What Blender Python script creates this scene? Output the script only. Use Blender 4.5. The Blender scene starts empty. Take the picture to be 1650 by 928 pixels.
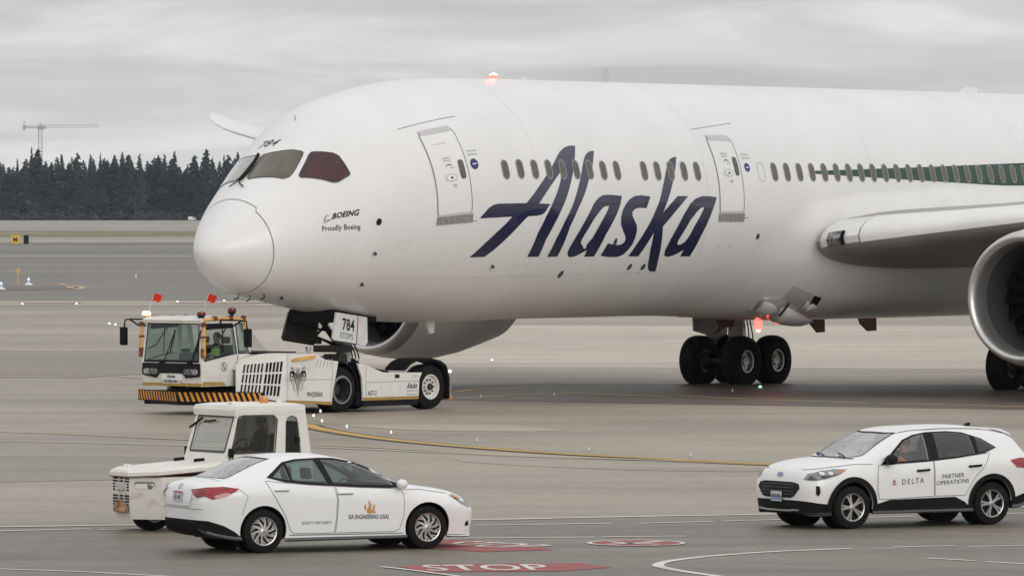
import bpy, bmesh, math, random
from math import sin, cos, pi, radians, sqrt, atan2
from mathutils import Vector, Matrix
from mathutils.bvhtree import BVHTree
from mathutils.geometry import tessellate_polygon
random.seed(7)
SC = bpy.context.scene
COL = SC.collection

# ------------------------------------------------------------------ camera
cam_data = bpy.data.cameras.new("camera")
cam_data.sensor_width = 36.0
cam_data.sensor_fit = 'HORIZONTAL'
cam_data.lens = 218.18
cam_data.clip_start = 1.0
cam_data.clip_end = 60000.0
cam = bpy.data.objects.new("camera", cam_data)
cam.location = (0, 0, 5.1)
cam.rotation_euler = (pi/2 - math.atan(126/10000), 0, 0)
COL.objects.link(cam)
SC.camera = cam

# ------------------------------------------------------------------ view
SC.view_settings.view_transform = 'Standard'
SC.view_settings.look = 'None'
SC.view_settings.exposure = 0.12
SC.view_settings.gamma = 1.0
SC.cycles.max_bounces = 8
SC.cycles.transparent_max_bounces = 16
SC.cycles.sample_clamp_indirect = 4.0

# ------------------------------------------------------------------ sky: overcast over a clear-sky model, plus one soft sun
SUN_EL, SUN_ROT = radians(17), radians(155)
world = bpy.data.worlds.new("World")
SC.world = world
world.use_nodes = True
nt = world.node_tree
nt.nodes.clear()
def N(t, **k):
    n = nt.nodes.new(t)
    for a, v in k.items(): setattr(n, a, v)
    return n
out = N('ShaderNodeOutputWorld'); bg = N('ShaderNodeBackground')
bg.inputs['Strength'].default_value = 0.1
nish = N('ShaderNodeTexSky', sky_type='NISHITA')
nish.sun_disc = False; nish.sun_elevation = SUN_EL; nish.sun_rotation = SUN_ROT
tc = N('ShaderNodeTexCoord'); sep = N('ShaderNodeSeparateXYZ')
nt.links.new(tc.outputs['Generated'], sep.inputs[0])
# stratus streaks: noise over direction, flattened vertically
mp = N('ShaderNodeMapping'); mp.inputs['Scale'].default_value = (12, 12, 95)
mp.inputs['Location'].default_value = (3.1, 0.4, 0.75)
nt.links.new(tc.outputs['Generated'], mp.inputs[0])
nz = N('ShaderNodeTexNoise'); nz.inputs['Scale'].default_value = 1.0; nz.inputs['Detail'].default_value = 7; nz.inputs['Roughness'].default_value = 0.55
nz.inputs['Distortion'].default_value = 0.7
nt.links.new(mp.outputs[0], nz.inputs[0])
cr = N('ShaderNodeValToRGB')
cr.color_ramp.elements[0].position = 0.36; cr.color_ramp.elements[0].color = (0.80, 0.803, 0.812, 1)
cr.color_ramp.elements[1].position = 0.68; cr.color_ramp.elements[1].color = (1.22, 1.205, 1.185, 1)
e = cr.color_ramp.elements.new(0.5); e.color = (0.95, 0.948, 0.945, 1)
nt.links.new(nz.outputs[0], cr.inputs[0])
# overcast luminance: rises towards the zenith, slightly brighter and warmer band at the horizon
mz = N('ShaderNodeMath', operation='MULTIPLY_ADD'); mz.inputs[1].default_value = 3.4; mz.inputs[2].default_value = 6.25
mx0 = N('ShaderNodeMath', operation='MAXIMUM'); mx0.inputs[1].default_value = 0.0
nt.links.new(sep.outputs['Z'], mx0.inputs[0]); nt.links.new(mx0.outputs[0], mz.inputs[0])
mul = N('ShaderNodeVectorMath', operation='SCALE')
nt.links.new(cr.outputs[0], mul.inputs[0]); nt.links.new(mz.outputs[0], mul.inputs['Scale'])
mix = N('ShaderNodeMix', data_type='RGBA'); mix.inputs['Factor'].default_value = 0.95
nt.links.new(nish.outputs[0], mix.inputs['A']); nt.links.new(mul.outputs[0], mix.inputs['B'])
nt.links.new(mix.outputs['Result'], bg.inputs['Color']); nt.links.new(bg.outputs[0], out.inputs[0])

sun_d = bpy.data.lights.new("sun", 'SUN')
sun_d.energy = 0.75; sun_d.angle = radians(32); sun_d.color = (1.0, 0.98, 0.95)
sun = bpy.data.objects.new("sun", sun_d)
# light comes from behind the camera, a little to the right
sd = Vector((sin(radians(25))*cos(SUN_EL), -cos(radians(25))*cos(SUN_EL), sin(SUN_EL)))
sun.rotation_euler = sd.to_track_quat('Z', 'Y').to_euler()
COL.objects.link(sun)

# ------------------------------------------------------------------ materials
def mat(name, col, rough=0.5, metal=0.0, spec=0.5, var=0.0, vscale=6.0, coat=0.0, bump=0.0, bscale=40.0, emit=None, estr=0.0, stretch=None, col2=None, lo=0.35, hi=0.65, crough=0.06):
    m = bpy.data.materials.new(name); m.use_nodes = True
    t = m.node_tree; b = t.nodes['Principled BSDF']
    b.inputs['Base Color'].default_value = (*col, 1); b.inputs['Roughness'].default_value = rough
    b.inputs['Metallic'].default_value = metal; b.inputs['Specular IOR Level'].default_value = spec
    b.inputs['Coat Weight'].default_value = coat; b.inputs['Coat Roughness'].default_value = crough
    if emit:
        b.inputs['Emission Color'].default_value = (*emit, 1); b.inputs['Emission Strength'].default_value = estr
    tcn = t.nodes.new('ShaderNodeTexCoord')
    src = tcn.outputs['Object']
    if stretch:
        mpn = t.nodes.new('ShaderNodeMapping'); mpn.inputs['Scale'].default_value = stretch
        t.links.new(src, mpn.inputs[0]); src = mpn.outputs[0]
    if var or col2:
        n = t.nodes.new('ShaderNodeTexNoise'); n.inputs['Scale'].default_value = vscale; n.inputs['Detail'].default_value = 8; n.inputs['Roughness'].default_value = 0.6
        t.links.new(src, n.inputs[0])
        r = t.nodes.new('ShaderNodeValToRGB'); r.color_ramp.elements[0].position = lo; r.color_ramp.elements[1].position = hi
        c1 = tuple(max(0, c*(1-var)) for c in col); c2 = col2 or tuple(min(1, c*(1+var)) for c in col)
        r.color_ramp.elements[0].color = (*c1, 1); r.color_ramp.elements[1].color = (*c2, 1)
        t.links.new(n.outputs[0], r.inputs[0]); t.links.new(r.outputs[0], b.inputs['Base Color'])
    if bump:
        n2 = t.nodes.new('ShaderNodeTexNoise'); n2.inputs['Scale'].default_value = bscale; n2.inputs['Detail'].default_value = 4
        t.links.new(src, n2.inputs[0])
        bn = t.nodes.new('ShaderNodeBump'); bn.inputs['Strength'].default_value = bump; bn.inputs['Distance'].default_value = 0.02
        t.links.new(n2.outputs[0], bn.inputs['Height']); t.links.new(bn.outputs[0], b.inputs['Normal'])
    return m
def glass(name, tint, refl=1.0, base=0.04):
    m = bpy.data.materials.new(name); m.use_nodes = True; t = m.node_tree; t.nodes.clear()
    o = t.nodes.new('ShaderNodeOutputMaterial'); tr = t.nodes.new('ShaderNodeBsdfTransparent'); tr.inputs[0].default_value = (*tint, 1)
    gl = t.nodes.new('ShaderNodeBsdfGlossy'); gl.inputs['Roughness'].default_value = 0.02; gl.inputs[0].default_value = (refl, refl, refl, 1)
    lw = t.nodes.new('ShaderNodeLayerWeight'); lw.inputs[0].default_value = 0.5
    pw = t.nodes.new('ShaderNodeMath'); pw.operation = 'POWER'; pw.inputs[1].default_value = 4.0
    ma = t.nodes.new('ShaderNodeMath'); ma.operation = 'MULTIPLY_ADD'; ma.inputs[1].default_value = 0.9; ma.inputs[2].default_value = base
    mx = t.nodes.new('ShaderNodeMixShader')
    t.links.new(lw.outputs['Facing'], pw.inputs[0]); t.links.new(pw.outputs[0], ma.inputs[0]); t.links.new(ma.outputs[0], mx.inputs[0])
    t.links.new(tr.outputs[0], mx.inputs[1]); t.links.new(gl.outputs[0], mx.inputs[2]); t.links.new(mx.outputs[0], o.inputs[0])
    return m
M = {}
M['air_white'] = mat('aircraft_white_paint', (0.80, 0.79, 0.785), 0.38, coat=0.45, crough=0.24, var=0.03, vscale=0.5, bump=0.03, bscale=0.7)
M['air_grey'] = mat('aircraft_grey_paint', (0.42, 0.42, 0.41), 0.4, var=0.06, vscale=1.2)
M['wing_grey'] = mat('wing_grey_paint', (0.34, 0.325, 0.295), 0.4, var=0.06, vscale=1.2)
M['air_belly'] = mat('fairing_paint', (0.78, 0.77, 0.755), 0.35, coat=0.2, var=0.04, vscale=0.8)
M['navy'] = mat('navy_livery_paint', (0.008, 0.010, 0.052), 0.28, coat=0.8)
M['green'] = mat('green_livery_paint', (0.010, 0.055, 0.035), 0.35)
M['seam'] = mat('seam_grey', (0.22, 0.22, 0.22), 0.6)
M['seam_dark'] = mat('seam_dark', (0.06, 0.06, 0.06), 0.6)
M['light_grey'] = mat('light_grey_trim', (0.56, 0.55, 0.55), 0.45)
M['mid_grey'] = mat('mid_grey_trim', (0.27, 0.26, 0.25), 0.5, var=0.2, vscale=9)
M['pane'] = mat('cabin_pane', (0.105, 0.098, 0.085), 0.22, var=0.18, vscale=2.5)
M['rim_pane'] = mat('cabin_window_reveal', (0.30, 0.29, 0.27), 0.4)
M['ws_grey'] = mat('windshield_reflection_grey', (0.27, 0.26, 0.235), 0.08, coat=1.0)  # reflected light painted into the pane's base grey
M['ws_brown'] = mat('windshield_film_brown', (0.075, 0.042, 0.034), 0.08, coat=0.5, vscale=1.1, col2=(0.11, 0.105, 0.07), lo=.4, hi=.6)
M['ws_red'] = mat('side_window_film_red', (0.060, 0.009, 0.012), 0.08, coat=0.3, vscale=1.3, col2=(0.035, 0.008, 0.016), lo=.45, hi=.62)
M['black'] = mat('black_plastic', (0.009, 0.009, 0.010), 0.7, spec=0.18, var=0.2, vscale=8)
M['rubber'] = mat('tyre_rubber', (0.010, 0.0096, 0.0092), 0.8, spec=0.2, var=0.3, vscale=14, bump=0.15, bscale=60)
M['polished'] = mat('polished_metal', (0.80, 0.79, 0.78), 0.16, metal=1.0)
M['lip_metal'] = mat('inlet_lip_metal', (0.62, 0.61, 0.60), 0.38, metal=0.85, var=0.05, vscale=3)
M['steel'] = mat('brushed_steel', (0.42, 0.42, 0.42), 0.35, metal=0.9, var=0.15, vscale=10)
M['dark_steel'] = mat('dark_oily_steel', (0.06, 0.055, 0.05), 0.5, metal=0.5, var=0.4, vscale=12)
M['inlet'] = mat('inlet_liner', (0.085, 0.083, 0.08), 0.5, metal=0.2)
M['fan'] = mat('fan_blade', (0.015, 0.015, 0.016), 0.35, metal=0.4)
M['rust_red'] = mat('red_brown_door_edge', (0.16, 0.045, 0.03), 0.6, var=0.2, vscale=5)
M['placard_white'] = mat('white_placard', (0.74, 0.74, 0.75), 0.5, var=0.04, vscale=4)
M['ink'] = mat('black_ink', (0.007, 0.007, 0.010), 0.6, spec=0.25)
M['ink_grey'] = mat('grey_ink', (0.10, 0.10, 0.11), 0.5)
M['ink_faint'] = mat('faint_ink', (0.50, 0.49, 0.49), 0.5)
M['red_ink'] = mat('red_ink', (0.42, 0.03, 0.05), 0.5)
M['purple'] = mat('purple_placard', (0.035, 0.02, 0.16), 0.4)
M['beacon_red'] = mat('red_beacon_lens', (0.8, 0.03, 0.03), 0.3, emit=(1.0, 0.10, 0.07), estr=3.6)
M['beacon_core'] = mat('beacon_lamp_core', (0.9, 0.6, 0.5), 0.3, emit=(1.0, 0.55, 0.45), estr=6.0)
M['lamp_white'] = mat('white_lamp_lens', (0.9, 0.9, 0.85), 0.2, emit=(1, 0.97, 0.92), estr=1.3)
M['lamp_amber'] = mat('amber_lamp_lens', (0.9, 0.5, 0.2), 0.3, emit=(1.0, 0.62, 0.28), estr=3.5)
M['lamp_blue'] = mat('blue_lamp_lens', (0.2, 0.3, 0.9), 0.3, emit=(0.55, 0.65, 1.0), estr=1.6)
M['lamp_green'] = mat('green_lamp_lens', (0.2, 0.8, 0.4), 0.3, emit=(0.3, 1.0, 0.5), estr=1.6)
M['lens_red_dark'] = mat('dark_red_lens', (0.16, 0.012, 0.014), 0.2, coat=0.5)
M['lens_tail'] = mat('tail_lens_red', (0.36, 0.012, 0.02), 0.12, coat=0.8, vscale=7, col2=(0.16, 0.006, 0.012))
M['lens_clear'] = mat('headlight_lens', (0.40, 0.40, 0.40), 0.10, metal=0.4, coat=0.8, vscale=9, col2=(0.09, 0.09, 0.09))
M['amber_lens'] = mat('amber_marker_lens', (0.62, 0.22, 0.06), 0.2, coat=0.5)
M['tug_white'] = mat('tractor_white_paint', (0.78, 0.765, 0.73), 0.4, vscale=1.8, col2=(0.60, 0.57, 0.51), lo=.5, hi=.85, coat=0.15)
M['gold'] = mat('gold_edge_stripe', (0.40, 0.24, 0.06), 0.5, var=0.2, vscale=7)
M['hazard'] = mat('hazard_amber', (0.78, 0.33, 0.04), 0.5, var=0.12, vscale=9)
M['grab'] = mat('amber_grab_bar', (0.72, 0.40, 0.13), 0.45, var=0.2, vscale=6)
M['old_white'] = mat('old_cream_paint', (0.79, 0.765, 0.715), 0.5, var=0.05, vscale=2.5, bump=0.05, bscale=14)
M['worn_white'] = mat('worn_cream_paint', (0.76, 0.73, 0.67), 0.6, vscale=3.4, col2=(0.36, 0.24, 0.15), lo=.57, hi=.80, bump=0.1, bscale=12)
M['rust'] = mat('rust', (0.26, 0.10, 0.03), 0.85, vscale=7, col2=(0.55, 0.42, 0.28), lo=.42, hi=.7)
M['car_white'] = mat('car_white_paint', (0.84, 0.84, 0.84), 0.38, coat=0.4)
M['car_white2'] = mat('suv_white_paint', (0.84, 0.835, 0.83), 0.38, coat=0.45)
M['alloy'] = mat('alloy_silver', (0.50, 0.49, 0.48), 0.3, metal=0.85, var=0.08, vscale=9)
M['alloy_dark'] = mat('alloy_dark', (0.09, 0.075, 0.07), 0.45, metal=0.5)
M['seat'] = mat('dark_seat_cloth', (0.018, 0.019, 0.021), 0.9, var=0.2, vscale=12)
M['seat_grey'] = mat('grey_seat_cloth', (0.05, 0.055, 0.055), 0.9, var=0.2, vscale=12)
M['cabin_grey'] = mat('cabin_trim', (0.10, 0.105, 0.105), 0.8)
M['plate'] = mat('licence_plate', (0.62, 0.63, 0.66), 0.4, var=0.05, vscale=20)
M['plate_blue'] = mat('plate_blue_band', (0.25, 0.30, 0.48), 0.4)
M['gold_bird'] = mat('gold_emblem', (0.55, 0.30, 0.10), 0.45)
M['glass_car'] = glass('car_glass', (0.44, 0.55, 0.53), base=.09)
M['glass_dark'] = glass('privacy_glass', (0.22, 0.23, 0.23), base=.10)
M['glass_ws'] = glass('windshield_glass', (0.90, 0.92, 0.92), base=.12)
M['glass_tug'] = glass('tractor_glass', (0.56, 0.66, 0.63), base=.05)
M['glass_sky'] = glass('raked_screen_glass', (0.50, 0.55, 0.54), base=.24)
M['flag'] = mat('orange_red_flag_cloth', (0.85, 0.06, 0.035), 0.7, var=0.1, vscale=5)
M['skin'] = mat('skin', (0.36, 0.20, 0.14), 0.55)
M['cloth_dark'] = mat('dark_work_clothes', (0.02, 0.022, 0.028), 0.9, var=0.2, vscale=9)
M['cloth_green'] = mat('dark_olive_jacket', (0.05, 0.055, 0.04), 0.9, var=0.2, vscale=9)
M['vest_lime'] = mat('lime_vest', (0.40, 0.62, 0.05), 0.7, var=0.1, vscale=10)
M['vest_orange'] = mat('orange_vest', (0.80, 0.20, 0.04), 0.7, var=0.1, vscale=10)
M['hair'] = mat('dark_hair', (0.015, 0.011, 0.009), 0.7)
M['white_paint'] = mat('road_white_paint', (0.70, 0.68, 0.63), 0.7, vscale=1.6, col2=(0.40, 0.38, 0.34), lo=.48, hi=.76)
M['white_faint'] = mat('worn_white_paint', (0.62, 0.58, 0.51), 0.7, vscale=0.8, col2=(0.45, 0.42, 0.37), lo=.4, hi=.7)
M['yellow_paint'] = mat('road_yellow_paint', (0.58, 0.37, 0.075), 0.7, vscale=1.0, col2=(0.42, 0.29, 0.11), lo=.45, hi=.75)
M['yellow_faint'] = mat('worn_yellow_paint', (0.56, 0.39, 0.17), 0.7, vscale=0.6, col2=(0.42, 0.33, 0.21), lo=.42, hi=.7)
M['black_edge'] = mat('black_line_border', (0.10, 0.075, 0.06), 0.8, var=0.2, vscale=1)
M['red_paint'] = mat('road_red_paint', (0.36, 0.075, 0.078), 0.85, vscale=2.6, col2=(0.25, 0.14, 0.125), lo=.42, hi=.72)
M['pink_paint'] = mat('faded_red_paint', (0.42, 0.30, 0.27), 0.7, var=0.1, vscale=0.2)
M['crane'] = mat('crane_grey', (0.40, 0.41, 0.42), 0.6)
M['bark'] = mat('bark', (0.05, 0.04, 0.033), 0.9, var=0.3, vscale=0.5)
M['leaf_a'] = mat('conifer_needles_dark', (0.020, 0.032, 0.026), 0.8, var=0.45, vscale=0.35)
M['leaf_b'] = mat('conifer_needles_mid', (0.032, 0.046, 0.036), 0.8, var=0.45, vscale=0.35)
M['leaf_c'] = mat('conifer_needles_blue', (0.036, 0.048, 0.050), 0.8, var=0.45, vscale=0.35)
M['twig'] = mat('bare_twigs', (0.09, 0.078, 0.075), 0.9, var=0.3, vscale=0.3)
M['brush'] = mat('undergrowth', (0.035, 0.036, 0.032), 0.9, var=0.5, vscale=0.2)
M['sign_yellow'] = mat('sign_yellow', (0.70, 0.45, 0.05), 0.5, vscale=2.0, col2=(0.62, 0.28, 0.03), lo=.45, hi=.75)
M['post_yellow'] = mat('post_yellow', (0.55, 0.42, 0.16), 0.5)

# ------------------------------------------------------------------ helpers
def tag(o, label=None, cat=None, group=None, kind=None):
    if label: o['label'] = label
    if cat: o['category'] = cat
    if group: o['group'] = group
    if kind: o['kind'] = kind
    return o
def thing(name, label, cat, loc=(0, 0, 0), rotz=0.0, group=None):
    o = bpy.data.objects.new(name, None); o.empty_display_size = 0.5
    COL.objects.link(o); o.location = loc; o.rotation_euler = (0, 0, rotz)
    return tag(o, label, cat, group)
def obj(name, bm, m, parent=None, smooth=None, label=None, fix=True):
    if fix: bmesh.ops.recalc_face_normals(bm, faces=bm.faces)
    me = bpy.data.meshes.new(name); bm.to_mesh(me); bm.free()
    for mm in (m if isinstance(m, (list, tuple)) else [m]): me.materials.append(mm)
    if smooth is not None:
        me.shade_smooth()
        me.set_sharp_from_angle(angle=radians(smooth))
    o = bpy.data.objects.new(name, me); COL.objects.link(o)
    if parent: o.parent = parent
    if label: o['label'] = label
    return o
def share(name, src, parent, loc=None, rot=None):
    o = bpy.data.objects.new(name, src.data); COL.objects.link(o); o.parent = parent
    if loc is not None: o.location = loc
    if rot is not None: o.rotation_euler = rot
    return o
def copy_tree(o, parent=None):
    c = o.copy(); COL.objects.link(c)
    if parent: c.parent = parent
    for ch in list(o.children): copy_tree(ch, c)
    return c
def B(): return bmesh.new()
def box(bm, lo, hi, bev=0.0, mi=0, rot=None):
    lo, hi = Vector(lo), Vector(hi); c = (lo+hi)/2; s = hi-lo
    r = bmesh.ops.create_cube(bm, size=1.0, matrix=Matrix.Translation(c) @ (rot.to_4x4() if rot else Matrix()) @ Matrix.Diagonal((s.x, s.y, s.z, 1)))
    vs = r['verts']; fs = {f for v in vs for f in v.link_faces}
    for f in fs: f.material_index = mi
    if bev:
        bmesh.ops.bevel(bm, geom=list({e for f in fs for e in f.edges}), offset=bev, segments=2, affect='EDGES', profile=0.7, material=mi)
def frame_to(d):
    d = Vector(d).normalized(); up = Vector((0, 0, 1)) if abs(d.z) < 0.95 else Vector((1, 0, 0))
    x = up.cross(d).normalized(); y = d.cross(x)
    return x, y, d
def cyl(bm, p0, p1, r0, r1=None, seg=12, mi=0, caps=True):
    r1 = r0 if r1 is None else r1
    p0, p1 = Vector(p0), Vector(p1); x, y, d = frame_to(p1-p0)
    a = [bm.verts.new(p0 + (x*cos(2*pi*i/seg) + y*sin(2*pi*i/seg))*r0) for i in range(seg)]
    b = [bm.verts.new(p1 + (x*cos(2*pi*i/seg) + y*sin(2*pi*i/seg))*r1) for i in range(seg)]
    for i in range(seg):
        bm.faces.new((a[i], a[(i+1) % seg], b[(i+1) % seg], b[i])).material_index = mi
    if caps:
        bm.faces.new(a[::-1]).material_index = mi; bm.faces.new(b).material_index = mi
def tube(bm, pts, r, seg=8, mi=0):
    pts = [Vector(p) for p in pts]; rings = []
    for i, p in enumerate(pts):
        d = (pts[min(i+1, len(pts)-1)] - pts[max(i-1, 0)])
        x, y, _ = frame_to(d); rr = r[i] if isinstance(r, (list, tuple)) else r
        rings.append([bm.verts.new(p + (x*cos(2*pi*k/seg) + y*sin(2*pi*k/seg))*rr) for k in range(seg)])
    for a, b in zip(rings, rings[1:]):
        for k in range(seg): bm.faces.new((a[k], a[(k+1) % seg], b[(k+1) % seg], b[k])).material_index = mi
    bm.faces.new(rings[0][::-1]).material_index = mi; bm.faces.new(rings[-1]).material_index = mi
def lathe(bm, prof, seg=40, axis='Y', c=(0, 0, 0), mi=0, closed=False, a0=0.0, a1=2*pi):
    # prof: (along axis, radius)
    c = Vector(c); rings = []; full = abs(a1-a0-2*pi) < 1e-6
    n = seg if full else seg+1
    for h, r in prof:
        ring = []
        for i in range(n):
            t = a0 + (a1-a0)*i/seg
            if axis == 'Y': p = Vector((r*cos(t), h, r*sin(t)))
            elif axis == 'X': p = Vector((h, r*cos(t), r*sin(t)))
            else: p = Vector((r*cos(t), r*sin(t), h))
            ring.append(bm.verts.new(c+p))
        rings.append(ring)
    pr = list(zip(rings, rings[1:]))
    if closed: pr.append((rings[-1], rings[0]))
    for a, b in pr:
        for i in range(n if full else n-1):
            bm.faces.new((a[i], a[(i+1) % n], b[(i+1) % n], b[i])).material_index = mi
    return rings
def loft(bm, secs, cap=True, mi=0, closed=True):
    R = [[bm.verts.new(p) for p in s] for s in secs]; n = len(R[0])
    for a, b in zip(R, R[1:]):
        for i in range(n if closed else n-1):
            bm.faces.new((a[i], a[(i+1) % n], b[(i+1) % n], b[i])).material_index = mi
    if cap:
        for ring, flip in ((R[0], True), (R[-1], False)):
            c = bm.verts.new(sum((v.co for v in ring), Vector())/n)
            for i in range(n):
                f = (ring[i], ring[(i+1) % n], c) if not flip else (ring[(i+1) % n], ring[i], c)
                bm.faces.new(f).material_index = mi
    return R
def flat(bm, loops, mi=0):
    # polygon with holes in 2-D
    vs = [bm.verts.new((p[0], p[1], 0)) for l in loops for p in l]
    for t in tessellate_polygon([[Vector((p[0], p[1], 0)) for p in l] for l in loops]):
        try: bm.faces.new([vs[i] for i in t]).material_index = mi
        except ValueError: pass
    return vs
def grid_cut(bm, su=None, sv=None):
    for ax, st in ((0, su), (1, sv)):
        if not st: continue
        lo = min(v.co[ax] for v in bm.verts); hi = max(v.co[ax] for v in bm.verts)
        k = math.floor(lo/st)+1
        while k*st < hi:
            co = [0, 0, 0]; no = [0, 0, 0]; co[ax] = k*st; no[ax] = 1
            bmesh.ops.bisect_plane(bm, geom=bm.verts[:]+bm.edges[:]+bm.faces[:], plane_co=co, plane_no=no, dist=1e-5)
            k += 1
def wrap(bm, f):
    for v in bm.verts: v.co = f(v.co.x, v.co.y)
def prism(bm, poly, mapf, d, mi=0):
    # extrude a 2-D polygon: mapf(u, v) -> Vector, d = thickness vector; holes allowed when poly is a list of loops
    loops = poly if isinstance(poly[0][0], (list, tuple)) else [poly]
    d = Vector(d)
    tris = tessellate_polygon([[Vector((p[0], p[1], 0)) for p in l] for l in loops])
    fl = [p for l in loops for p in l]
    a = [bm.verts.new(mapf(*p)) for p in fl]; b = [bm.verts.new(mapf(*p)+d) for p in fl]
    for t in tris:
        bm.faces.new([a[i] for i in t]).material_index = mi
        bm.faces.new([b[i] for i in reversed(t)]).material_index = mi
    k = 0
    for l in loops:
        n = len(l)
        for i in range(n):
            bm.faces.new((a[k+i], a[k+(i+1) % n], b[k+(i+1) % n], b[k+i])).material_index = mi
        k += n
def text2d(txt, w=None, h=None, shear=0.0, space=1.0, bold=0.0):
    # returns verts (2-D, lower-left at the origin, fitted to w x h) and faces
    cu = bpy.data.curves.new('txt', 'FONT'); cu.body = txt; cu.size = 1.0; cu.shear = shear
    cu.space_character = space; cu.offset = bold; cu.resolution_u = 3
    o = bpy.data.objects.new('txt', cu); COL.objects.link(o)
    dg = bpy.context.evaluated_depsgraph_get(); dg.update()
    me = bpy.data.meshes.new_from_object(o.evaluated_get(dg))
    vs = [(v.co.x, v.co.y) for v in me.vertices]; fs = [tuple(p.vertices) for p in me.polygons]
    bpy.data.objects.remove(o); bpy.data.curves.remove(cu); bpy.data.meshes.remove(me)
    x0, x1 = min(v[0] for v in vs), max(v[0] for v in vs); y0, y1 = min(v[1] for v in vs), max(v[1] for v in vs)
    sx = (w/(x1-x0)) if w else None; sy = (h/(y1-y0)) if h else None
    sx = sx or sy; sy = sy or sx
    return [((x-x0)*sx, (y-y0)*sy) for x, y in vs], fs
def text_bm(bm, tx, u0=0, v0=0, mi=0):
    vs, fs = tx
    a = [bm.verts.new((u0+x, v0+y, 0)) for x, y in vs]
    for f in fs:
        try: bm.faces.new([a[i] for i in f]).material_index = mi
        except ValueError: pass
def ribbon2d(pts, w, closed=False):
    # outline strip of a polyline, as quads: list of 4-point loops
    P = [Vector((p[0], p[1])) for p in pts]; n = len(P); L, R = [], []
    for i in range(n):
        a = P[(i-1) % n] if (closed or i > 0) else P[i]; b = P[(i+1) % n] if (closed or i < n-1) else P[i]
        d = (b-a).normalized(); nn = Vector((-d.y, d.x)); ww = w[i] if isinstance(w, (list, tuple)) else w
        L.append(P[i]+nn*ww/2); R.append(P[i]-nn*ww/2)
    q = []
    for i in range(n if closed else n-1):
        j = (i+1) % n
        q.append([tuple(L[i]), tuple(L[j]), tuple(R[j]), tuple(R[i])])
    return q
def ribbon_bm(bm, pts, w, closed=False, mi=0):
    P = [Vector((p[0], p[1])) for p in pts]; n = len(P); L, R = [], []
    for i in range(n):
        a = P[(i-1) % n] if (closed or i > 0) else P[i]; b = P[(i+1) % n] if (closed or i < n-1) else P[i]
        d = (b-a).normalized(); nn = Vector((-d.y, d.x)); ww = w[i] if isinstance(w, (list, tuple)) else w
        L.append(bm.verts.new((*(P[i]+nn*ww/2), 0))); R.append(bm.verts.new((*(P[i]-nn*ww/2), 0)))
    for i in range(n if closed else n-1):
        j = (i+1) % n; bm.faces.new((L[i], L[j], R[j], R[i])).material_index = mi
def circ(cx, cy, rx, ry=None, n=24, a0=0, a1=2*pi):
    ry = ry or rx
    return [(cx+rx*cos(a0+(a1-a0)*i/n), cy+ry*sin(a0+(a1-a0)*i/n)) for i in range(n)]
def rrect(u0, v0, u1, v1, r, n=4):
    p = []
    for cx, cy, a in ((u1-r, v1-r, 0), (u0+r, v1-r, pi/2), (u0+r, v0+r, pi), (u1-r, v0+r, 3*pi/2)):
        for i in range(n+1): p.append((cx+r*cos(a+pi/2*i/n), cy+r*sin(a+pi/2*i/n)))
    return p
def smooth_poly(pts, n=3, closed=True):
    out = []; m = len(pts)
    for i in range(m if closed else m-1):
        p0, p1, p2, p3 = (Vector(pts[(i+k) % m]) if closed else Vector(pts[min(max(i+k, 0), m-1)]) for k in (-1, 0, 1, 2))
        for j in range(n):
            t = j/n
            out.append(tuple(0.5*((2*p1)+(p2-p0)*t+(2*p0-5*p1+4*p2-p3)*t*t+(3*p1-p0-3*p2+p3)*t*t*t)))
    if not closed: out.append(tuple(pts[-1]))
    return out
def pchip(xk, yk, x):
    n = len(xk)
    if x <= xk[0]: return yk[0]
    if x >= xk[-1]: return yk[-1]
    h = [xk[i+1]-xk[i] for i in range(n-1)]; d = [(yk[i+1]-yk[i])/h[i] for i in range(n-1)]
    m = [d[0]]+[0.0]*(n-2)+[d[-1]]
    for i in range(1, n-1):
        if d[i-1]*d[i] > 0:
            w1 = 2*h[i]+h[i-1]; w2 = h[i]+2*h[i-1]; m[i] = (w1+w2)/(w1/d[i-1]+w2/d[i])
    i = 0
    while x > xk[i+1]: i += 1
    t = (x-xk[i])/h[i]
    return (1+2*t)*(1-t)**2*yk[i]+t*(1-t)**2*h[i]*m[i]+t*t*(3-2*t)*yk[i+1]+t*t*(t-1)*h[i]*m[i+1]
def sstep(a, b, x):
    t = min(1, max(0, (x-a)/(b-a))); return t*t*(3-2*t)

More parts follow.
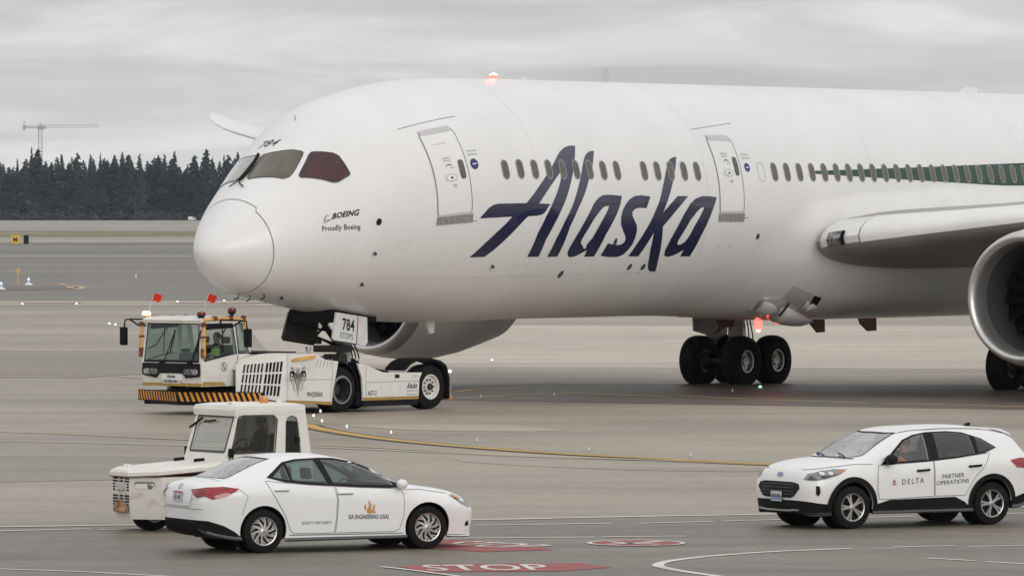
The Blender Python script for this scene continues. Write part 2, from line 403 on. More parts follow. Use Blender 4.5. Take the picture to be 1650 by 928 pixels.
# ------------------------------------------------------------------ ground
def ground_mat(name, base, dark, scale=(0.035, 0.12, 1), fine=0.13, rough=0.52, spec=0.4):
    m = bpy.data.materials.new(name); m.use_nodes = True; t = m.node_tree; b = t.nodes['Principled BSDF']
    L = t.links.new
    tcn = t.nodes.new('ShaderNodeTexCoord')
    def noise(sc, det, rgh, dist=0.0, loc=(0, 0, 0)):
        mpn = t.nodes.new('ShaderNodeMapping'); mpn.inputs['Scale'].default_value = sc; mpn.inputs['Location'].default_value = loc
        L(tcn.outputs['Object'], mpn.inputs[0])
        n = t.nodes.new('ShaderNodeTexNoise'); n.inputs['Scale'].default_value = 1; n.inputs['Detail'].default_value = det; n.inputs['Roughness'].default_value = rgh; n.inputs['Distortion'].default_value = dist
        L(mpn.outputs[0], n.inputs[0]); return n.outputs[0]
    big = noise(scale, 6, 0.6, 0.6)
    r = t.nodes.new('ShaderNodeValToRGB'); r.color_ramp.elements[0].position = 0.36; r.color_ramp.elements[1].position = 0.64
    r.color_ramp.elements[0].color = (*dark, 1); r.color_ramp.elements[1].color = (*base, 1)
    L(big, r.inputs[0])
    # traffic streaks and oil stains running along the lanes
    st = noise((0.07, 0.30, 1), 6, 0.62, 0.7, (7, 3, 0))
    rs = t.nodes.new('ShaderNodeValToRGB'); rs.color_ramp.elements[0].position = 0.32; rs.color_ramp.elements[1].position = 0.56
    rs.color_ramp.elements[0].color = (0.74, 0.735, 0.725, 1); rs.color_ramp.elements[1].color = (1.05, 1.05, 1.05, 1)
    L(st, rs.inputs[0])
    m1 = t.nodes.new('ShaderNodeMix'); m1.data_type = 'RGBA'; m1.blend_type = 'MULTIPLY'; m1.inputs['Factor'].default_value = 0.8
    L(r.outputs[0], m1.inputs['A']); L(rs.outputs[0], m1.inputs['B'])
    fn = noise((2.2, 5.0, 3), 7, 0.72)
    rf = t.nodes.new('ShaderNodeValToRGB'); rf.color_ramp.elements[0].position = 0.3; rf.color_ramp.elements[1].position = 0.7
    rf.color_ramp.elements[0].color = (1-fine*1.6,)*3+(1,); rf.color_ramp.elements[1].color = (1+fine,)*3+(1,)
    L(fn, rf.inputs[0])
    m2 = t.nodes.new('ShaderNodeMix'); m2.data_type = 'RGBA'; m2.blend_type = 'MULTIPLY'; m2.inputs['Factor'].default_value = 1
    L(m1.outputs['Result'], m2.inputs['A']); L(rf.outputs[0], m2.inputs['B'])
    L(m2.outputs['Result'], b.inputs['Base Color'])
    b.inputs['Roughness'].default_value = rough; b.inputs['Specular IOR Level'].default_value = spec
    bn = t.nodes.new('ShaderNodeBump'); bn.inputs['Strength'].default_value = 0.25; bn.inputs['Distance'].default_value = 0.02
    L(fn, bn.inputs['Height']); L(bn.outputs[0], b.inputs['Normal'])
    return m
G_conc = ground_mat('apron_concrete', (0.385, 0.338, 0.262), (0.265, 0.234, 0.184), scale=(0.022, 0.060, 1))
G_road = ground_mat('service_road_asphalt', (0.215, 0.187, 0.146), (0.135, 0.119, 0.095), scale=(0.16, 0.42, 1), fine=0.18)
G_taxi = ground_mat('taxiway_asphalt', (0.182, 0.160, 0.132), (0.115, 0.104, 0.088), scale=(0.006, 0.03, 1))
G_strip = ground_mat('dark_taxiway_strip', (0.155, 0.138, 0.112), (0.092, 0.083, 0.069), scale=(0.03, 0.15, 1))  # darker tone for the strip below the airliner
G_runway = ground_mat('runway_concrete', (0.315, 0.288, 0.235), (0.245, 0.226, 0.186), scale=(0.002, 0.006, 1))
G_shoulder = ground_mat('runway_shoulder', (0.33, 0.298, 0.245), (0.25, 0.228, 0.19), scale=(0.004, 0.012, 1))
G_dark = ground_mat('patched_asphalt', (0.135, 0.124, 0.107), (0.088, 0.082, 0.073), scale=(0.005, 0.02, 1))
G_light = ground_mat('pale_concrete', (0.54, 0.475, 0.385), (0.42, 0.372, 0.303), scale=(0.010, 0.035, 1))  # paler tone for one stretch of the apron
G_patch = ground_mat('worn_concrete', (0.275, 0.242, 0.190), (0.215, 0.190, 0.152), scale=(0.03, 0.06, 1))
G_grass = mat('dry_airfield_grass', (0.160, 0.165, 0.070), 0.9, vscale=1.0, stretch=(0.012, 0.006, 1), col2=(0.27, 0.22, 0.15), lo=.42, hi=.62)

def sheet(name, pts, z, m, label=None):
    bm = B(); vs = [bm.verts.new((x, y, z)) for x, y in pts]
    bmesh.ops.triangle_fill(bm, edges=[bm.edges.new((vs[i], vs[(i+1) % len(vs)])) for i in range(len(vs))], use_beauty=True)
    for f in bm.faces:
        if f.normal.z < 0: f.normal_flip()
    o = obj(name, bm, m, fix=False); o['kind'] = 'structure'; return o
def band(name, y0, y1, z, m, slope=0.0, x0=-3500, x1=3500, wob=0.0):
    n = 40; pts = []
    for i in range(n+1):
        x = x0+(x1-x0)*i/n; pts.append((x, y0+slope*x+wob*sin(x*0.013)))
    for i in range(n, -1, -1):
        x = x0+(x1-x0)*i/n; pts.append((x, y1+slope*x+wob*sin(x*0.017+1)))
    return sheet(name, pts, z, m)
sheet('ground', [(-26000, -900), (26000, -900), (26000, 40000), (-26000, 40000)], 0.0, G_conc)
band('runway', 1500, 2960, 0.030, G_runway, 0.06)
band('grass_strip', 1160, 1500, 0.034, G_grass, 0.06, wob=25)
band('runway_shoulder', 900, 1165, 0.026, G_shoulder, 0.05, wob=8)
band('taxiway', 350, 900, 0.016, G_taxi, 0.02)
band('asphalt_patch', 905, 962, 0.042, G_dark, 0.06, wob=6)
band('asphalt_patch', 735, 800, 0.028, G_dark, 0.03)
sheet('taxiway_island', [(-70, 384), (-46, 381), (-33, 388), (-28.5, 396), (-27.8, 404), (-30, 411), (-36, 417), (-70, 420)], 0.030, G_dark)
sheet('apron_slab', [(-7.5, 203), (60, 190), (60, 268), (-4, 275), (-11, 262), (-9.5, 235)], 0.004, G_light)
sheet('apron_patch', [(-60, 189), (-13, 188), (-10.5, 196), (-11.5, 224), (-60, 229)], 0.008, G_patch)
sheet('taxi_lane', [(-5.5, 170.5), (-2.0, 166.5), (14.5, 157.5), (60, 130), (60, 168), (16, 180.5), (1, 182), (-3.5, 178)], 0.008, G_strip)
G_pale = ground_mat('scrubbed_concrete', (0.43, 0.38, 0.30), (0.335, 0.297, 0.238), scale=(0.05, 0.12, 1))
sheet('pavement_patch', [(-4.9, 150.5), (-3.0, 150), (-.3, 147.6), (1.3, 143.6), (.4, 142.6), (-1.2, 143.0), (-2.6, 143.9), (-3.9, 146.2)], 0.006, G_pale)
sheet('pavement_patch', [(-1.2, 127.4), (1.0, 126.2), (3.2, 123.9), (5.6, 121.4), (4.4, 120.8), (2.2, 121.6), (.2, 123.6), (-1.0, 125.6)], 0.006, G_pale)
sheet('pavement_patch', [(-12.5, 128.5), (-8.4, 128.9), (-6.2, 127.0), (-5.2, 121.6), (-7.0, 117.4), (-12.0, 115.0)], 0.006, G_patch)
road_near = [(-60, -300), (60, -300)]
edge = [(-9.93, 99.0), (-8.22, 99.46), (-6.12, 100.25), (-3.29, 101.14), (-0.71, 101.85), (1.8, 102.88), (4.16, 103.72), (6.57, 104.9), (8.79, 106.44), (9.93, 107.22)]
sheet('service_road', road_near+[(60, 141.5)]+edge[::-1]+[(-60, 85.5)], 0.004, G_road)
# ------------------------------------------------------------------ painted markings
def paint(name, lines, w, m, z=0.012, bm=None, mi=0):
    own = bm is None
    bm = bm or B()
    for ln in lines:
        k0 = len(bm.verts); ribbon_bm(bm, ln, w, mi=mi)
        bm.verts.ensure_lookup_table()
        for v in bm.verts[k0:]: v.co.z = z
    if own:
        for f in bm.faces:
            f.normal_update()
            if f.normal.z < 0: f.normal_flip()
        o = obj(name, bm, m, fix=False); o['kind'] = 'structure'; return o
def sp(p, n=6): return smooth_poly(p, n, closed=False)
yc = sp([(-6.2, 150.5), (-4.95, 147.36), (-4.64, 145.26), (-4.06, 142.42), (-3.13, 138.92), (-2.25, 136.32), (-0.87, 133.12), (0.97, 129.73), (2.86, 127.14), (5.22, 124.19), (7.61, 121.67), (10.43, 119.11)])
paint('taxi_curve_border', [yc], 0.62, M['black_edge'], 0.012)
paint('taxi_curve_line', [yc], 0.34, M['yellow_paint'], 0.016)
paint('apron_lane_line', [sp([(-22, 152), (-12.68, 143.22), (-10.23, 141.04), (-7.22, 137.42), (-4.44, 134.52), (-2.99, 132.94), (-0.85, 130.06), (0.96, 128.1), (2.84, 126.19), (5.19, 123.59)])], 0.17, M['yellow_faint'], 0.020)
paint('apron_edge_line', [sp([(-22, 143), (-12.13, 137.05), (-9.86, 135.96), (-7.04, 133.99), (-4.29, 132.08)]), sp([(-4.33, 133.3), (-1.63, 130.26), (0.96, 127.5), (3.45, 125.77)])], 0.15, M['white_faint'], 0.024)
paint('road_edge_line', [sp([(-14, 98.0), (-9.01, 99.46), (-6.12, 100.35), (-3.29, 101.24), (-0.71, 101.95), (1.8, 102.98), (4.16, 103.82), (6.57, 105.0), (8.79, 106.54), (11.5, 108.6)])], 0.24, M['white_paint'], 0.012)
paint('road_dash_line', [[(-8.6, 98.2), (-6.74, 99.08)], [(-6.57, 98.79), (-4.93, 99.56)], [(-4.78, 99.46), (-3.06, 100.35)], [(-2.9, 99.9), (-1.3, 100.5)], [(-0.6, 100.2), (1.61, 100.84)], [(2.07, 100.84), (3.3, 101.44)], [(3.45, 101.55), (4.86, 102.26)], [(5.07, 102.36), (6.71, 103.19)], [(6.87, 103.3), (8.72, 104.35)]], 0.17, M['white_paint'], 0.012)
paint('lane_line', [[(-1.78, 96.09), (0.05, 96.4), (1.29, 96.58)], [(1.4, 96.65), (2.71, 96.87)]], 0.16, M['white_paint'], 0.012)
arc = sp([(3.6, 84.4), (3.05, 85.81), (2.65, 86.83), (2.33, 87.73), (2.12, 88.57), (2.11, 89.19), (2.25, 89.9), (2.59, 90.7), (3.07, 91.51), (3.84, 92.43), (4.51, 92.93), (5.14, 93.36)])
paint('kerb_curve_line', [arc], 0.17, M['white_paint'], 0.012)
paint('turn_dash_line', [[(5.42, 93.36), (5.94, 93.44)], [(5.77, 93.75), (6.73, 94.10)], [(6.9, 93.87), (8.6, 94.5)], [(6.06, 90.78), (6.73, 90.06)], [(6.86, 89.82), (8.2, 88.4)]], 0.13, M['white_paint'], 0.012)
paint('near_edge_line', [sp([(-9, 89.3), (-7.27, 88.03), (-6.44, 87.58), (-5.61, 86.98), (-4.88, 86.32), (-3.62, 85.23)])], 0.12, M['white_paint'], 0.012)
paint('stop_bar_line', [[(-1.86, 88.49), (-1.45, 87.73), (-0.84, 86.39), (-0.38, 85.38)]], 0.10, M['white_paint'], 0.018)
def painted_patch(name, pts, txt, origin, ux, uy, w, h, label):
    o = sheet(name, pts, 0.010, M['red_paint'])
    bm = B(); text_bm(bm, text2d(txt, w, h, bold=0.012))
    ox, oy = origin; a = Vector(ux).normalized(); b = Vector(uy)
    wrap(bm, lambda u, v: Vector((ox+a.x*u+b.x*v, oy+a.y*u+b.y*v, 0.015)))
    t = obj('lettering', bm, M['white_paint'], fix=False); t.parent = o
    return o
painted_patch('stop_marking', [(-1.64, 88.65), (-1.11, 89.2), (0.98, 89.52), (1.42, 88.4), (0.66, 87.5), (-1.18, 87.3)], 'STOP', (-1.16, 87.5), (1, 0.13), (-0.12, 1.0), 1.78, 1.42, 'red')
painted_patch('stop_marking', [(-1.5, 95.9), (-0.57, 95.75), (0.33, 94.0), (0.62, 93.0), (-0.42, 92.45), (-1.4, 93.6)], 'STOP', (-1.30, 94.55), (1, -0.92), (0.75, 0.85), 1.75, 0.95, 'red')
bm = B(); flat(bm, [circ(1.90, 94.85, 0.70, 0.80, 32)]); wrap(bm, lambda u, v: Vector((u, v, 0.010))); o = obj('road_roundel', bm, M['red_paint'], fix=False); tag(o, kind='structure')
bm = B(); ribbon_bm(bm, circ(1.90, 94.85, 0.72, 0.82, 32), 0.075, True); ribbon_bm(bm, [(1.45, 94.4), (2.0, 94.9), (2.3, 95.35)], 0.15)
ribbon_bm(bm, [(1.5, 95.2), (1.75, 94.75), (2.25, 94.45)], 0.13)
wrap(bm, lambda u, v: Vector((u, v, 0.015))); r = obj('ring', bm, M['white_paint'], fix=False); r.parent = o
paint('taxi_centre_line', [[(-1.57, 174.02), (-1.14, 175.22), (0.44, 176.43)], [(-1.51, 167.73), (-0.09, 169.96)], [(-0.17, 171.1), (1.62, 170.82)], [(1.3, 172.84), (4.31, 168.84)], [(4.51, 169.96), (6.27, 167.18)], [(7.06, 166.09), (9.4, 163.42)], [(9.73, 163.42), (13.39, 160.34)]], 0.30, M['yellow_faint'], 0.016)
paint('apron_seam_line', [[(-18, 194.5), (-14.34, 192.42)], [(-13.94, 190.98), (-13.04, 190.26)], [(-12.0, 188.85), (-10.56, 186.78)]], 0.30, M['yellow_faint'], 0.012)
paint('runway_edge_line', [[(-400, 722), (-61.54, 682), (-28.52, 673), (57.22, 655)]], 3.2, M['white_faint'], 0.030)
paint('runway_far_line', [[(-700, 2010), (-177.5, 1985), (-60, 1995)]], 26.0, M['white_faint'], 0.060)
paint('hold_line', [[(-26.74, 338.86), (-23.62, 338.86)], [(-17.68, 339.99), (-14.0, 337.5)]], 4.2, M['pink_paint'], 0.024)
paint('hold_edge', [[(-45, 331), (-14, 329.5), (4, 326)]], 1.2, M['white_faint'], 0.022)
paint('island_curve_line', [sp([(-34.5, 420.5), (-32.25, 421.0), (-30.73, 418.03), (-28.92, 411.29), (-27.95, 403.8), (-27.68, 395.35), (-28.34, 390.8)]), sp([(-30.81, 423.24), (-29.53, 412.96), (-28.6, 402.5)]), [(-29.79, 428.58), (-22.31, 425.0), (-5.23, 418.03)]], 0.45, M['yellow_faint'], 0.040)

# ------------------------------------------------------------------ lights set in the pavement
def pavement_light(x, y, col, label, r=0.075, lens=None):
    t = thing('pavement_light', label, 'light', (x, y, 0.012), 0, 'inset lights in the taxiway pavement')
    bm = B(); lathe(bm, [(0.0, r*1.7), (0.018, r*1.5), (0.030, r*0.9), (0.030, 0.001)], 16, 'Z'); obj('rim', bm, M['mid_grey'], t, 40)
    bm = B(); lathe(bm, [(0.028, r), (0.06, r*0.9), (0.085, r*0.5), (0.09, 0.001)], 14, 'Z'); obj('lens', bm, M[col], t, 60)
PL = [(-26.22, 332.24, .13, 'white inset light at the left end of the left pale red bar'), (-23.4, 333.32, .13, 'white inset light at the right end of the left pale red bar'),
 (-18.39, 341.13, .13, 'white inset light near the left end of the pale red bar behind the tractor'), (-15.99, 344.59, .13, 'white inset light close under the aircraft nose'),
 (-17.84, 274.91, .10, 'white inset light left of the pair beside the tow tractor mirror'), (-17.43, 272.71, .10, 'white inset light touching the tow tractor mirror top'),
 (-4.8, 155.45, .07, 'highest white inset light at the start of the yellow curve'), (-4.86, 151.97, .07, 'white inset light leftmost beside the yellow curve'),
 (-4.54, 148.22, .07, 'white inset light just above the yellow curve end'), (-3.84, 144.23, .06, 'white inset light fourth along the yellow curve'),
 (-2.74, 140.65, .055, 'white inset light fifth along the yellow curve'), (-0.77, 135.78, .055, 'flat inset light midway along the yellow curve'),
 (1.62, 130.73, .05, 'dim inset light beside the yellow curve under the fuselage'), (3.68, 127.78, .05, 'dim inset light nearest the SUV beside the yellow curve'),
 (-0.67, 208.13, .14, 'white inset light alone behind the tractor rear wheel'), (1.16, 169.96, .05, 'dim inset light on the orange centre line'), (-0.84, 167.73, .06, 'dim inset light right behind the tractor'), (6.16, 173.43, .045, 'dim inset light left of the green light under the main gear')]
for x, y, r, lb in PL: pavement_light(x, y, 'placard_white' if 'dim' in lb or 'flat' in lb else 'lamp_white', lb, r*(.34 if y < 250 else .55))
pavement_light(7.07, 176.74, 'lamp_green', 'green inset light under the aircraft main wheels', 0.05)

# ------------------------------------------------------------------ things on the far airfield
def edge_light(x, y, label):
    t = thing('edge_light', label, 'light', (x, y, 0), 0, 'blue taxiway edge lights')
    bm = B(); lathe(bm, [(0.0, 0.30), (0.05, 0.28), (0.20, 0.06), (0.34, 0.05)], 14, 'Z'); obj('stem', bm, M['placard_white'], t, 40)
    bm = B(); lathe(bm, [(0.33, 0.05), (0.36, 0.07), (0.46, 0.065), (0.50, 0.01)], 14, 'Z'); obj('lens', bm, M['lamp_blue'], t, 60)
edge_light(-32.70, 419.76, 'blue taxiway edge light just right of the yellow post')
edge_light(-32.54, 395.35, 'blue taxiway edge light at the left frame edge in front of the yellow post')
t = thing('marker_post', 'yellow taxiway marker post with slanted top plate', 'post', (-33.55, 421.49, 0))
bm = B(); cyl(bm, (0, 0, 0), (0, 0, 0.86), 0.055, seg=10); lathe(bm, [(0, .16), (.04, .16), (.05, .05)], 12, 'Z'); obj('pole', bm, M['post_yellow'], t, 40)
bm = B(); box(bm, (-.15, -.05, .78), (.15, .05, 1.10), .02, rot=Matrix.Rotation(radians(-22), 3, 'Y')); obj('plate', bm, M['post_yellow'], t, 40)
t = thing('marker_post', 'pale slim marker post standing on the taxiway edge behind the first flag', 'post', (-25.97, 428.58, 0))
bm = B(); cyl(bm, (0, 0, 0), (0, 0, 0.62), 0.045, seg=10); obj('pole', bm, M['yellow_faint'], t, 40)
bm = B(); box(bm, (-.05, -.05, .45), (.05, .05, .66), .015); obj('cap', bm, M['placard_white'], t, 40)
# taxiway guidance sign: yellow panel, gap with frame, black panel
t = thing('taxiway_sign', 'low yellow and black taxiway sign on the verge in the distance', 'sign', (-70.9, 894.8, 0), radians(4))
bm = B(); box(bm, (-1.30, -.12, .22), (-.05, .12, 1.42), .03); f = obj('yellow_panel', bm, M['sign_yellow'], t)
bm = B(); text_bm(bm, text2d('M', .55, .6, bold=.03)); wrap(bm, lambda u, v: Vector((-1.0+u, -.125, .5+v))); obj('letter', bm, M['ink'], f, fix=False)
bm = B(); box(bm, (.48, -.13, .18), (1.22, .13, 1.44), .03); obj('black_panel', bm, M['ink'], t)
bm = B()
for x in (-.02, .40): box(bm, (x, -.06, .0), (x+.07, .06, 1.36))
box(bm, (.05, -.05, 1.26), (.40, .05, 1.35)); box(bm, (.05, -.05, .25), (.40, .05, .33)); obj('frame', bm, M['post_yellow'], t)
for x in (-1.15, -.25, .6, 1.1):
    bm = B(); cyl(bm, (x, 0, 0), (x, 0, .25), .05, seg=8); obj('leg', bm, M['mid_grey'], t)
# a parked pale vehicle far away at the foot of the trees
t = thing('parked_van', 'tiny white van far off at the foot of the trees beside the aircraft nose', 'van', (-151.5, 2940, 0)); t.scale = (.6, .6, .6)
bm = B(); prism(bm, [(-3.2, .5), (3.0, .5), (3.1, 1.4), (2.3, 1.7), (1.6, 2.9), (-3.1, 3.0)], lambda u, v: Vector((u, -1.1, v)), (0, 2.2, 0)); obj('body', bm, M['car_white'], t)
for x in (-2, 2):
    bm = B(); lathe(bm, [(-1.14, .001), (-1.14, .45), (-.8, .45)], 14, 'Y', (x, 0, .45)); obj('wheel', bm, M['rubber'], t)
bm = B(); prism(bm, [(.4, 1.75), (2.15, 1.75), (1.55, 2.7), (.4, 2.7)], lambda u, v: Vector((u, -1.13, v)), (0, .02, 0)); obj('window', bm, M['pane'], t)

# ------------------------------------------------------------------ treeline and tower crane
def conifer_meshes(seed, h, rad, mt, sparse=0.0, narrow=1.0, bare=False):
    rnd = random.Random(seed)
    bt = B(); tube(bt, [(0, 0, 0), (rnd.uniform(-.2, .2), 0, h*.35), (rnd.uniform(-.3, .3), .1, h*.7), (0, 0, h*.985)], [h*.013, h*.010, h*.006, .05], 7)
    bc = B(); prof = rnd.uniform(0.62, 1.0)
    nbr = int(430*(1-sparse*.8))
    lump = [rnd.uniform(.72, 1.2) for _ in range(40)]
    for n in range(nbr):
        f = 1-(1-.03)*(1-((n+rnd.random())/nbr))**.78 if n > nbr*.12 else .03+.5*rnd.random()
        f = min(.992, max(.03, f)); z = h*f
        a = rnd.random()*6.283
        R = rad*narrow*(1-f)**prof*lump[int(f*18+a*1.3) % 40]+.22
        if f < .10: R *= .8
        rr = R*rnd.uniform(.62, 1.15); up = rnd.uniform(-.42, -.02)+(.45 if f > .9 else 0)
        d = Vector((cos(a), sin(a), 0)); s = Vector((-sin(a), cos(a), 0)); w = rr*rnd.uniform(.24, .40)+.10
        b0 = Vector((0, 0, z)); tip = b0+d*rr+Vector((0, 0, rr*up)); mid = b0+d*rr*.55+Vector((0, 0, rr*up*.3)); th = Vector((0, 0, .16+.06*rr))
        v = [bc.verts.new(p) for p in (b0, mid+s*w, tip, mid-s*w, mid+th, mid-th*2.0)]
        for q in ((0, 1, 4), (1, 2, 4), (2, 3, 4), (3, 0, 4), (0, 5, 1), (1, 5, 2), (2, 5, 3), (3, 5, 0)): bc.faces.new([v[i] for i in q])
        for sg in (1, -1):
            c = b0+d*rr*rnd.uniform(.35, .85)+Vector((0, 0, rr*up*.5)); e = c+s*sg*w*rnd.uniform(1.1, 2.0)+d*rr*.18+Vector((0, 0, -rr*rnd.uniform(.05, .35)))
            g = [bc.verts.new(p) for p in (c+d*w*.4, e, c-d*w*.4, c+(e-c)*.5+Vector((0, 0, -.25-.14*rr)))]
            for q in ((0, 1, 2), (0, 3, 1), (1, 3, 2)): bc.faces.new([g[i] for i in q])
    mt_o = bpy.data.meshes.new('trunk'); bt.to_mesh(mt_o); bt.free(); mt_o.materials.append(M['bark'])
    mc = bpy.data.meshes.new('crown'); bc.to_mesh(mc); bc.free(); mc.materials.append(M[mt])
    return mt_o, mc
VAR = [conifer_meshes(i, 30, r, m, s, n) for i, (r, m, s, n) in enumerate([(7.0, 'leaf_a', .08, 1), (6.2, 'leaf_b', .22, .95), (7.6, 'leaf_a', .0, 1.0), (5.6, 'leaf_c', .30, .9), (7.0, 'leaf_b', .12, 1), (4.8, 'leaf_a', .40, .9), (8.0, 'leaf_c', .05, 1), (6.4, 'leaf_a', .40, 1.0)])]
def bare_meshes(seed, h):
    rnd = random.Random(seed); bt = B(); bc = B()
    tube(bt, [(0, 0, 0), (.2, 0, h*.4), (0, .1, h*.7)], [.28, .2, .1], 7)
    def br(p, d, L, r, n):
        q = p+d*L; m = (p+q)/2+Vector((rnd.uniform(-.2, .2), rnd.uniform(-.2, .2), .1))*L*.2
        tube(bc, [p, m, q], [r, r*.75, r*.45], 3)
        if n: 
            for _ in range(3):
                dd = (d+Vector((rnd.uniform(-.7, .7), rnd.uniform(-.7, .7), rnd.uniform(-.1, .5)))).normalized(); br(p+(q-p)*rnd.uniform(.5, 1), dd, L*.62, r*.6, n-1)
    for k in range(9):
        a = k*2.4; br(Vector((0, 0, h*(.28+.05*k))), Vector((cos(a), sin(a), .9)).normalized(), h*.24, .13, 3)
    a = bpy.data.meshes.new('trunk'); bt.to_mesh(a); bt.free(); a.materials.append(M['twig'])
    b = bpy.data.meshes.new('branches'); bc.to_mesh(b); bc.free(); b.materials.append(M['twig'])
    return a, b
BARE = [bare_meshes(91, 20), bare_meshes(92, 17)]
TW = 'conifers in the distant treeline'
def tree(name, x, y, h, var, label, group=TW, sx=1.0, base=30.0, crown='crown'):
    t = thing(name, label, 'tree', (x, y, 0), random.random()*6.28, group)
    t.scale = (sx*(.5+.5*h/base), sx*(.5+.5*h/base), h/base)
    for nm, me in zip(('trunk', crown), var):
        o = bpy.data.objects.new(nm, me); COL.objects.link(o); o.parent = t
    return t
front = [(-20, 262), (2.6, 270), (15, 269), (28, 255), (40, 263), (51, 236), (61, 240), (72, 268), (83, 261), (99, 247), (112, 262), (125, 246), (135, 258), (146, 248), (162, 246), (174, 262), (185, 249), (197, 244), (208, 249), (225, 247), (238, 259), (256, 250), (265, 247), (281, 243), (290, 268), (302, 264), (314, 250), (332, 240), (344, 261), (361, 249), (368, 249), (383, 244), (399, 252), (415, 247), (432, 258)]
LBL = {51: 'tall thin-topped conifer just left of the crane mast', 61: 'tall broad conifer in front of the crane mast', 332: 'pointed dark conifer rising as a clean cone near the aircraft nose', 146: 'pale bluish ragged conifer right of the broad crown in the middle of the treeline', 162: 'slender conifer with separate tiers in the middle of the treeline', 28: 'small spiky conifer at the left end of the treeline', 99: 'dark conifer with ragged level branches right of the crane mast'}
VI = {51: 5, 61: 2, 332: 2, 146: 3, 162: 5, 99: 7, 28: 5, 125: 6, 197: 7, 281: 1, 256: 4, 265: 3}
for i, (px, py) in enumerate(front):
    d = 2990+random.uniform(-15, 60); h = (338-py)*d/10000*1.0+5.1
    tree('conifer', (px-825)/10000*d, d, h, VAR[VI.get(px, i % 8)], LBL.get(px, 'dark conifer among its lookalikes in the close treeline beyond the runway'), sx=0.92 if px in (332, 162, 28, 51) else random.uniform(.95, 1.2))
for k in range(80):
    px = -60+k*6.7+random.uniform(-3, 3); d = 3010+random.choice((0, 45, 90))+random.uniform(0, 30); h = (338-random.uniform(252, 286))*d/10000+5.1
    tree('conifer', (px-825)/10000*d, d, h, VAR[random.randrange(8)], 'dark conifer among its lookalikes in the close treeline beyond the runway', sx=random.uniform(1.1, 1.4))
for k in range(22):
    px = -40+k*21+random.uniform(-6, 6); d = 2968+random.uniform(0, 15); h = random.uniform(9, 17)
    tree('conifer', (px-825)/10000*d, d, h, VAR[(k*3) % 8], 'dark conifer among its lookalikes in the close treeline beyond the runway', sx=random.uniform(1.2, 1.7))
for px, h, lb in ((55, 13, 'pale bare tree at the foot of the conifers below the crane'), (112, 10, 'small bare tree low in the left half of the treeline'), (218, 14, 'pale bare tree at the foot of the conifers left of the nose')):
    tree('bare_tree', (px-825)/10000*2962, 2962, h, BARE[px % 2], lb, 'bare trees at the treeline', base=20.0, crown='branches')
bm = B(); rnd = random.Random(5)
for k in range(2600):
    x = rnd.uniform(-285, -105); y = 2958+rnd.uniform(0, 20); z = abs(rnd.gauss(0, 1.6)); r = rnd.uniform(.5, 1.5)
    p = Vector((x, y, z)); a = rnd.random()*6.28
    vs = [bm.verts.new(p+Vector((cos(a+q)*r, sin(a+q)*r*.6, rnd.uniform(-.7, .9)*r))) for q in (0, 2.1, 4.2)]+[bm.verts.new(p+Vector((0, 0, r)))]
    for q in ((0, 1, 3), (1, 2, 3), (2, 0, 3)): bm.faces.new([vs[i] for i in q])
o = obj('undergrowth', bm, M['brush'], fix=False); tag(o, 'dark scrub along the foot of the treeline', 'scrub', kind='stuff')

# tower crane, 3.9 km away
CD = 3900.0; s_ = CD/10000
t = thing('tower_crane', 'pale grey tower crane standing behind the treeline', 'crane', ((65-825)*s_, CD, 0))
def lattice(bm, p0, p1, w, n, r, tri=False):
    p0, p1 = Vector(p0), Vector(p1); x, y, d = frame_to(p1-p0)
    cs = [(-.5, -.5), (.5, -.5), (.5, .5), (-.5, .5)] if not tri else [(-.5, -.4), (.5, -.4), (0, .6)]
    cor = [[p0+(p1-p0)*i/n+(x*a+y*b)*w for a, b in cs] for i in range(n+1)]
    m = len(cs)
    for k in range(m): cyl(bm, cor[0][k], cor[n][k], r, seg=4)
    for i in range(n):
        for k in range(m):
            a, b = (k, (k+1) % m) if i % 2 else ((k+1) % m, k)
            cyl(bm, cor[i][a], cor[i+1][b], r*.6, seg=3, caps=False)
zt = 5.1+(338-205)*s_
bm = B(); lattice(bm, (0, 0, 0), (0, 0, zt-1.0), 2.3, 26, .16); obj('mast', bm, M['crane'], t)
bm = B(); lattice(bm, (1.5, 0, zt+.2), (95*s_, 0, zt+.5), 1.7, 30, .11, True); obj('jib', bm, M['crane'], t)
bm = B(); lattice(bm, (-1.2, 0, zt), (-24*s_, 0, zt+.2), 1.5, 8, .12); box(bm, (-24*s_, -.9, zt-.5), (-1, .9, zt-.2)); obj('counter_jib', bm, M['crane'], t)
bm = B(); box(bm, (-28*s_, -1.4, zt-1.8), (-23.5*s_, 1.4, zt+1.3), .2); obj('counterweight', bm, M['crane'], t)
bm = B(); box(bm, (-1.6, -1.5, zt-1.6), (1.6, 1.5, zt+1.2), .2); box(bm, (1.7, -1.2, zt-1.2), (3.6, 1.2, zt+.6), .2); lattice(bm, (0, 0, zt+1.2), (0, 0, zt+2.8), .8, 2, .1); obj('slewing_cab', bm, M['crane'], t)
bm = B(); cyl(bm, (-26*s_, 0, zt+1), (-26*s_, 0, zt+3), .12, seg=5); box(bm, (-26*s_-.5, -.3, zt+2.6), (-26*s_+.5, .3, zt+3.4)); obj('wind_gauge', bm, M['crane'], t)

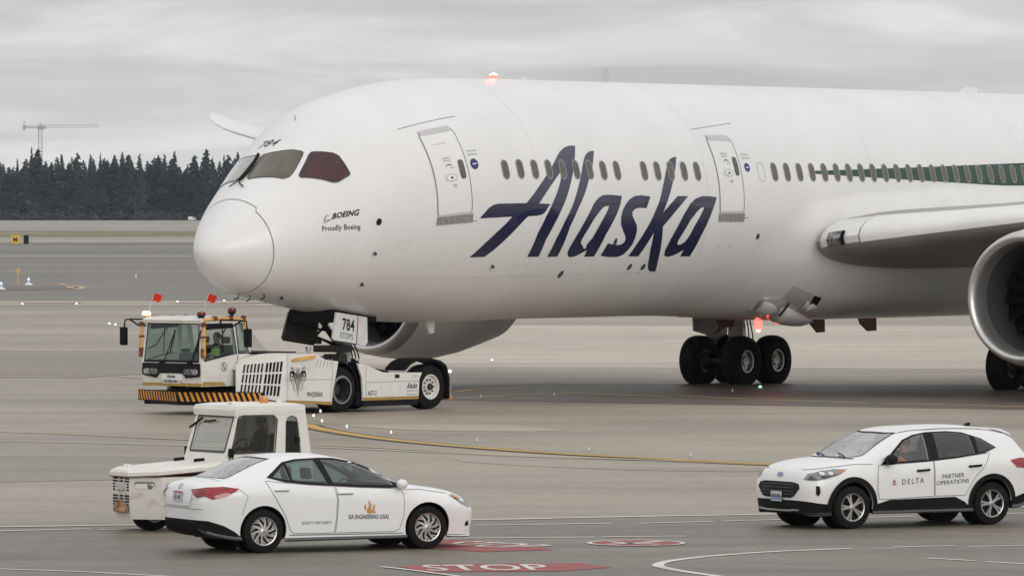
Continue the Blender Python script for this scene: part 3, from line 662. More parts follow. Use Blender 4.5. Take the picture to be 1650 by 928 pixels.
# ------------------------------------------------------------------ thin moist air
bm2 = B(); box(bm2, (-900, -60, -1.2), (900, 4300, 75))
me = bpy.data.meshes.new('haze'); bm2.to_mesh(me); bm2.free()
hm = bpy.data.materials.new('moist_air'); hm.use_nodes = True; ht = hm.node_tree; ht.nodes.clear()
ho = ht.nodes.new('ShaderNodeOutputMaterial'); hv = ht.nodes.new('ShaderNodeVolumePrincipled')
hv.inputs['Color'].default_value = (0.74, 0.85, 1.0, 1); hv.inputs['Density'].default_value = 3.4e-5; hv.inputs['Anisotropy'].default_value = 0.2
ht.links.new(hv.outputs[0], ho.inputs['Volume']); me.materials.append(hm)
hz_ = bpy.data.objects.new('haze', me); COL.objects.link(hz_); hz_['kind'] = 'stuff'

# ------------------------------------------------------------------ airliner (x aft from the nose, y to starboard, z up)
plane = thing('airliner', 'white wide-body airliner with dark blue script lettering being towed nose first', 'airliner', (-7.666, 153.80, -0.102), radians(54.02))
plane.scale = (1.02, 1.02, 1.02)
FS = [0, .25, .7, 1.4, 2.3, 3.3, 4.5, 6, 7.8, 10, 12.5]; FU = [sqrt(v) for v in FS]
FT = [-1.221, -0.742, -0.304, 0.317, 1.016, 1.773, 2.455, 2.85, 3.122, 3.224, 3.235]
FB = [-1.221, -1.642, -1.938, -2.206, -2.369, -2.531, -2.712, -2.889, -2.985, -3.01, -2.975]
FW = [0.0, 0.466, 0.847, 1.318, 1.726, 2.135, 2.572, 2.834, 2.99, 3.037, 3.004]
FM = [-1.221, -1.146, -1.073, -0.966, -0.789, -0.565, -0.319, -0.124, -0.007, 0.042, 0.037]
ZC = 5.243
def fsec(s):
    u = sqrt(min(max(s, 0), 12.5))
    t, b, w, m = (pchip(FU, a, u) for a in (FT, FB, FW, FM))
    if s > 43:
        q = (s-43)/20.5; e = q*q*(1.6-.6*q)
        t = t-e*.75; b = b+e*5.2; w = w*(1-.93*q**1.5); m = (t+b)/2*min(1, q*2)+m*(1-min(1, q*2))
    return t, b, w, m
def fus(s, ph, off=0.0, port=True):
    # point on the skin: ph in degrees, 0 = port side, 90 = crown, -90 = keel
    def q(s, a):
        t, b, w, m = fsec(s); sn = sin(a)
        return Vector((s, -w*cos(a), ZC+m+((t-m) if sn >= 0 else (m-b))*sn))
    a = radians(ph); p = q(s, a)
    if off:
        da = q(s, a+.01)-q(s, a-.01); dsv = q(s+.02, a)-q(max(s-.02, 1e-4), a)
        n = da.cross(dsv).normalized()
        if n.dot(Vector((0, p.y, p.z-ZC))) < 0: n = -n
        p = p+n*off
    return p
def mir(p): return Vector((p.x, -p.y, p.z))
bm = B(); ss = [(.02+3.52*i/64)**2 for i in range(65)]+[13+i*.75 for i in range(40)]+[43+20.2*i/26 for i in range(27)]
NR = 144
loft(bm, [[fus(s, 360*k/NR) for k in range(NR)] for s in ss])
obj('fuselage', bm, M['air_white'], plane, 60)
# decal patches that follow the skin: u = station, v = angle
R3 = 3.05
def skin(name, loops_list, m, parent, off=0.006, su=.5, sv=3.0, mi=None, smooth=None, star=False, both=False):
    bm = B()
    for i, lp in enumerate(loops_list): flat(bm, lp, mi=(mi[i] if mi else 0))
    grid_cut(bm, su, sv); wrap(bm, lambda u, v: fus(u, v, off) if not star else mir(fus(u, v, off)))
    return obj(name, bm, m, parent, smooth, fix=False)
def line(name, pts, w, m, parent=plane, off=0.004, closed=False):
    bm = B()
    # width in metres: work in (s, arc) then convert back
    pts = [(a, b/180*pi*R3) for a, b in pts]
    dn = []
    for i in range(len(pts)-(0 if closed else 1)):
        a, b = Vector(pts[i]), Vector(pts[(i+1) % len(pts)]); n = max(1, int((b-a).length/.25))
        dn += [tuple(a+(b-a)*k/n) for k in range(n)]
    if not closed: dn.append(pts[-1])
    ribbon_bm(bm, dn, w, closed); wrap(bm, lambda u, v: fus(u, v/pi*180/R3, off))
    return obj(name, bm, m, parent, fix=False)
def skin_text(name, txt, s0, ph0, w, h, m, shear=0, bold=0, space=1, off=.006, fwd=True, parent=plane):
    bm = B(); text_bm(bm, text2d(txt, w, h, shear, space, bold))
    t, b, wd, mm = fsec(s0)
    wrap(bm, lambda u, v: fus(s0+u, ph0+v/wd*180/pi, off))
    return obj(name, bm, m, parent, fix=False)
# radome joint
bm = B()
def rad_pt(k, d, off): 
    ph = 360*k/96; base = 1.226-.14*sin(radians(ph))+(.07 if 50 < (ph % 360) < 130 else 0)
    return fus(base+d, ph, off)
v0 = [bm.verts.new(rad_pt(k, -.011, .004)) for k in range(96)]; v1 = [bm.verts.new(rad_pt(k, .011, .004)) for k in range(96)]
for k in range(96): bm.faces.new((v0[k], v0[(k+1) % 96], v1[(k+1) % 96], v1[k]))
obj('radome_joint', bm, M['seam'], plane, fix=False)
# ---- the name on the side
LA = [(7.315, -26.3), (7.908, -26.3), (8.19, -22.73), (8.557, -17.41), (8.954, -11.63), (9.191, -8.16), (9.334, -6.53), (9.685, -6.35), (9.911, -5.86), (10.048, -4.65), (10.155, -2.55), (10.268, -0.76), (9.774, -0.51), (9.92, 1.82), (10.271, 7.03), (10.692, 12.33), (10.873, 14.54), (10.795, 10.47), (10.612, 5.52), (10.356, -0.63), (10.095, -7.02), (9.855, -14.78), (9.705, -26.8), (10.2, -26.8), (10.275, -18.14), (10.492, -10.9), (10.777, -3.18), (11.016, 3.09), (11.209, 8.64), (11.427, 14.92), (11.677, 22.08), (11.836, 27.11), (11.54, 26.92), (11.296, 25.92), (11.054, 23.98), (10.866, 21.63), (10.633, 18.35), (10.458, 15.77), (10.156, 11.97), (9.808, 7.33), (9.494, 3.09), (9.234, -0.26), (8.047, 0.1), (7.858, -0.42), (7.697, -1.63), (7.352, -6.56), (8.674, -6.42), (8.432, -9.79), (8.108, -13.89), (7.767, -18.77), (7.499, -23.16)]
Ll = [(12.6, 24.52), (12.525, 22.26), (12.315, 16.32), (12.078, 10.98), (11.814, 4.15), (11.532, -2.33), (11.227, -11.57), (11.03, -26.95), (10.581, -26.95), (10.721, -17.52), (10.96, -9.02), (11.22, -2.34), (11.466, 4.92), (11.692, 11.35), (11.893, 17.1), (12.038, 20.48), (12.176, 22.64), (12.333, 23.96), (12.465, 24.42)]
La = [(13.476, 3.13), (13.381, -1.6), (13.264, -5.54), (13.091, -10.49), (12.912, -15.78), (12.692, -27.3), (12.262, -27.3), (12.251, -23.78), (12.023, -25.61), (11.822, -27.03), (11.609, -27.41), (11.489, -26.56), (11.418, -24.66), (11.438, -22.02), (11.58, -16.9), (11.788, -10.92), (12.002, -5.53), (12.209, -0.64), (12.323, 1.01), (12.44, 2.26), (12.601, 3.33), (12.804, 3.66), (13.073, 3.58)]
Lah = [(12.886, -1.5), (12.752, -1.7), (12.621, -2.58), (12.452, -4.79), (12.254, -8.23), (12.084, -12.44), (11.933, -16.45), (11.872, -18.74), (11.898, -20.29), (12.008, -21.35), (12.072, -22.79), (12.181, -22.97), (12.178, -20.6), (12.233, -19.57), (12.343, -17.52), (12.438, -14.48), (12.592, -9.98), (12.77, -5.53), (12.868, -2.83)]
Ls = [(14.769, 2.94), (14.585, -2.67), (14.243, -2.48), (14.064, -3.07), (13.958, -4.55), (13.97, -6.29), (14.083, -8.53), (14.219, -11.04), (14.278, -14.08), (14.272, -17.16), (14.226, -20.81), (14.113, -24.01), (13.965, -26.46), (13.736, -27.7), (13.374, -27.66), (12.966, -26.88), (13.106, -20.29), (13.394, -21.0), (13.67, -21.18), (13.819, -19.99), (13.856, -18.16), (13.768, -15.83), (13.634, -13.53), (13.513, -11.01), (13.461, -7.52), (13.523, -3.57), (13.65, -0.61), (13.833, 1.75), (14.064, 3.15), (14.338, 3.48)]
Lk = [(16.264, 22.06), (16.113, 17.37), (15.909, 11.53), (15.721, 5.83), (15.514, -0.12), (15.363, -4.76), (15.668, -0.78), (16.013, 3.15), (16.495, 3.16), (15.983, -3.44), (15.6, -9.1), (15.422, -11.79), (15.478, -15.89), (15.562, -22.22), (15.685, -29.64), (15.839, -36.59), (15.565, -36.37), (15.395, -34.3), (15.283, -31.12), (15.136, -24.35), (15.087, -18.64), (15.065, -14.84), (14.947, -18.63), (14.69, -27.46), (14.233, -27.4), (14.39, -21.75), (14.603, -15.5), (14.835, -9.08), (15.03, -3.1), (15.177, 0.81), (15.369, 7.7), (15.583, 14.07), (15.773, 18.65), (15.917, 20.66), (16.068, 21.69)]
La2 = [(17.834, 2.64), (17.661, -3.1), (17.469, -9.84), (17.278, -16.71), (17.07, -27.77), (16.633, -27.71), (16.662, -23.93), (16.522, -25.38), (16.275, -27.21), (16.023, -27.93), (15.867, -27.01), (15.813, -24.42), (15.899, -18.71), (16.079, -12.5), (16.309, -6.1), (16.594, -0.44), (16.845, 1.98), (17.16, 3.18), (17.473, 3.13)]
La2h = [(17.251, -2.23), (17.095, -2.43), (16.918, -4.44), (16.646, -8.8), (16.426, -14.57), (16.278, -19.09), (16.279, -21.0), (16.403, -21.44), (16.607, -19.82), (16.725, -17.02), (16.874, -11.86), (17.063, -7.12), (17.195, -3.77)]
for lp in ([LA], [Ll], [La, Lah], [Ls], [Lk], [La2, La2h]): skin('letter', [lp], M['navy'], plane)
# the same name on the far side, built forward-reading from a mirrored layout
for lp in ([LA], [Ll], [La, Lah], [Ls], [Lk], [La2, La2h]): skin('letter', [[[(25.15-u, v) for u, v in l] for l in lp]], M['navy'], plane, star=True)
# ---- cabin windows
def win_bm(s, ph=15.25, star=False, solid=False):
    bm = B(); hw, hv = .148, 4.75
    o = [(s+hw*x, ph+hv*y) for x, y in ((a, b) for a, b in [(cos(t)*1.0 if True else 0, (.42 if sin(t) > 0 else -.42)*1.0+sin(t)*.58) for t in [2*pi*(i+.5)/20 for i in range(20)]])]
    i_ = [(s+(u-s)*.80, ph+(v-ph)*.90) for u, v in o]
    flat(bm, [o, i_], 1); flat(bm, [i_], 0)
    grid_cut(bm, None, 3.0)
    f = (lambda u, v: mir(fus(u, v, .010))) if star else (lambda u, v: fus(u, v, .010))
    wrap(bm, f); return bm
idx = [i for i in list(range(0, 9))+list(range(10, 15))+list(range(20, 41))+list(range(41, 58))+list(range(62, 76)) if 8.5+.6107*i < 45]
base = {}
for st in (False, True):
    for i in idx:
        s = 8.512+.6107*i
        if s < 12.6: obj('cabin_window', win_bm(s, 15.6 if s < 9.5 else 15.3, st), [M['pane'], M['rim_pane']], plane, fix=False)
        elif st not in base:
            base[st] = (obj('cabin_window', win_bm(s, 15.0, st), [M['pane'], M['rim_pane']], plane, fix=False), s)
        else: share('cabin_window', base[st][0], plane, (s-base[st][1], 0, 0))
s = 20.10; line('window_plug', [(s+.15*cos(t), 15.0+4.75*((.42 if sin(t) > 0 else -.42)+.58*sin(t))) for t in [2*pi*(i+.5)/24 for i in range(24)]], .025, M['ink_faint'], closed=True)
# ---- passenger doors
def pdoor(sa, sb, ptop, pbot, star=False, wsl=0.0):
    f = (lambda u, v: mir(fus(u, v, .012))) if star else (lambda u, v: fus(u, v, .012))
    rw, rv = .16, 3.2
    def rr(e=0.0):
        p = []
        for cx, cy, a in ((sb-rw, ptop-rv, 0), (sa+rw, ptop-rv, pi/2), (sa+rw, pbot+rv, pi), (sb-rw, pbot+rv, 3*pi/2)):
            for i in range(5): p.append((cx+(rw+e)*cos(a+pi/2*i/4), cy+(rv+e*19)*sin(a+pi/2*i/4)))
        return p
    bm = B(); flat(bm, [rr()]); grid_cut(bm, .4, 2.5); wrap(bm, f); d = obj('passenger_door', bm, M['air_white'], plane, 60, fix=False)
    bm = B(); flat(bm, [rr(.022), rr(-.008)]); grid_cut(bm, .4, 2.5); wrap(bm, lambda u, v: (mir(fus(u, v, .015)) if star else fus(u, v, .015))); obj('door_gap', bm, M['seam'], d, fix=False)
    def patch(nm, lp, m, off=.016):
        bm = B(); flat(bm, [lp]); grid_cut(bm, .4, 2.0); wrap(bm, lambda u, v: (mir(fus(u, v, off)) if star else fus(u, v, off))); return obj(nm, bm, m, d, fix=False)
    w = sb-sa
    patch('header', [(sa-.01, ptop+1.0), (sb-.10, ptop+1.0), (sb-.02, ptop-2.2), (sa+.10, ptop-2.0)], M['light_grey'], .02)
    patch('sill', [(sa-.03, pbot+.3), (sb+.05, pbot+.3), (sb+.05, pbot-3.8), (sa-.03, pbot-3.8)], M['mid_grey'], .022)
    patch('sill_top', [(sa, pbot+1.4), (sb+.02, pbot+1.4), (sb+.02, pbot+.3), (sa, pbot+.3)], M['light_grey'], .022)
    cx = sa+w*.83
    patch('window', [(cx+.105*x, 17.6+4.6*y) for x, y in rrect(-1, -1, 1, 1, .5)], M['pane'], .018)
    hx = sa+w*.47
    hp = patch('handle_plate', [(hx+.23*a, 14.3+2.0*b) for a, b in circ(0, 0, 1, 1, 8)], M['light_grey'], .02)
    patch('handle_inner', [(hx+.18*a, 14.3+1.5*b) for a, b in circ(0, 0, 1, 1, 8)], M['air_white'], .023)
    patch('handle', [(hx-.04, 14.6), (hx+.06, 14.6), (hx+.03, 13.6), (hx-.01, 13.6)], M['ink'], .027)
    patch('arrow', [(hx-.11+.22*i/6, 20.1+.9*sin(pi*i/6)) for i in range(7)]+[(hx+.11-.22*i/6, 19.7+.75*sin(pi*i/6)) for i in range(7)], M['ink_grey'], .02)
    for a, b, c, e in ((-.17, .12, 23.6, 24.3), (-.15, .12, 22.3, 23.0), (.02, .16, 18.6, 19.2), (.02, .15, 9.6, 11.0), (-.3, .2, 31.5, 31.8)): patch('stencil', [(hx+a, c), (hx+b, c), (hx+b, e), (hx+a, e)], M['ink_faint'], .018)
    return d
pdoor(5.80, 7.03, 39.6, -4.3); pdoor(5.80, 7.03, 39.6, -4.3, True)
pdoor(17.99, 19.11, 32.9, -5.6); pdoor(17.99, 19.11, 32.9, -5.6, True)
for s0, p0, k in ((7.33, 19.35, 1.0), (19.46, 17.1, .85)):
    a = skin('exit_disc', [[circ(s0, p0, .15*k, 2.6*k, 24)]], M['purple'], plane, .008)
    skin('arrow', [[[(s0-.10*k, p0), (s0+.02*k, p0+.5), (s0+.02*k, p0+.2), (s0+.1*k, p0+.2), (s0+.1*k, p0-.2), (s0+.02*k, p0-.2), (s0+.02*k, p0-.5)]]], M['placard_white'], a, .011)
    for dv in (4.4, 6.2): skin('stencil', [[[(s0-.16, p0+dv), (s0+.22, p0+dv), (s0+.22, p0+dv+.7), (s0-.16, p0+dv+.7)]]], M['ink_faint'], plane, .006)
line('rain_gutter', [(5.28, 44.9), (7.47, 45.3)], .022, M['seam']); line('rain_gutter', [(17.5, 37.1), (19.6, 41.4)], .018, M['seam'])
for s0 in (7.05, 19.16): line('scuff_mark', [(s0, -7.6), (s0+.22, -7.6)], .02, M['seam'])
# ---- green band along the rear cabin windows
skin('livery_band', [[[(22.7, 15.7), (22.7, 14.2), (27.87, 11.3), (33.43, 8.33), (44, 2.4), (50, -4), (55, -10), (55, 22), (50, 26), (44, 27.5), (33.7, 21.01), (28.0, 18.0)]]], M['green'], plane, .005, su=1.0)
skin('livery_band', [[[(22.7, 15.7), (22.7, 14.2), (27.87, 11.3), (33.43, 8.33), (44, 2.4), (50, -4), (55, -10), (55, 22), (50, 26), (44, 27.5), (33.7, 21.01), (28.0, 18.0)]]], M['green'], plane, .005, su=1.0, star=True)
# ---- cockpit glazing, mirrored about the slightly offset centre post
W2 = [(2.548, 93.14), (2.652, 82.71), (2.80, 72.85), (2.874, 65.76), (2.855, 63.88), (2.723, 61.87), (2.33, 57.1), (2.213, 56.71), (2.089, 59.08), (1.90, 74.5), (1.765, 87.78), (1.806, 90.75), (1.876, 92.11), (2.459, 94.2)]
W3 = [(3.032, 58.91), (3.361, 49.15), (3.423, 45.68), (3.446, 32.19), (3.394, 31.34), (3.084, 30.93), (2.965, 32.46), (2.405, 49.12), (2.406, 51.43), (2.47, 53.03), (2.908, 59.35), (2.987, 59.67)]
def cockpit(lp, m, mirror):
    q = [(u, 194-v) for u, v in lp] if mirror else lp
    c = (sum(u for u, v in q)/len(q), sum(v for u, v in q)/len(q))
    def sc(k): return [(c[0]+(u-c[0])*k, c[1]+(v-c[1])*k) for u, v in q]
    bm = B(); flat(bm, [q]); grid_cut(bm, .12, 2.5); wrap(bm, lambda u, v: fus(u, v, .012)); w = obj('cockpit_window', bm, m, plane, 60, fix=False)
    bm = B(); flat(bm, [sc(1.035), sc(.985)]); grid_cut(bm, .12, 2.5); wrap(bm, lambda u, v: fus(u, v, .015)); obj('frame', bm, M['seam_dark'], w, fix=False)
cockpit(W2, M['ws_brown'], False); cockpit(W2, M['ws_grey'], True); cockpit(W3, M['ws_red'], False); cockpit(W3, M['ws_red'], True)
for pts in ([(2.56, 98.6), (2.30, 96.9), (1.95, 96.2), (1.70, 98.8), (1.64, 100.2), (1.55, 106)], [(2.53, 97.4), (2.2, 95.2), (1.95, 94.6), (1.72, 96.4), (1.60, 94.2), (1.50, 86.5)]):
    bm = B(); P_ = [fus(u, v, .045) for u, v in smooth_poly(pts, 5, False)]; n = len(P_); tube(bm, P_, [.035 if i < n*.55 else .016 for i in range(n)], 6); obj('wiper', bm, M['black'], plane, 40)
bm = B(); text_bm(bm, text2d('784', .60, .24, .35, 1.1, .0)); wrap(bm, lambda u, v: fus(2.82+v*.93, 106.0-u/.60*17.5, .008)); obj('fleet_number', bm, M['ink'], plane, fix=False)
bm = B(); text_bm(bm, text2d('BOEING', .80, .155, .45, 1.05, .035)); wrap(bm, lambda u, v: fus(2.705+u*.93, 9.1-u*3.9+v*24, .006)); obj('maker_name', bm, M['ink'], plane, fix=False)
bm = B(); text_bm(bm, text2d('Proudly Boeing', 1.08, .20, 0, 1.05, .012)); wrap(bm, lambda u, v: fus(2.44+u*.93, 1.55-u*4.9+v*24, .006)); obj('slogan', bm, M['ink'], plane, fix=False)
bm = B()
ribbon_bm(bm, circ(2.585, 10.6/24, .075, .085, 28, .6, 5.6), .011); ribbon_bm(bm, [(2.60, 13.9/24), (2.54, 10.6/24), (2.505, 8.1/24), (2.53, 7.6/24)], .011); ribbon_bm(bm, [(2.55, 9.4/24), (2.66, 9.25/24), (2.78, 8.9/24)], [.012, .022, .002])
wrap(bm, lambda u, v: fus(u, v*24, .006)); obj('maker_emblem', bm, M['ink'], plane, fix=False)
# ---- small ports, probes, vents
for s0, p0, a, b in ((11.59, -37.2, .09, 2.2), (14.53, -33.5, .085, 1.9), (15.15, -33.6, .085, 1.9), (13.42, -19.6, .07, 2.0), (19.98, -17.2, .075, 1.6)):
    skin('port_cover', [[circ(s0, p0, a, b, 16)]], M['seam_dark'], plane, .010)
skin('static_port', [[circ(3.933, -.55, .075, 2.1, 16)]], M['ink'], plane, .010)
for s0, p0 in ((3.965, -21.1), (4.08, -44.3), (2.35, -70), (8.41, -31.6)):
    bm = B(); p = fus(s0, p0, 0); n = (fus(s0, p0, .1)-p)/.1; cyl(bm, p-n*.02, p+n*.06, .05, .03, 8); cyl(bm, p+n*.05, p+n*.07+Vector((-.12, 0, 0)), .018, .01, 6); obj('air_probe', bm, M['dark_steel'], plane, 40)
for s0, p0 in ((1.6, -82), (1.75, -70), (1.35, -88)):
    bm = B(); p = fus(s0, p0, 0); n = (fus(s0, p0, .1)-p)/.1; tube(bm, [p-n*.02, p+n*.10, p+n*.15+Vector((-.14, 0, 0))], .016, 6); obj('static_wick', bm, M['black'], plane)
for s0, p0 in ((18.2, -22.5), (18.7, -22.5), (15.0, -37), (14.6, -37)): line('drain_slot', [(s0, p0), (s0+.16, p0)], .03, M['light_grey'])
# crown: beacon and aerials
bm = B(); c = fus(11.98, 90); lathe(bm, [(-.03, .16), (.02, .15)], 16, 'Z', c); o = obj('beacon_base', bm, M['light_grey'], plane, 40)
bm = B(); lathe(bm, [(.02, .11), (.08, .105), (.13, .06), (.14, .002)], 16, 'Z', c); obj('beacon_lens', bm, M['beacon_red'], o, 60)
bm = B(); lathe(bm, [(.10, .108), (.125, .075), (.146, .03), (.15, .001)], 14, 'Z', c); obj('lamp_core', bm, M['beacon_core'], o, 60)
def aerial(s0, l, h, m='air_white', ph=90, sweep=.5):
    bm = B(); c = fus(s0, ph, 0); d = 1 if ph > 0 else -1
    prism(bm, [(0, -.05), (l, -.05), (l*.95, h*.9), (l*.55+.0, h), (l*sweep, h)], lambda u, v: c+Vector((u, -.025, v*d)), (0, .05, 0)); obj('aerial', bm, M[m], plane)
aerial(16.8, .34, .40, 'light_grey'); aerial(7.9, .5, .07); aerial(13.2, .22, .10, 'placard_white'); aerial(34.6, 1.1, .16); aerial(9.0, .4, .30, ph=-90); 
bm = B(); p = fus(3.75, 92); tube(bm, [p, p+Vector((0, 0, .13))], .012, 5); obj('icing_probe', bm, M['seam'], plane)
# ---- wing-body fairing
def fair(s, ph):
    # front edge sweeps forward towards the keel
    f0 = pchip([-90, -70, -52, -32, -22, -12, -2, 3, 6, 9], [18.2, 18.6, 19.3, 19.5, 20.0, 20.7, 21.8, 23.2, 25.0, 28], ph)
    k = sstep(f0, f0+6.5, s)*(1-sstep(38, 44.5, s))
    vert = pchip([-90, -75, -60, -45, -30, -15, -5, 2, 6, 9], [.16, .30, .50, .66, .68, .58, .40, .20, .06, 0], ph)
    return .004+k*vert
bm = B(); rows = []
phs = [-90+i*2.25 for i in range(45)]
for i in range(70):
    r = []
    for ph in phs:
        f0 = pchip([-90, -70, -52, -32, -22, -12, -2, 3, 6, 9], [18.2, 18.6, 19.3, 19.5, 20.0, 20.7, 21.8, 23.2, 25.0, 28], ph)
        s = f0+(44.8-f0)*(i/69)**1.3
        r.append(fus(s, ph, fair(s, ph)))
    rows.append(r)
for half in (0, 1):
    V = [[bm.verts.new(p if not half else mir(p)) for p in r] for r in rows]
    for a, b in zip(V, V[1:]):
        for k in range(len(phs)-1): bm.faces.new((a[k], a[k+1], b[k+1], b[k]))
bmesh.ops.remove_doubles(bm, verts=bm.verts, dist=.001)
fairing = obj('wing_fairing', bm, M['air_belly'], plane, 80)
# inlets in the belly: a flat rectangular exhaust with painted shade and a scoop blister
def fskin(nm, lp, m, off, par=fairing):
    bm = B(); flat(bm, [lp]); grid_cut(bm, .2, 3.0); wrap(bm, lambda u, v: fus(u, v, fair(u, v)+off)); return obj(nm, bm, m, par, fix=False)
fskin('exhaust_recess', [(22.35, -42.5), (23.8, -46.8), (24.1, -57.0), (22.4, -52.5)], M['light_grey'], .008)
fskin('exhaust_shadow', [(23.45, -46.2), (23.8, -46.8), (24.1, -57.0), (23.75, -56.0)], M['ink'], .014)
bm = B()
for s0, s1, p0, wd, hh in ((21.7, 25.0, -58, .28, .21), (23.4, 24.2, -53, .15, .10)):
    secs = []
    for i in range(13):
        q = i/12; s = s0+(s1-s0)*q; pr = sin(pi*min(1, q*1.9+.28)) if q < .38 else cos((q-.38)/.62*pi/2)
        pr = max(.04, pr)
        secs.append([fus(s, p0-(s-s0)*4+a*wd*22*(.6+.4*pr), fair(s, p0)+hh*pr*sqrt(max(0, 1-a*a))-.02) for a in [-1+2*j/10 for j in range(11)]])
    loft(bm, secs, cap=False, closed=False)
obj('air_scoop', bm, M['air_belly'], fairing, 70)
fskin('scoop_mouth', [(21.55, -52), (22.45, -50.5), (22.75, -61), (21.85, -64)], M['air_white'], .09)
fskin('scoop_gap', [(22.40, -50.4), (22.52, -50.3), (22.82, -60.8), (22.70, -61)], M['seam_dark'], .19)
bm = B(); c = Vector((24.16, -.1, 2.0)); lathe(bm, [(-.20, .002), (-.18, .07), (-.12, .10), (.14, .10)], 14, 'Z', c); o = obj('beacon_lens', bm, M['beacon_red'], plane, 60)
bm = B(); lathe(bm, [(-.26, .002), (-.235, .05), (-.19, .06)], 14, 'Z', c); obj('lamp_core', bm, M['beacon_core'], o, 60)
# ---- wings
def airfoil(n=18, th=.12, camber=.02):
    up, lo = [], []
    for i in range(n+1):
        x = (1-cos(pi*i/n))/2; t = 5*th*(.2969*sqrt(x)-.126*x-.3516*x*x+.2843*x**3-.1036*x**4); c = camber*4*x*(1-x)
        up.append((x, c+t)); lo.append((x, c-t))
    return up[::-1]+lo[1:-1]
WK = [2.2, 3.75, 7, 10.7, 15, 20, 25, 27.5, 29.2, 30.4, 31.2]
WLE = [23.4, 22.2, 23.9, 26.2, 28.85, 31.95, 35.05, 36.45, 37.3, 38.1, 39.2]
WCH = [11.2, 12.1, 10.2, 8.1, 6.4, 4.9, 3.5, 2.8, 2.1, 1.1, .3]
WZ = [4.10, 4.32, 4.74, 5.22, 5.78, 6.42, 7.07, 7.42, 7.70, 8.02, 8.22]
WT = [.125, .122, .108, .10, .10, .10, .095, .09, .09, .09, .09]
def wing_pt(Y, x, z): 
    ch = pchip(WK, WCH, Y); tw = radians(pchip(WK, [3.5, 3.5, 2.6, 2, 1.5, 1, .5, 0, 0, 0, 0], Y)); th = pchip(WK, WT, Y)/.12
    return Vector((pchip(WK, WLE, Y)+ch*(x*cos(tw)+z*th*sin(tw)), -Y, pchip(WK, WZ, Y)+ch*(z*th*cos(tw)-x*sin(tw))))
AF = airfoil()
ys = [2.2+i*.55 for i in range(52)]+[30.4, 30.8, 31.2]
for sgn, nm in ((1, 'port'), (-1, 'star')):
    bm = B(); loft(bm, [[(wing_pt(Y, x, z) if sgn > 0 else mir(wing_pt(Y, x, z))) for x, z in AF] for Y in ys if Y < 26.5])
    wg = obj('wing', bm, M['wing_grey'], plane, 40)
    bm = B(); loft(bm, [[(wing_pt(Y, x, z) if sgn > 0 else mir(wing_pt(Y, x, z))) for x, z in AF] for Y in ys if Y > 25.8]); obj('raked_tip', bm, M['air_white'], wg, 40)
    # bright leading edge skin (slats)
    bm = B(); LEp = [(x, z*1.02+(.0015 if z > 0 else -.0015)) for x, z in AF if (x < .115 and z > 0) or x < .012]; LEp = [(x-.0015, z) for x, z in LEp]
    for a, b in ((4.55, 9.2), (11.9, 18.0), (18.04, 24), (24.04, 27.4)):
        n = 10; loft(bm, [[(wing_pt(a+(b-a)*i/n, x, z) if sgn > 0 else mir(wing_pt(a+(b-a)*i/n, x, z))) for x, z in LEp] for i in range(n+1)], cap=False, closed=False)
    obj('leading_edge_slat', bm, M['air_belly'], wg, 50)
    bm = B(); LEp2 = [(x-.002, z*1.03) for x, z in AF if (x < .10 and z > 0) or x < .02]; loft(bm, [[(wing_pt(a, x, z) if sgn > 0 else mir(wing_pt(a, x, z))) for x, z in LEp2] for a in (3.3, 3.5, 3.75, 4.1, 4.52)], cap=False, closed=False)
    rc = obj('root_cap', bm, M['air_belly'], wg, 50)
    bm = B(); loft(bm, [[(wing_pt(a, x, z) if sgn > 0 else mir(wing_pt(a, x, z))) for x, z in [(q-.004, w*1.05-.001) for q, w in AF if q < k]] for a, k in ((3.62, .03), (3.9, .03), (4.15, .03))], cap=False, closed=False); obj('landing_light', bm, M['lens_clear'], wg, 50)
    bm = B(); loft(bm, [[(wing_pt(a, x, z) if sgn > 0 else mir(wing_pt(a, x, z))) for x, z in [(q-.006, w*1.08-.002) for q, w in AF if q < k]] for a, k in ((4.05, .016), (4.16, .016))], cap=False, closed=False); obj('lamp_bezel', bm, M['black'], wg, 50)
    # flap track fairings
    for Y in (6.3, 13.6, 18.6):
        bm = B(); secs = []
        for i in range(11):
            q = i/10; w = .34*sin(pi*min(1, q*1.1+.04))**.6+.01; p = wing_pt(Y, .55+.62*q, -.045-.02*q)
            secs.append([p+Vector((0, w*.62*cos(t), -.12+w*.9*sin(t))) if sgn > 0 else mir(p)+Vector((0, w*.62*cos(t), -.12+w*.9*sin(t))) for t in [2*pi*k/14 for k in range(14)]])
        loft(bm, secs); obj('flap_fairing', bm, M['air_grey'], wg, 60)
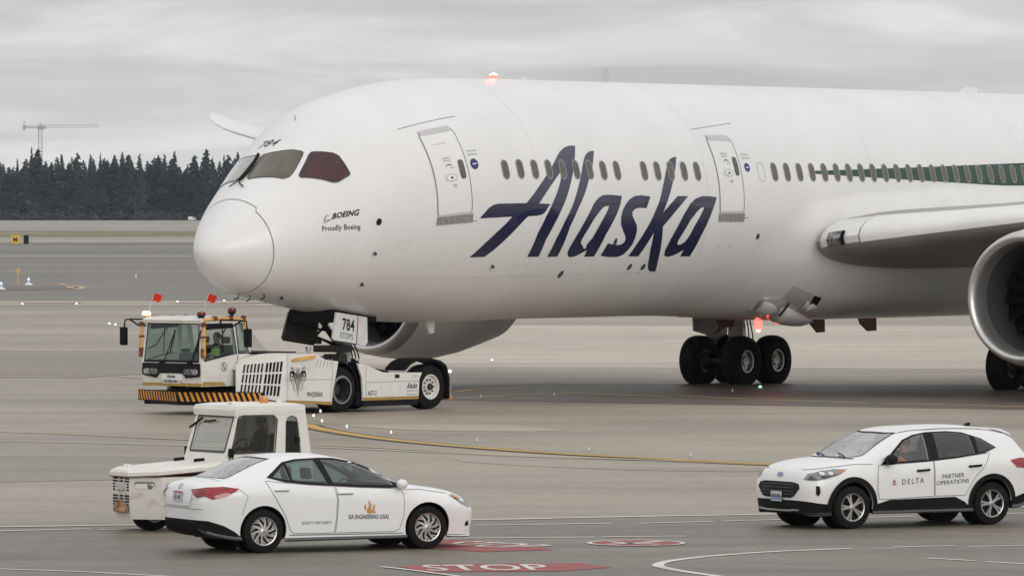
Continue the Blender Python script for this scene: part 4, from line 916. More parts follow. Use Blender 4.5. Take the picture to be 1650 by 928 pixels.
# ---- engines
EY, EX, EZ = 10.7, 20.55, 2.80
def engine(sg):
    e = B(); c = (EX, -sg*EY, EZ)
    lathe(e, [(.42, 1.775), (1.0, 1.86), (1.8, 1.93), (2.8, 1.92), (3.8, 1.80), (4.7, 1.62), (5.55, 1.44), (5.5, 1.38), (4.4, 1.40)], 72, 'X', c)
    en = obj('engine_nacelle', e, M['air_belly'], plane, 50)
    e = B(); lathe(e, [(.42, 1.779), (.26, 1.745), (.12, 1.70), (.03, 1.645), (0, 1.59), (.03, 1.535), (.12, 1.48), (.28, 1.445), (.62, 1.428)], 72, 'X', c); obj('inlet_lip', e, M['lip_metal'], en, 60)
    e = B(); lathe(e, [(.62, 1.430), (.9, 1.425), (1.5, 1.45), (2.2, 1.46)], 72, 'X', c); obj('inlet_barrel', e, M['inlet'], en, 60)
    e = B(); lathe(e, [(1.9, 1.45), (1.9, .1)], 48, 'X', c); lathe(e, [(1.28, .02), (1.36, .12), (1.55, .25), (1.8, .36), (1.9, .37)], 28, 'X', c, 1)
    for k in range(18):
        a = 2*pi*k/18; secs = []
        for r, tw, w in ((.34, .25, .20), (.7, .5, .25), (1.1, .8, .29), (1.43, 1.05, .26)):
            u = Vector((0, cos(a+(r-.8)*.12), sin(a+(r-.8)*.12))); v = Vector((0, -u.z, u.y)); dn = Vector((cos(tw), 0, 0))+v*sin(tw)
            secs.append((Vector(c)+Vector((1.66, 0, 0))+u*r-dn*w, Vector(c)+Vector((1.66, 0, 0))+u*r+dn*w))
        vv = [[e.verts.new(p) for p in s] for s in secs]
        for p, q in zip(vv, vv[1:]): e.faces.new((p[0], p[1], q[1], q[0]))
    obj('fan', e, [M['fan'], M['dark_steel']], en, 40, fix=False)
    e = B(); lathe(e, [(4.3, 1.2), (5.4, 1.02), (6.4, .78), (6.9, .66), (6.85, .6), (6.2, .6)], 48, 'X', c); lathe(e, [(6.2, .5), (7.0, .42), (7.8, .1), (7.85, .01)], 32, 'X', c); obj('core_cowl', e, M['steel'], en, 50)
    e = B(); secs = []
    for q in range(9):
        x = EX+1.6+q*1.0; zt_ = EZ+1.75+.17*q; zb_ = EZ+1.2-.02*q if q < 5 else EZ+1.1+.12*(q-5); w = .28*sin(pi*(q+.6)/9.4)+.03
        secs.append([Vector((x, -sg*EY+w*a, zb_ if b < 0 else zt_)) for a, b in ((-1, -1), (1, -1), (1, 1), (.5, 1.0), (-.5, 1), (-1, 1))])
    loft(e, secs); obj('pylon', e, M['air_belly'], en, 40)
    e = B(); prism(e, [(1.1, 1.1), (2.3, 1.25), (2.35, 1.55), (1.5, 1.5)], lambda u, v: Vector((EX+u, -sg*EY+sg*1.45, EZ+v*.6)), (0, sg*.05, 0)); obj('strake', e, M['air_belly'], en)
    return en
engine(1); engine(-1)
# ---- tail (outside the frame)
bm = B(); secs = []
for h, x0, ch in ((0, 49, 9.5), (1, 50.6, 8.2), (5, 55, 5.6), (9.2, 60, 3.2)):
    secs.append([Vector((x0+ch*x, ch*.09/.12*z, 7.6+h)) for x, z in airfoil(12, .12, 0)])
loft(bm, secs); obj('tail_fin', bm, M['navy'], plane, 40)
for sg in (1, -1):
    bm = B(); secs = []
    for y, x0, ch in ((.4, 53.5, 6.5), (5, 57, 4.0), (9.8, 60.5, 1.9)): secs.append([Vector((x0+ch*x, sg*y, 6.6+.1*y+ch*z*.8)) for x, z in airfoil(12, .12, 0)])
    loft(bm, secs); obj('tailplane', bm, M['air_grey'], plane, 40)
# ---- landing gear
def plane_wheel(parent, c, R, w, rim, side, nm='wheel'):
    bm = B(); h = w/2
    lathe(bm, [(-h*.62, rim), (-h*.95, rim*1.12), (-h, R*.80), (-h*.84, R*.945), (-h*.45, R*.992), (0, R), (h*.45, R*.992), (h*.84, R*.945), (h, R*.80), (h*.95, rim*1.12), (h*.62, rim)], 40, 'Y', c)
    lathe(bm, [(-h*.62, rim), (h*.62, rim)], 40, 'Y', c)
    ty = obj('tyre', bm, M['rubber'], parent, 50)
    bm = B()
    for sd in (1, -1):
        lathe(bm, [(sd*h*.66, rim*1.02), (sd*h*.80, rim*.98), (sd*h*.78, rim*.86), (sd*h*.45, rim*.80), (sd*h*.40, rim*.45), (sd*h*.62, rim*.36), (sd*h*.62, rim*.12), (sd*h*.55, .002)], 32, 'Y', c)
        for k in range(9):
            a = 2*pi*k/9; cyl(bm, Vector(c)+Vector((rim*.62*cos(a), sd*h*.40, rim*.62*sin(a))), Vector(c)+Vector((rim*.62*cos(a), sd*h*.48, rim*.62*sin(a))), rim*.09, seg=8)
    obj('rim', bm, M['steel'] if rim > .3 else M['steel'], ty, 40)
def main_gear(sg):
    Y = -sg*5.15; gx = 30.85; R = .725; zg = R+.04
    g = B()
    cyl(g, (gx-.75, Y, zg), (gx+.75, Y, zg), .13, seg=14)
    for ax in (-.79, .79):
        cyl(g, (gx+ax, Y-.72, zg), (gx+ax, Y+.72, zg), .10, seg=12)
    mg = obj('bogie_beam', g, M['dark_steel'], plane, 40)
    for ax in (-.79, .79):
        for dy in (-.72, .72): plane_wheel(mg, (gx+ax, Y+dy, zg), R, .57, .33, 1)
    g = B(); cyl(g, (gx, Y, zg-.05), (gx+.02, Y, 1.65), .15, seg=18); cyl(g, (gx+.02, Y, 1.45), (gx+.05, Y, 2.9), .23, seg=18); box(g, (gx-.3, Y-.16, zg-.05), (gx+.3, Y+.16, zg+.22), .04)
    tube(g, [(gx+.05, Y, 2.3), (gx+.2, Y+sg*1.6, 2.7)], .09, 8); tube(g, [(gx, Y, 1.6), (gx+1.3, Y, 2.8)], .08, 8)
    tube(g, [(gx-.32, Y, zg+.2), (gx-.45, Y, 1.25), (gx-.2, Y, 1.5)], .05, 6); obj('strut', g, M['air_grey'], mg, 40)
    g = B()
    for k in range(5):
        dy = -.25+.11*k; tube(g, smooth_poly([(gx+.25, Y+dy, 2.2), (gx+.42, Y+dy, 1.75), (gx+.40, Y+dy*1.3, 1.3), (gx+.20, Y+dy, zg+.1)], 4, False), .022, 5)
    for ax in (-.79, .79):
        for dy in (-.36, .36): lathe(g, [(-.09, .24), (.09, .24), (.09, .02)], 16, 'Y', (gx+ax, Y+dy, zg)); 
    obj('brake_lines', g, M['dark_steel'], mg, 40)
    g = B(); prism(g, [(gx-.95, 2.3), (gx+.9, 2.3), (gx+.75, 1.30), (gx+.2, 1.12), (gx-.25, 1.5), (gx-.9, 1.62)], lambda u, v: Vector((u, Y-sg*.82, v)), (0, -sg*.06, 0)); obj('gear_door', g, M['air_grey'], mg)
    g = B(); prism(g, [(gx-1.55, 2.2), (gx-.35, 2.2), (gx-.45, 1.75), (gx-.95, 1.72), (gx-1.5, 1.52), (gx-1.15, 1.75)], lambda u, v: Vector((u, Y+sg*.25, v)), (0, .05, 0)); obj('gear_door', g, M['rust_red'], mg)
    g = B(); box(g, (gx-1.6, Y-.9, 2.02), (gx+1.4, Y+.9, 2.4)); obj('wheel_well', g, M['black'], mg)
main_gear(1); main_gear(-1)
for s0, l in ((31.38, .86), (33.94, 1.05)):
    bm = B(); prism(bm, [(s0, 2.2), (s0+l, 2.2), (s0+l+.03, 1.58), (s0+.62*l-.02, 1.57), (s0+.22*l, 1.80)], lambda u, v: Vector((u, 3.0, v)), (0, .06, 0)); obj('bay_door_edge', bm, M['rust_red'], plane)
# nose gear
nx = 5.6
g = B(); cyl(g, (nx-.02, 0, .62), (nx, 0, 1.45), .12, seg=18); cyl(g, (nx, 0, 1.30), (nx+.08, 0, 2.7), .19, seg=18); cyl(g, (nx-.02, -.42, .62), (nx-.02, .42, .62), .08, seg=12)
ng = obj('nose_gear_strut', g, M['air_grey'], plane, 40)
for dy in (-.30, .30): plane_wheel(ng, (nx-.02, dy, .62), .50, .36, .22, 1)
g = B(); tube(g, [(nx, 0, 1.5), (nx-1.1, 0, 2.55)], .07, 8); tube(g, [(nx, .15, 1.4), (nx+.3, .15, 1.05), (nx+.05, .1, .75)], .05, 6); box(g, (nx-.75, -.38, 1.55), (nx-.1, .38, 1.72), .03); box(g, (nx-.5, -.25, 1.28), (nx-.15, .25, 1.5), .03)
cyl(g, (nx-.6, -.33, 1.75), (nx-.6, -.33, 1.9), .09, seg=10); cyl(g, (nx-.6, .33, 1.75), (nx-.6, .33, 1.9), .09, seg=10); obj('drag_brace', g, M['dark_steel'], ng, 40)
g = B()
for k in range(4): tube(g, smooth_poly([(nx+.2, -.18+.1*k, 1.75), (nx+.38, -.2+.1*k, 1.4), (nx+.22, -.16+.1*k, 1.05), (nx+.1, -.1+.06*k, .8)], 4, False), .02, 5)
obj('hoses', g, M['ink'], ng)
g = B(); box(g, (4.25, -.66, 2.30), (6.1, .66, 2.62)); obj('wheel_well', g, M['black'], plane)
def ndoor(y, sg, m):
    p = [(4.33, 2.56), (5.57, 2.42), (5.53, 1.80), (5.40, 1.70), (4.20, 1.84), (4.12, 1.92)]
    g = B(); prism(g, p, lambda u, v: Vector((u, y+sg*(2.5-v)*.08, v)), (0, sg*.05, 0)); return obj('nose_gear_door', g, m, plane)
dp = ndoor(-.72, -1, M['placard_white']); ds = ndoor(.72, 1, [M['dark_steel']])
def dmap(u, v): return Vector((u, -.72-.05-.006-(2.5-v)*.08, v))
bm = B(); ribbon_bm(bm, [(5.20, 2.465), (5.06, 1.745)], .035); wrap(bm, dmap); obj('red_line', bm, M['red_ink'], dp, fix=False)
bm = B(); text_bm(bm, text2d('784', .48, .30, 0, 1.05, .02)); wrap(bm, lambda u, v: dmap(4.52+u+.13*v, 2.12-u*.12+v)); obj('lettering', bm, M['ink'], dp, fix=False)
bm = B(); text_bm(bm, text2d('ETOPS', .50, .14, 0, 1.1, .0)); wrap(bm, lambda u, v: dmap(4.42+u+.13*v, 1.93-u*.12+v)); obj('lettering', bm, M['ink_grey'], dp, fix=False)
g = B(); prism(g, [(4.15, 1.84), (5.4, 1.70), (5.42, 1.73), (4.16, 1.875)], lambda u, v: Vector((u, -.80, v)), (0, -.03, 0)); obj('edge_strip', g, M['seam_dark'], dp)
g = B(); tube(g, [(4.9, .70, 2.2), (5.5, 0, 2.0)], .03, 6); tube(g, [(4.9, -.70, 2.2), (5.5, 0, 2.0)], .03, 6); tube(g, [(5.15, -.1, 2.5), (4.6, .1, 1.95), (5.35, 0, 1.7)], .05, 6); obj('door_rods', g, M['dark_steel'], ng)

for s0 in (9.9, 17.45, 25.6, 33.8): line('skin_joint', [(s0, -75), (s0, 85)], .010, M['ink_faint'], off=.003)
line('skin_joint', [(1.5, -40), (7, -38), (19.2, -37.5)], .008, M['ink_faint'], off=.003)
for s0, p0, w_, h_ in ((4.6, -20, .34, 5), (9.3, -38, .5, 7), (12.7, -33, .26, 4), (6.6, -30, .3, 4), (18.6, -34, .4, 6), (2.9, -28, .25, 5)):
    line('access_hatch', [(s0, p0), (s0+w_, p0), (s0+w_, p0+h_), (s0, p0+h_)], .009, M['ink_faint'], off=.003, closed=True)

for nm, p, e_ in (('beacon_glow', (24.16, -.6, 1.78), 9), ('beacon_glow', (11.98, 0, 8.75), 4)):
    ld = bpy.data.lights.new(nm, 'POINT'); ld.energy = e_; ld.color = (1.0, 0.08, 0.05); ld.shadow_soft_size = .12
    lo = bpy.data.objects.new(nm, ld); COL.objects.link(lo); lo.parent = plane; lo.location = p

# ------------------------------------------------------------------ shared vehicle pieces
def sheet_glass(poly, f):
    bm = B(); vs = [bm.verts.new(f(*p)) for p in poly]; bm.faces.new(vs); return bm
def wheel(parent, c, R, w, rim, side, style, tyre='rubber', rimm='alloy'):
    # axis along y, outer face towards side (+1 / -1)
    bm = B(); h = w/2; s = side
    lathe(bm, [(-h*.7, rim*.97), (-h, rim*1.05), (-h*1.02, R*.82), (-h*.86, R*.96), (-h*.5, R*.995), (h*.5, R*.995), (h*.86, R*.96), (h*1.02, R*.82), (h, rim*1.05), (h*.7, rim*.97)], 44, 'Y', (0, 0, 0))
    lathe(bm, [(-h*.7, rim*.97), (h*.7, rim*.97)], 44, 'Y', (0, 0, 0))
    lathe(bm, [(s*h*.25, .001), (s*h*.25, rim*.96)], 30, 'Y', (0, 0, 0), 1)
    wl = obj('wheel', bm, [M[tyre], M['ink']], parent, 40); wl.location = c
    bm = B()
    if style == 'alloy10' or style == 'alloy5':
        lathe(bm, [(s*h*.55, rim*.90), (s*h*.93, rim*.94), (s*h*.97, rim*1.0), (s*h*.90, rim*1.03)], 40, 'Y', (0, 0, 0))
        lathe(bm, [(s*h*.60, rim*.24), (s*h*.78, rim*.22), (s*h*.84, rim*.12), (s*h*.84, .001)], 24, 'Y', (0, 0, 0))
        n = 10 if style == 'alloy10' else 5
        for k in range(n):
            a = 2*pi*k/n
            parts = ((0.0, .075, .26),) if style == 'alloy10' else ((-.17, .07, .05), (.17, .07, .05))
            for off, wd, tw in parts:
                secs = []
                for q in range(5):
                    r = rim*(.17+.77*q/4); t = a+off*(.35+.65*q/4)+(tw*(q/4)**2 if style == 'alloy10' else 0)
                    u = Vector((cos(t), 0, sin(t))); v = Vector((-sin(t), 0, cos(t))); ww = rim*wd*(1.25-.5*q/4+(.5*(q/4)**3))
                    y = s*h*(.80-.02*q+.03*(q == 4))
                    secs.append([u*r+v*ww+Vector((0, y, 0)), u*r-v*ww+Vector((0, y, 0)), u*r-v*ww*1.1+Vector((0, y-s*.03, 0)), u*r+v*ww*1.1+Vector((0, y-s*.03, 0))])
                loft(bm, secs)
                if style == 'alloy10':
                    # forked tip
                    t0, t1 = a+.10, a+.40; u0 = Vector((cos(t0), 0, sin(t0)))*rim*.60; u1 = Vector((cos(t1+.13), 0, sin(t1+.13)))*rim*.93
                    d = (u1-u0).normalized(); v = Vector((-d.z, 0, d.x))*rim*.045
                    loft(bm, [[p+v+Vector((0, s*h*.76, 0)), p-v+Vector((0, s*h*.76, 0)), p-v+Vector((0, s*h*.60, 0)), p+v+Vector((0, s*h*.60, 0))] for p in (u0, u1)])
    else:
        # steel disc wheel with bolts
        dep = .15 if style == 'disc_deep' else .55
        lathe(bm, [(s*h*.70, rim*.99), (s*h*.98, rim*.98), (s*h*.98, rim*.90), (s*h*dep, rim*.80), (s*h*(dep-.05), rim*.45), (s*h*(dep+.25), rim*.38), (s*h*(dep+.25), rim*.10), (s*h*(dep+.20), .001)], 36, 'Y', (0, 0, 0))
        if style != 'disc_deep':
            for k in range(10):
                a = 2*pi*k/10; p = Vector((rim*.56*cos(a), s*h*dep, rim*.56*sin(a))); cyl(bm, p, p+Vector((0, s*.04, 0)), rim*.075, seg=6, mi=1)
            lathe(bm, [(s*h*(dep+.26), rim*.30), (s*h*(dep+.5), rim*.22), (s*h*(dep+.5), .001)], 16, 'Y', (0, 0, 0), 1)
    obj('rim', bm, [M[rimm], M['dark_steel']], wl, 35)
    return wl
def seat_bm(bm, x, y, z, f=1, h=.62, w=.48):
    # f = facing direction along x
    box(bm, (x-.25, y-w/2, z), (x+.25, y+w/2, z+.14), .05)
    box(bm, (x-f*.30-.06, y-w/2, z+.05), (x-f*.30+.06, y+w/2, z+h), .05, rot=Matrix.Rotation(radians(-f*9), 3, 'Y'))
    box(bm, (x-f*.36-.045, y-.13, z+h+.03), (x-f*.36+.045, y+.13, z+h+.20), .04, rot=Matrix.Rotation(radians(-f*9), 3, 'Y'))
def person(label, loc, rotz, top, vest=None, wheel_at=(.42, .30), turn=0.0, scale=1.0, lower='cloth_dark', cap=None):
    # seated driver, x forward, hips at the origin height
    t = thing('person', label, 'person', loc, rotz, None); t.scale = (scale,)*3
    V, E, R = [], [], []
    def v(p, r, par=None):
        V.append(p); R.append(r)
        if par is not None: E.append((par, len(V)-1))
        return len(V)-1
    pel = v((0, 0, .10), (.155, .13)); w1 = v((.01, 0, .26), (.145, .115), pel); ch = v((.0, 0, .44), (.165, .12), w1); sh = v((-.02, 0, .55), (.13, .09), ch); nk = v((-.01, 0, .64), (.058, .058), sh)
    jaw = v((.015, 0, .715), (.066, .072), nk); hd = v((.008, 0, .79), (.078, .092), jaw); tp = v((-.004, 0, .865), (.058, .070), hd)
    wx, wz = wheel_at
    for sg in (1, -1):
        a = v((-.015, sg*.17, .535), (.068, .068), sh); b = v((.06, sg*.235, .30), (.050, .050), a); m_ = v((.12, sg*.235, .27), (.046, .046), b)
        wr = v((wx-.09, sg*.16, wz-.02), (.030, .026), m_); pm = v((wx-.03, sg*.155, wz+.005), (.034, .020), wr); kn = v((wx+.015, sg*.150, wz+.02), (.030, .018), pm)
        for q, (dy, l) in enumerate(((-.030, .052), (-.010, .062), (.010, .058), (.029, .046))):
            f1 = v((wx+.015+l*.55, sg*(.150+dy*.9), wz+.030-.002*q), (.0092, .0092), kn); f2 = v((wx+.015+l*.75, sg*(.150+dy), wz+.004), (.0085, .0085), f1); v((wx+.012+l*.45, sg*(.150+dy), wz-.016), (.008, .008), f2)
        th1 = v((wx-.02, sg*.118, wz+.018), (.011, .011), pm); v((wx+.025, sg*.104, wz+.016), (.009, .009), th1)
        hp = v((.06, sg*.095, .08), (.095, .095), pel); kn2 = v((.44, sg*.13, .10), (.066, .066), hp); an = v((.52, sg*.12, -.30), (.042, .042), kn2); v((.66, sg*.12, -.34), (.036, .030), an)
    me = bpy.data.meshes.new('body'); me.from_pydata(V, E, []); o = bpy.data.objects.new('body', me); COL.objects.link(o)
    md = o.modifiers.new('s', 'SKIN'); md.use_smooth_shade = True
    for i, r in enumerate(R):
        sv = me.skin_vertices[0].data[i]; sv.radius = r; sv.use_root = (i == 0)
    o.modifiers.new('d', 'SUBSURF').levels = 2
    dg = bpy.context.evaluated_depsgraph_get(); dg.update(); m2 = bpy.data.meshes.new_from_object(o.evaluated_get(dg)); bpy.data.objects.remove(o)
    m2.materials.clear()
    for k in ('skin', top, lower): m2.materials.append(M[k])
    for p in m2.polygons:
        c = p.center; hand = c.x > wx-.11 and c.z > wz-.08 and abs(c.y) < .24 and c.z < .6
        p.material_index = 0 if (c.z > .625 or hand) else (2 if c.z < .20 and c.x > -.1 and not (abs(c.y) > .19 and c.z > .15) else 1)
        p.use_smooth = True
    m2.name = 'body'
    o = bpy.data.objects.new('body', m2); COL.objects.link(o); o.parent = t
    bm = B(); lathe(bm, [(.78, .100), (.83, .104), (.88, .088), (.915, .050), (.925, .002)], 18, 'Z', (-.018, 0, -.008))
    for vv in bm.verts: vv.co.y *= .84; vv.co.z -= max(0, vv.co.x)*.0-(.0)
    bmesh.ops.delete(bm, geom=[f for f in bm.faces if f.calc_center_median().x > .06 and f.calc_center_median().z < .85], context='FACES')
    obj('hair' if not cap else 'cap', bm, M[cap or 'hair'], t, 80)
    bm = B(); loft(bm, [[Vector((.088, .012, .765)), Vector((.088, -.012, .765)), Vector((.086, 0, .775))], [Vector((.112, .013, .750)), Vector((.112, -.013, .750)), Vector((.100, 0, .765))], [Vector((.085, .010, .742)), Vector((.085, -.010, .742)), Vector((.085, 0, .745))]])
    for sg in (1, -1): box(bm, (-.015, sg*.080-.008, .755), (.015, sg*.080+.008, .80), .006)
    obj('nose_and_ears', bm, M['skin'], t, 60)
    bm = B()
    for sg in (1, -1): lathe(bm, [(-.008, .001), (0, .011), (.008, .001)], 8, 'X', (.083, sg*.032, .790))
    box(bm, (.078, -.024, .722), (.086, .024, .728), .002)
    obj('eyes_and_mouth', bm, M['hair'], t, 60)
    if vest:
        bm = B(); secs = []
        for z, rx, ry, cx in ((.10, .150, .185, 0), (.26, .140, .172, .01), (.40, .146, .190, .004), (.50, .130, .190, -.008), (.575, .085, .135, -.02)):
            secs.append([Vector((cx+rx*cos(2*pi*k/24), ry*sin(2*pi*k/24), z)) for k in range(24)])
        loft(bm, secs, cap=False); vs = obj('vest', bm, M[vest], t, 60)
        bm = B()
        for z, rx, ry in ((.245, .146, .178), (.315, .148, .184)): lathe(bm, [(z, 1), (z+.035, 1)], 24, 'Z', (.008, 0, 0))
        for vv in bm.verts: vv.co.x = .008+(vv.co.x-.008)*.150; vv.co.y *= .186
        obj('reflective_band', bm, M['placard_white'], vs, 60)
    return t

# ------------------------------------------------------------------ towbarless aircraft tractor (x aft, y to its right, z up)
tug = thing('aircraft_tractor', 'long low white aircraft tractor with amber hazard stripes carrying the airliner nose gear', 'tow tractor', (-5.643, 157.44, 0), radians(48))
def xz(y): return lambda u, v: Vector((u, y, v))
W = 1.85
def both(fn):
    for sg in (-1, 1): fn(sg)
# chassis
bm = B(); box(bm, (-3.2, -1.2, .26), (1.0, 1.2, .62), .03); box(bm, (-3.0, -1.55, .30), (-.75, 1.55, .55), .03); box(bm, (.62, -1.75, .16), (2.75, -1.15, .50), .03); box(bm, (.62, 1.15, .16), (2.75, 1.75, .50), .03); box(bm, (.4, -1.2, .2), (1.1, 1.2, .9), .03)
obj('chassis', bm, M['ink'], tug)
def fwd_panel(sg):
    bm = B(); y = sg*W
    prism(bm, [(-2.06, 1.51), (-.98, 1.50), (-.62, 1.34), (-.15, 1.29), (-.22, 1.0), (-.34, .60), (-.40, .20), (-2.05, .30)], xz(y), (0, -sg*.06, 0))
    p = obj('side_panel', bm, M['tug_white'], tug)
    e = y+sg*.004
    bm = B(); prism(bm, [(-2.05, .36), (-.37, .28), (-.395, .20), (-2.05, .30)], xz(e), (0, -sg*.002, 0)); obj('gold_stripe', bm, M['gold'], p)
    bm = B()
    for q in ribbon2d([(-2.02, .86), (-.32, .84)], .012)+ribbon2d([(-.33, 1.28), (-.46, .22)], .010)+ribbon2d([(-1.98, 1.5), (-1.98, .32)], .010): prism(bm, q, xz(e), (0, -sg*.002, 0))
    obj('panel_joint', bm, M['seam'], p)
    bm = B(); prism(bm, [(-1.86, 1.35), (-1.80, 1.31), (-1.05, 1.38), (-1.0, 1.44), (-1.05, 1.46), (-1.82, 1.39)], xz(e+sg*.05), (0, -sg*.07, 0)); obj('amber_handle', bm, M['grab'], p)
    bm = B()
    for k in range(5):
        x = -.98+.13*k; prism(bm, [(x, 1.16), (x+.03, 1.15), (x+.10, 1.33+.0*k), (x+.07, 1.36)], xz(e+sg*.0), (0, -sg*.002, 0))
    obj('louvre_slots', bm, M['ink_faint'], p)
    return p
pn = fwd_panel(-1); fwd_panel(1)
def tmap(y): return lambda u, v: Vector((u, y, v))
def ttext(txt, x, z, w, h, m, par, y=-W-.006, shear=0, bold=.01, sl=0.0):
    bm = B(); text_bm(bm, text2d(txt, w, h, shear, 1.05, bold)); wrap(bm, lambda u, v: Vector((x+u, y, z+v+sl*u))); return obj('lettering', bm, m, par, fix=False)
ttext('PHOENIX', -1.28, .42, .56, .125, M['ink'], pn, sl=-.02)
# phoenix emblem: mirrored feather strokes around a tail
bm = B()
def stroke(pts, w0):
    p = smooth_poly(pts, 4, False); n = len(p); ww = [max(.004, .6*w0*sin(pi*(.12+.83*i/(n-1)))) for i in range(n)]
    for sg in (1, -1): ribbon_bm(bm, [(-1.62+sg*a, b) for a, b in p], ww)
for f in range(5): stroke([(.03+.01*f, .95-.05*f), (.12+.03*f, 1.04+.01*f), (.20+.022*f, 1.12-.055*f), (.27-.012*f, 1.20-.10*f)], .034)
for f in range(4): stroke([(.10+.02*f, 1.10-.09*f), (.19+.012*f, 1.16-.10*f), (.28-.02*f, 1.13-.12*f)], .026)
stroke([(.02, 1.16), (.06, 1.08), (.035, .92), (.02, .72), (.004, .44)], .035); stroke([(.05, 1.0), (.085, .86), (.05, .70), (.06, .56)], .022); stroke([(.0, 1.14), (.012, 1.0), (.0, .86)], .03)
for k in range(5): stroke([(.16+.02*(k % 2), .98-.08*k), (.20-.015*k, .94-.08*k), (.18-.02*k, .90-.08*k)], .03)
wrap(bm, tmap(-W-.006)); obj('bird_emblem', bm, M['ink'], pn, fix=False)
# angled grille panel between the side and the cab
def grille(sg):
    A_ = Vector((-2.06, sg*W, 0)); C_ = Vector((-3.18, sg*1.22, 0)); d = (C_-A_); L = d.length; d.normalize(); nrm = Vector((-d.y, d.x, 0))*(1 if sg < 0 else -1)
    if nrm.y*sg < 0: nrm = -nrm
    f = lambda u, v: A_+d*u+Vector((0, 0, v))
    outer = [(0, .30), (L, .53), (L, 1.22), (L-.10, 1.38), (L*.55, 1.50), (0, 1.51)]
    holes = []
    for r in range(3):
        for c in range(11):
            u0 = L*(.13+.072*c+(.030 if c >= 5 else 0)); wd = L*.050 if c < 5 else L*.040
            lo = .42+.06*(u0/L)*2.2; hi = 1.36-.10*(u0/L); z0 = lo+(hi-lo)*(r/3+.02); z1 = lo+(hi-lo)*((r+1)/3-.03); k = .05*(r-1)
            holes.append([(u0+.10*(1-r)*.35-.035, z0), (u0+wd+.10*(1-r)*.35-.035, z0), (u0+wd+.10*(1-r)*.35-.07, z1), (u0+.10*(1-r)*.35-.07, z1)])
    bm = B(); prism(bm, [outer]+holes, f, -nrm*.05); p = obj('grille_panel', bm, M['tug_white'], tug)
    bm = B(); prism(bm, [(.04, .36), (L-.04, .56), (L-.06, 1.32), (.04, 1.46)], lambda u, v: f(u, v)-nrm*.10, -nrm*.03); obj('radiator', bm, M['ink'], p)
grille(-1); grille(1)
# hood tops joining the panels
bm = B()
loft(bm, [[Vector((x, -hw, z0)), Vector((x, -hw, z1)), Vector((x, -hw+.12, z1+.02)), Vector((x, hw-.12, z1+.02)), Vector((x, hw, z1)), Vector((x, hw, z0))] for x, hw, z0, z1 in ((-3.15, 1.20, 1.12, 1.20), (-2.9, 1.33, 1.30, 1.38), (-2.45, 1.62, 1.40, 1.485), (-2.06, 1.82, 1.42, 1.505), (-1.0, 1.82, 1.40, 1.495), (-.62, 1.82, 1.25, 1.33), (-.45, 1.80, 1.20, 1.30))])
obj('engine_cover', bm, M['tug_white'], tug, 30)
bm = B(); box(bm, (-2.5, -1.3, 1.50), (-1.1, 1.3, 1.545), .01); box(bm, (-2.35, 1.2, 1.50), (-1.9, 1.55, 1.60), .02); obj('deck_mat', bm, M['black'], tug)
bm = B(); cyl(bm, (-.72, -1.35, 1.28), (-.72, -1.35, 1.60), .05, seg=10); cyl(bm, (-.72, -1.35, 1.56), (-.72, -1.35, 1.66), .075, seg=10); obj('filler_cap', bm, M['steel'], tug, 40)
# prow bumper with hazard stripes
def bumper(sg):
    a = Vector((-4.03, 0, 0)); b = Vector((-3.22, sg*2.2, 0)); d = b-a; L = d.length; d.normalize(); nrm = Vector((d.y*sg, -d.x*sg, 0)); 
    if nrm.x > 0: nrm = -nrm
    f = lambda u, v: a+d*u+Vector((0, 0, v))
    bm = B(); prism(bm, [(0, .31), (L, .31), (L, .58), (0, .58)], f, -nrm*.12); p = obj('bumper', bm, M['ink'], tug)
    n = 15
    for k in range(n):
        u0 = L*k/n+.02; 
        bm = B(); q = [(u0, .335), (u0+.075, .335), (u0+.075+.10, .565), (u0+.10, .565)] if sg > 0 else [(u0+.10, .335), (u0+.175, .335), (u0+.075, .565), (u0, .565)]
        q = [(min(max(u, .01), L-.01), v) for u, v in q]
        prism(bm, q, lambda u, v: f(u, v)+nrm*.004, -nrm*.003); obj('hazard_stripe', bm, M['hazard'], p)
    bm = B(); prism(bm, [(-3.30, .22), (-2.05, .17), (-2.05, .29), (-3.30, .46)], lambda u, v: Vector((u, sg*(1.9-.0*u), v)), (0, -sg*.08, 0)); s2 = obj('skirt', bm, M['ink'], tug)
    for k in range(12):
        x = -3.28+.10*k; bm = B(); t_ = (x+3.3)/1.25
        z0, z1 = .23-.05*t_, .44-.16*t_; prism(bm, [(x+.05, z0), (x+.09, z0), (x+.04, z1), (x, z1)], lambda u, v: Vector((u, sg*1.905, v)), (0, -sg*.003, 0)); obj('hazard_stripe', bm, M['hazard'], s2)
bumper(-1); bumper(1)
bm = B(); prism(bm, [(-4.0, 0.0), (-3.25, -1.85), (-3.0, -1.2), (-3.0, 1.2), (-3.25, 1.85)], lambda u, v: Vector((u, v, .24)), (0, 0, .34)); obj('prow', bm, M['ink'], tug)
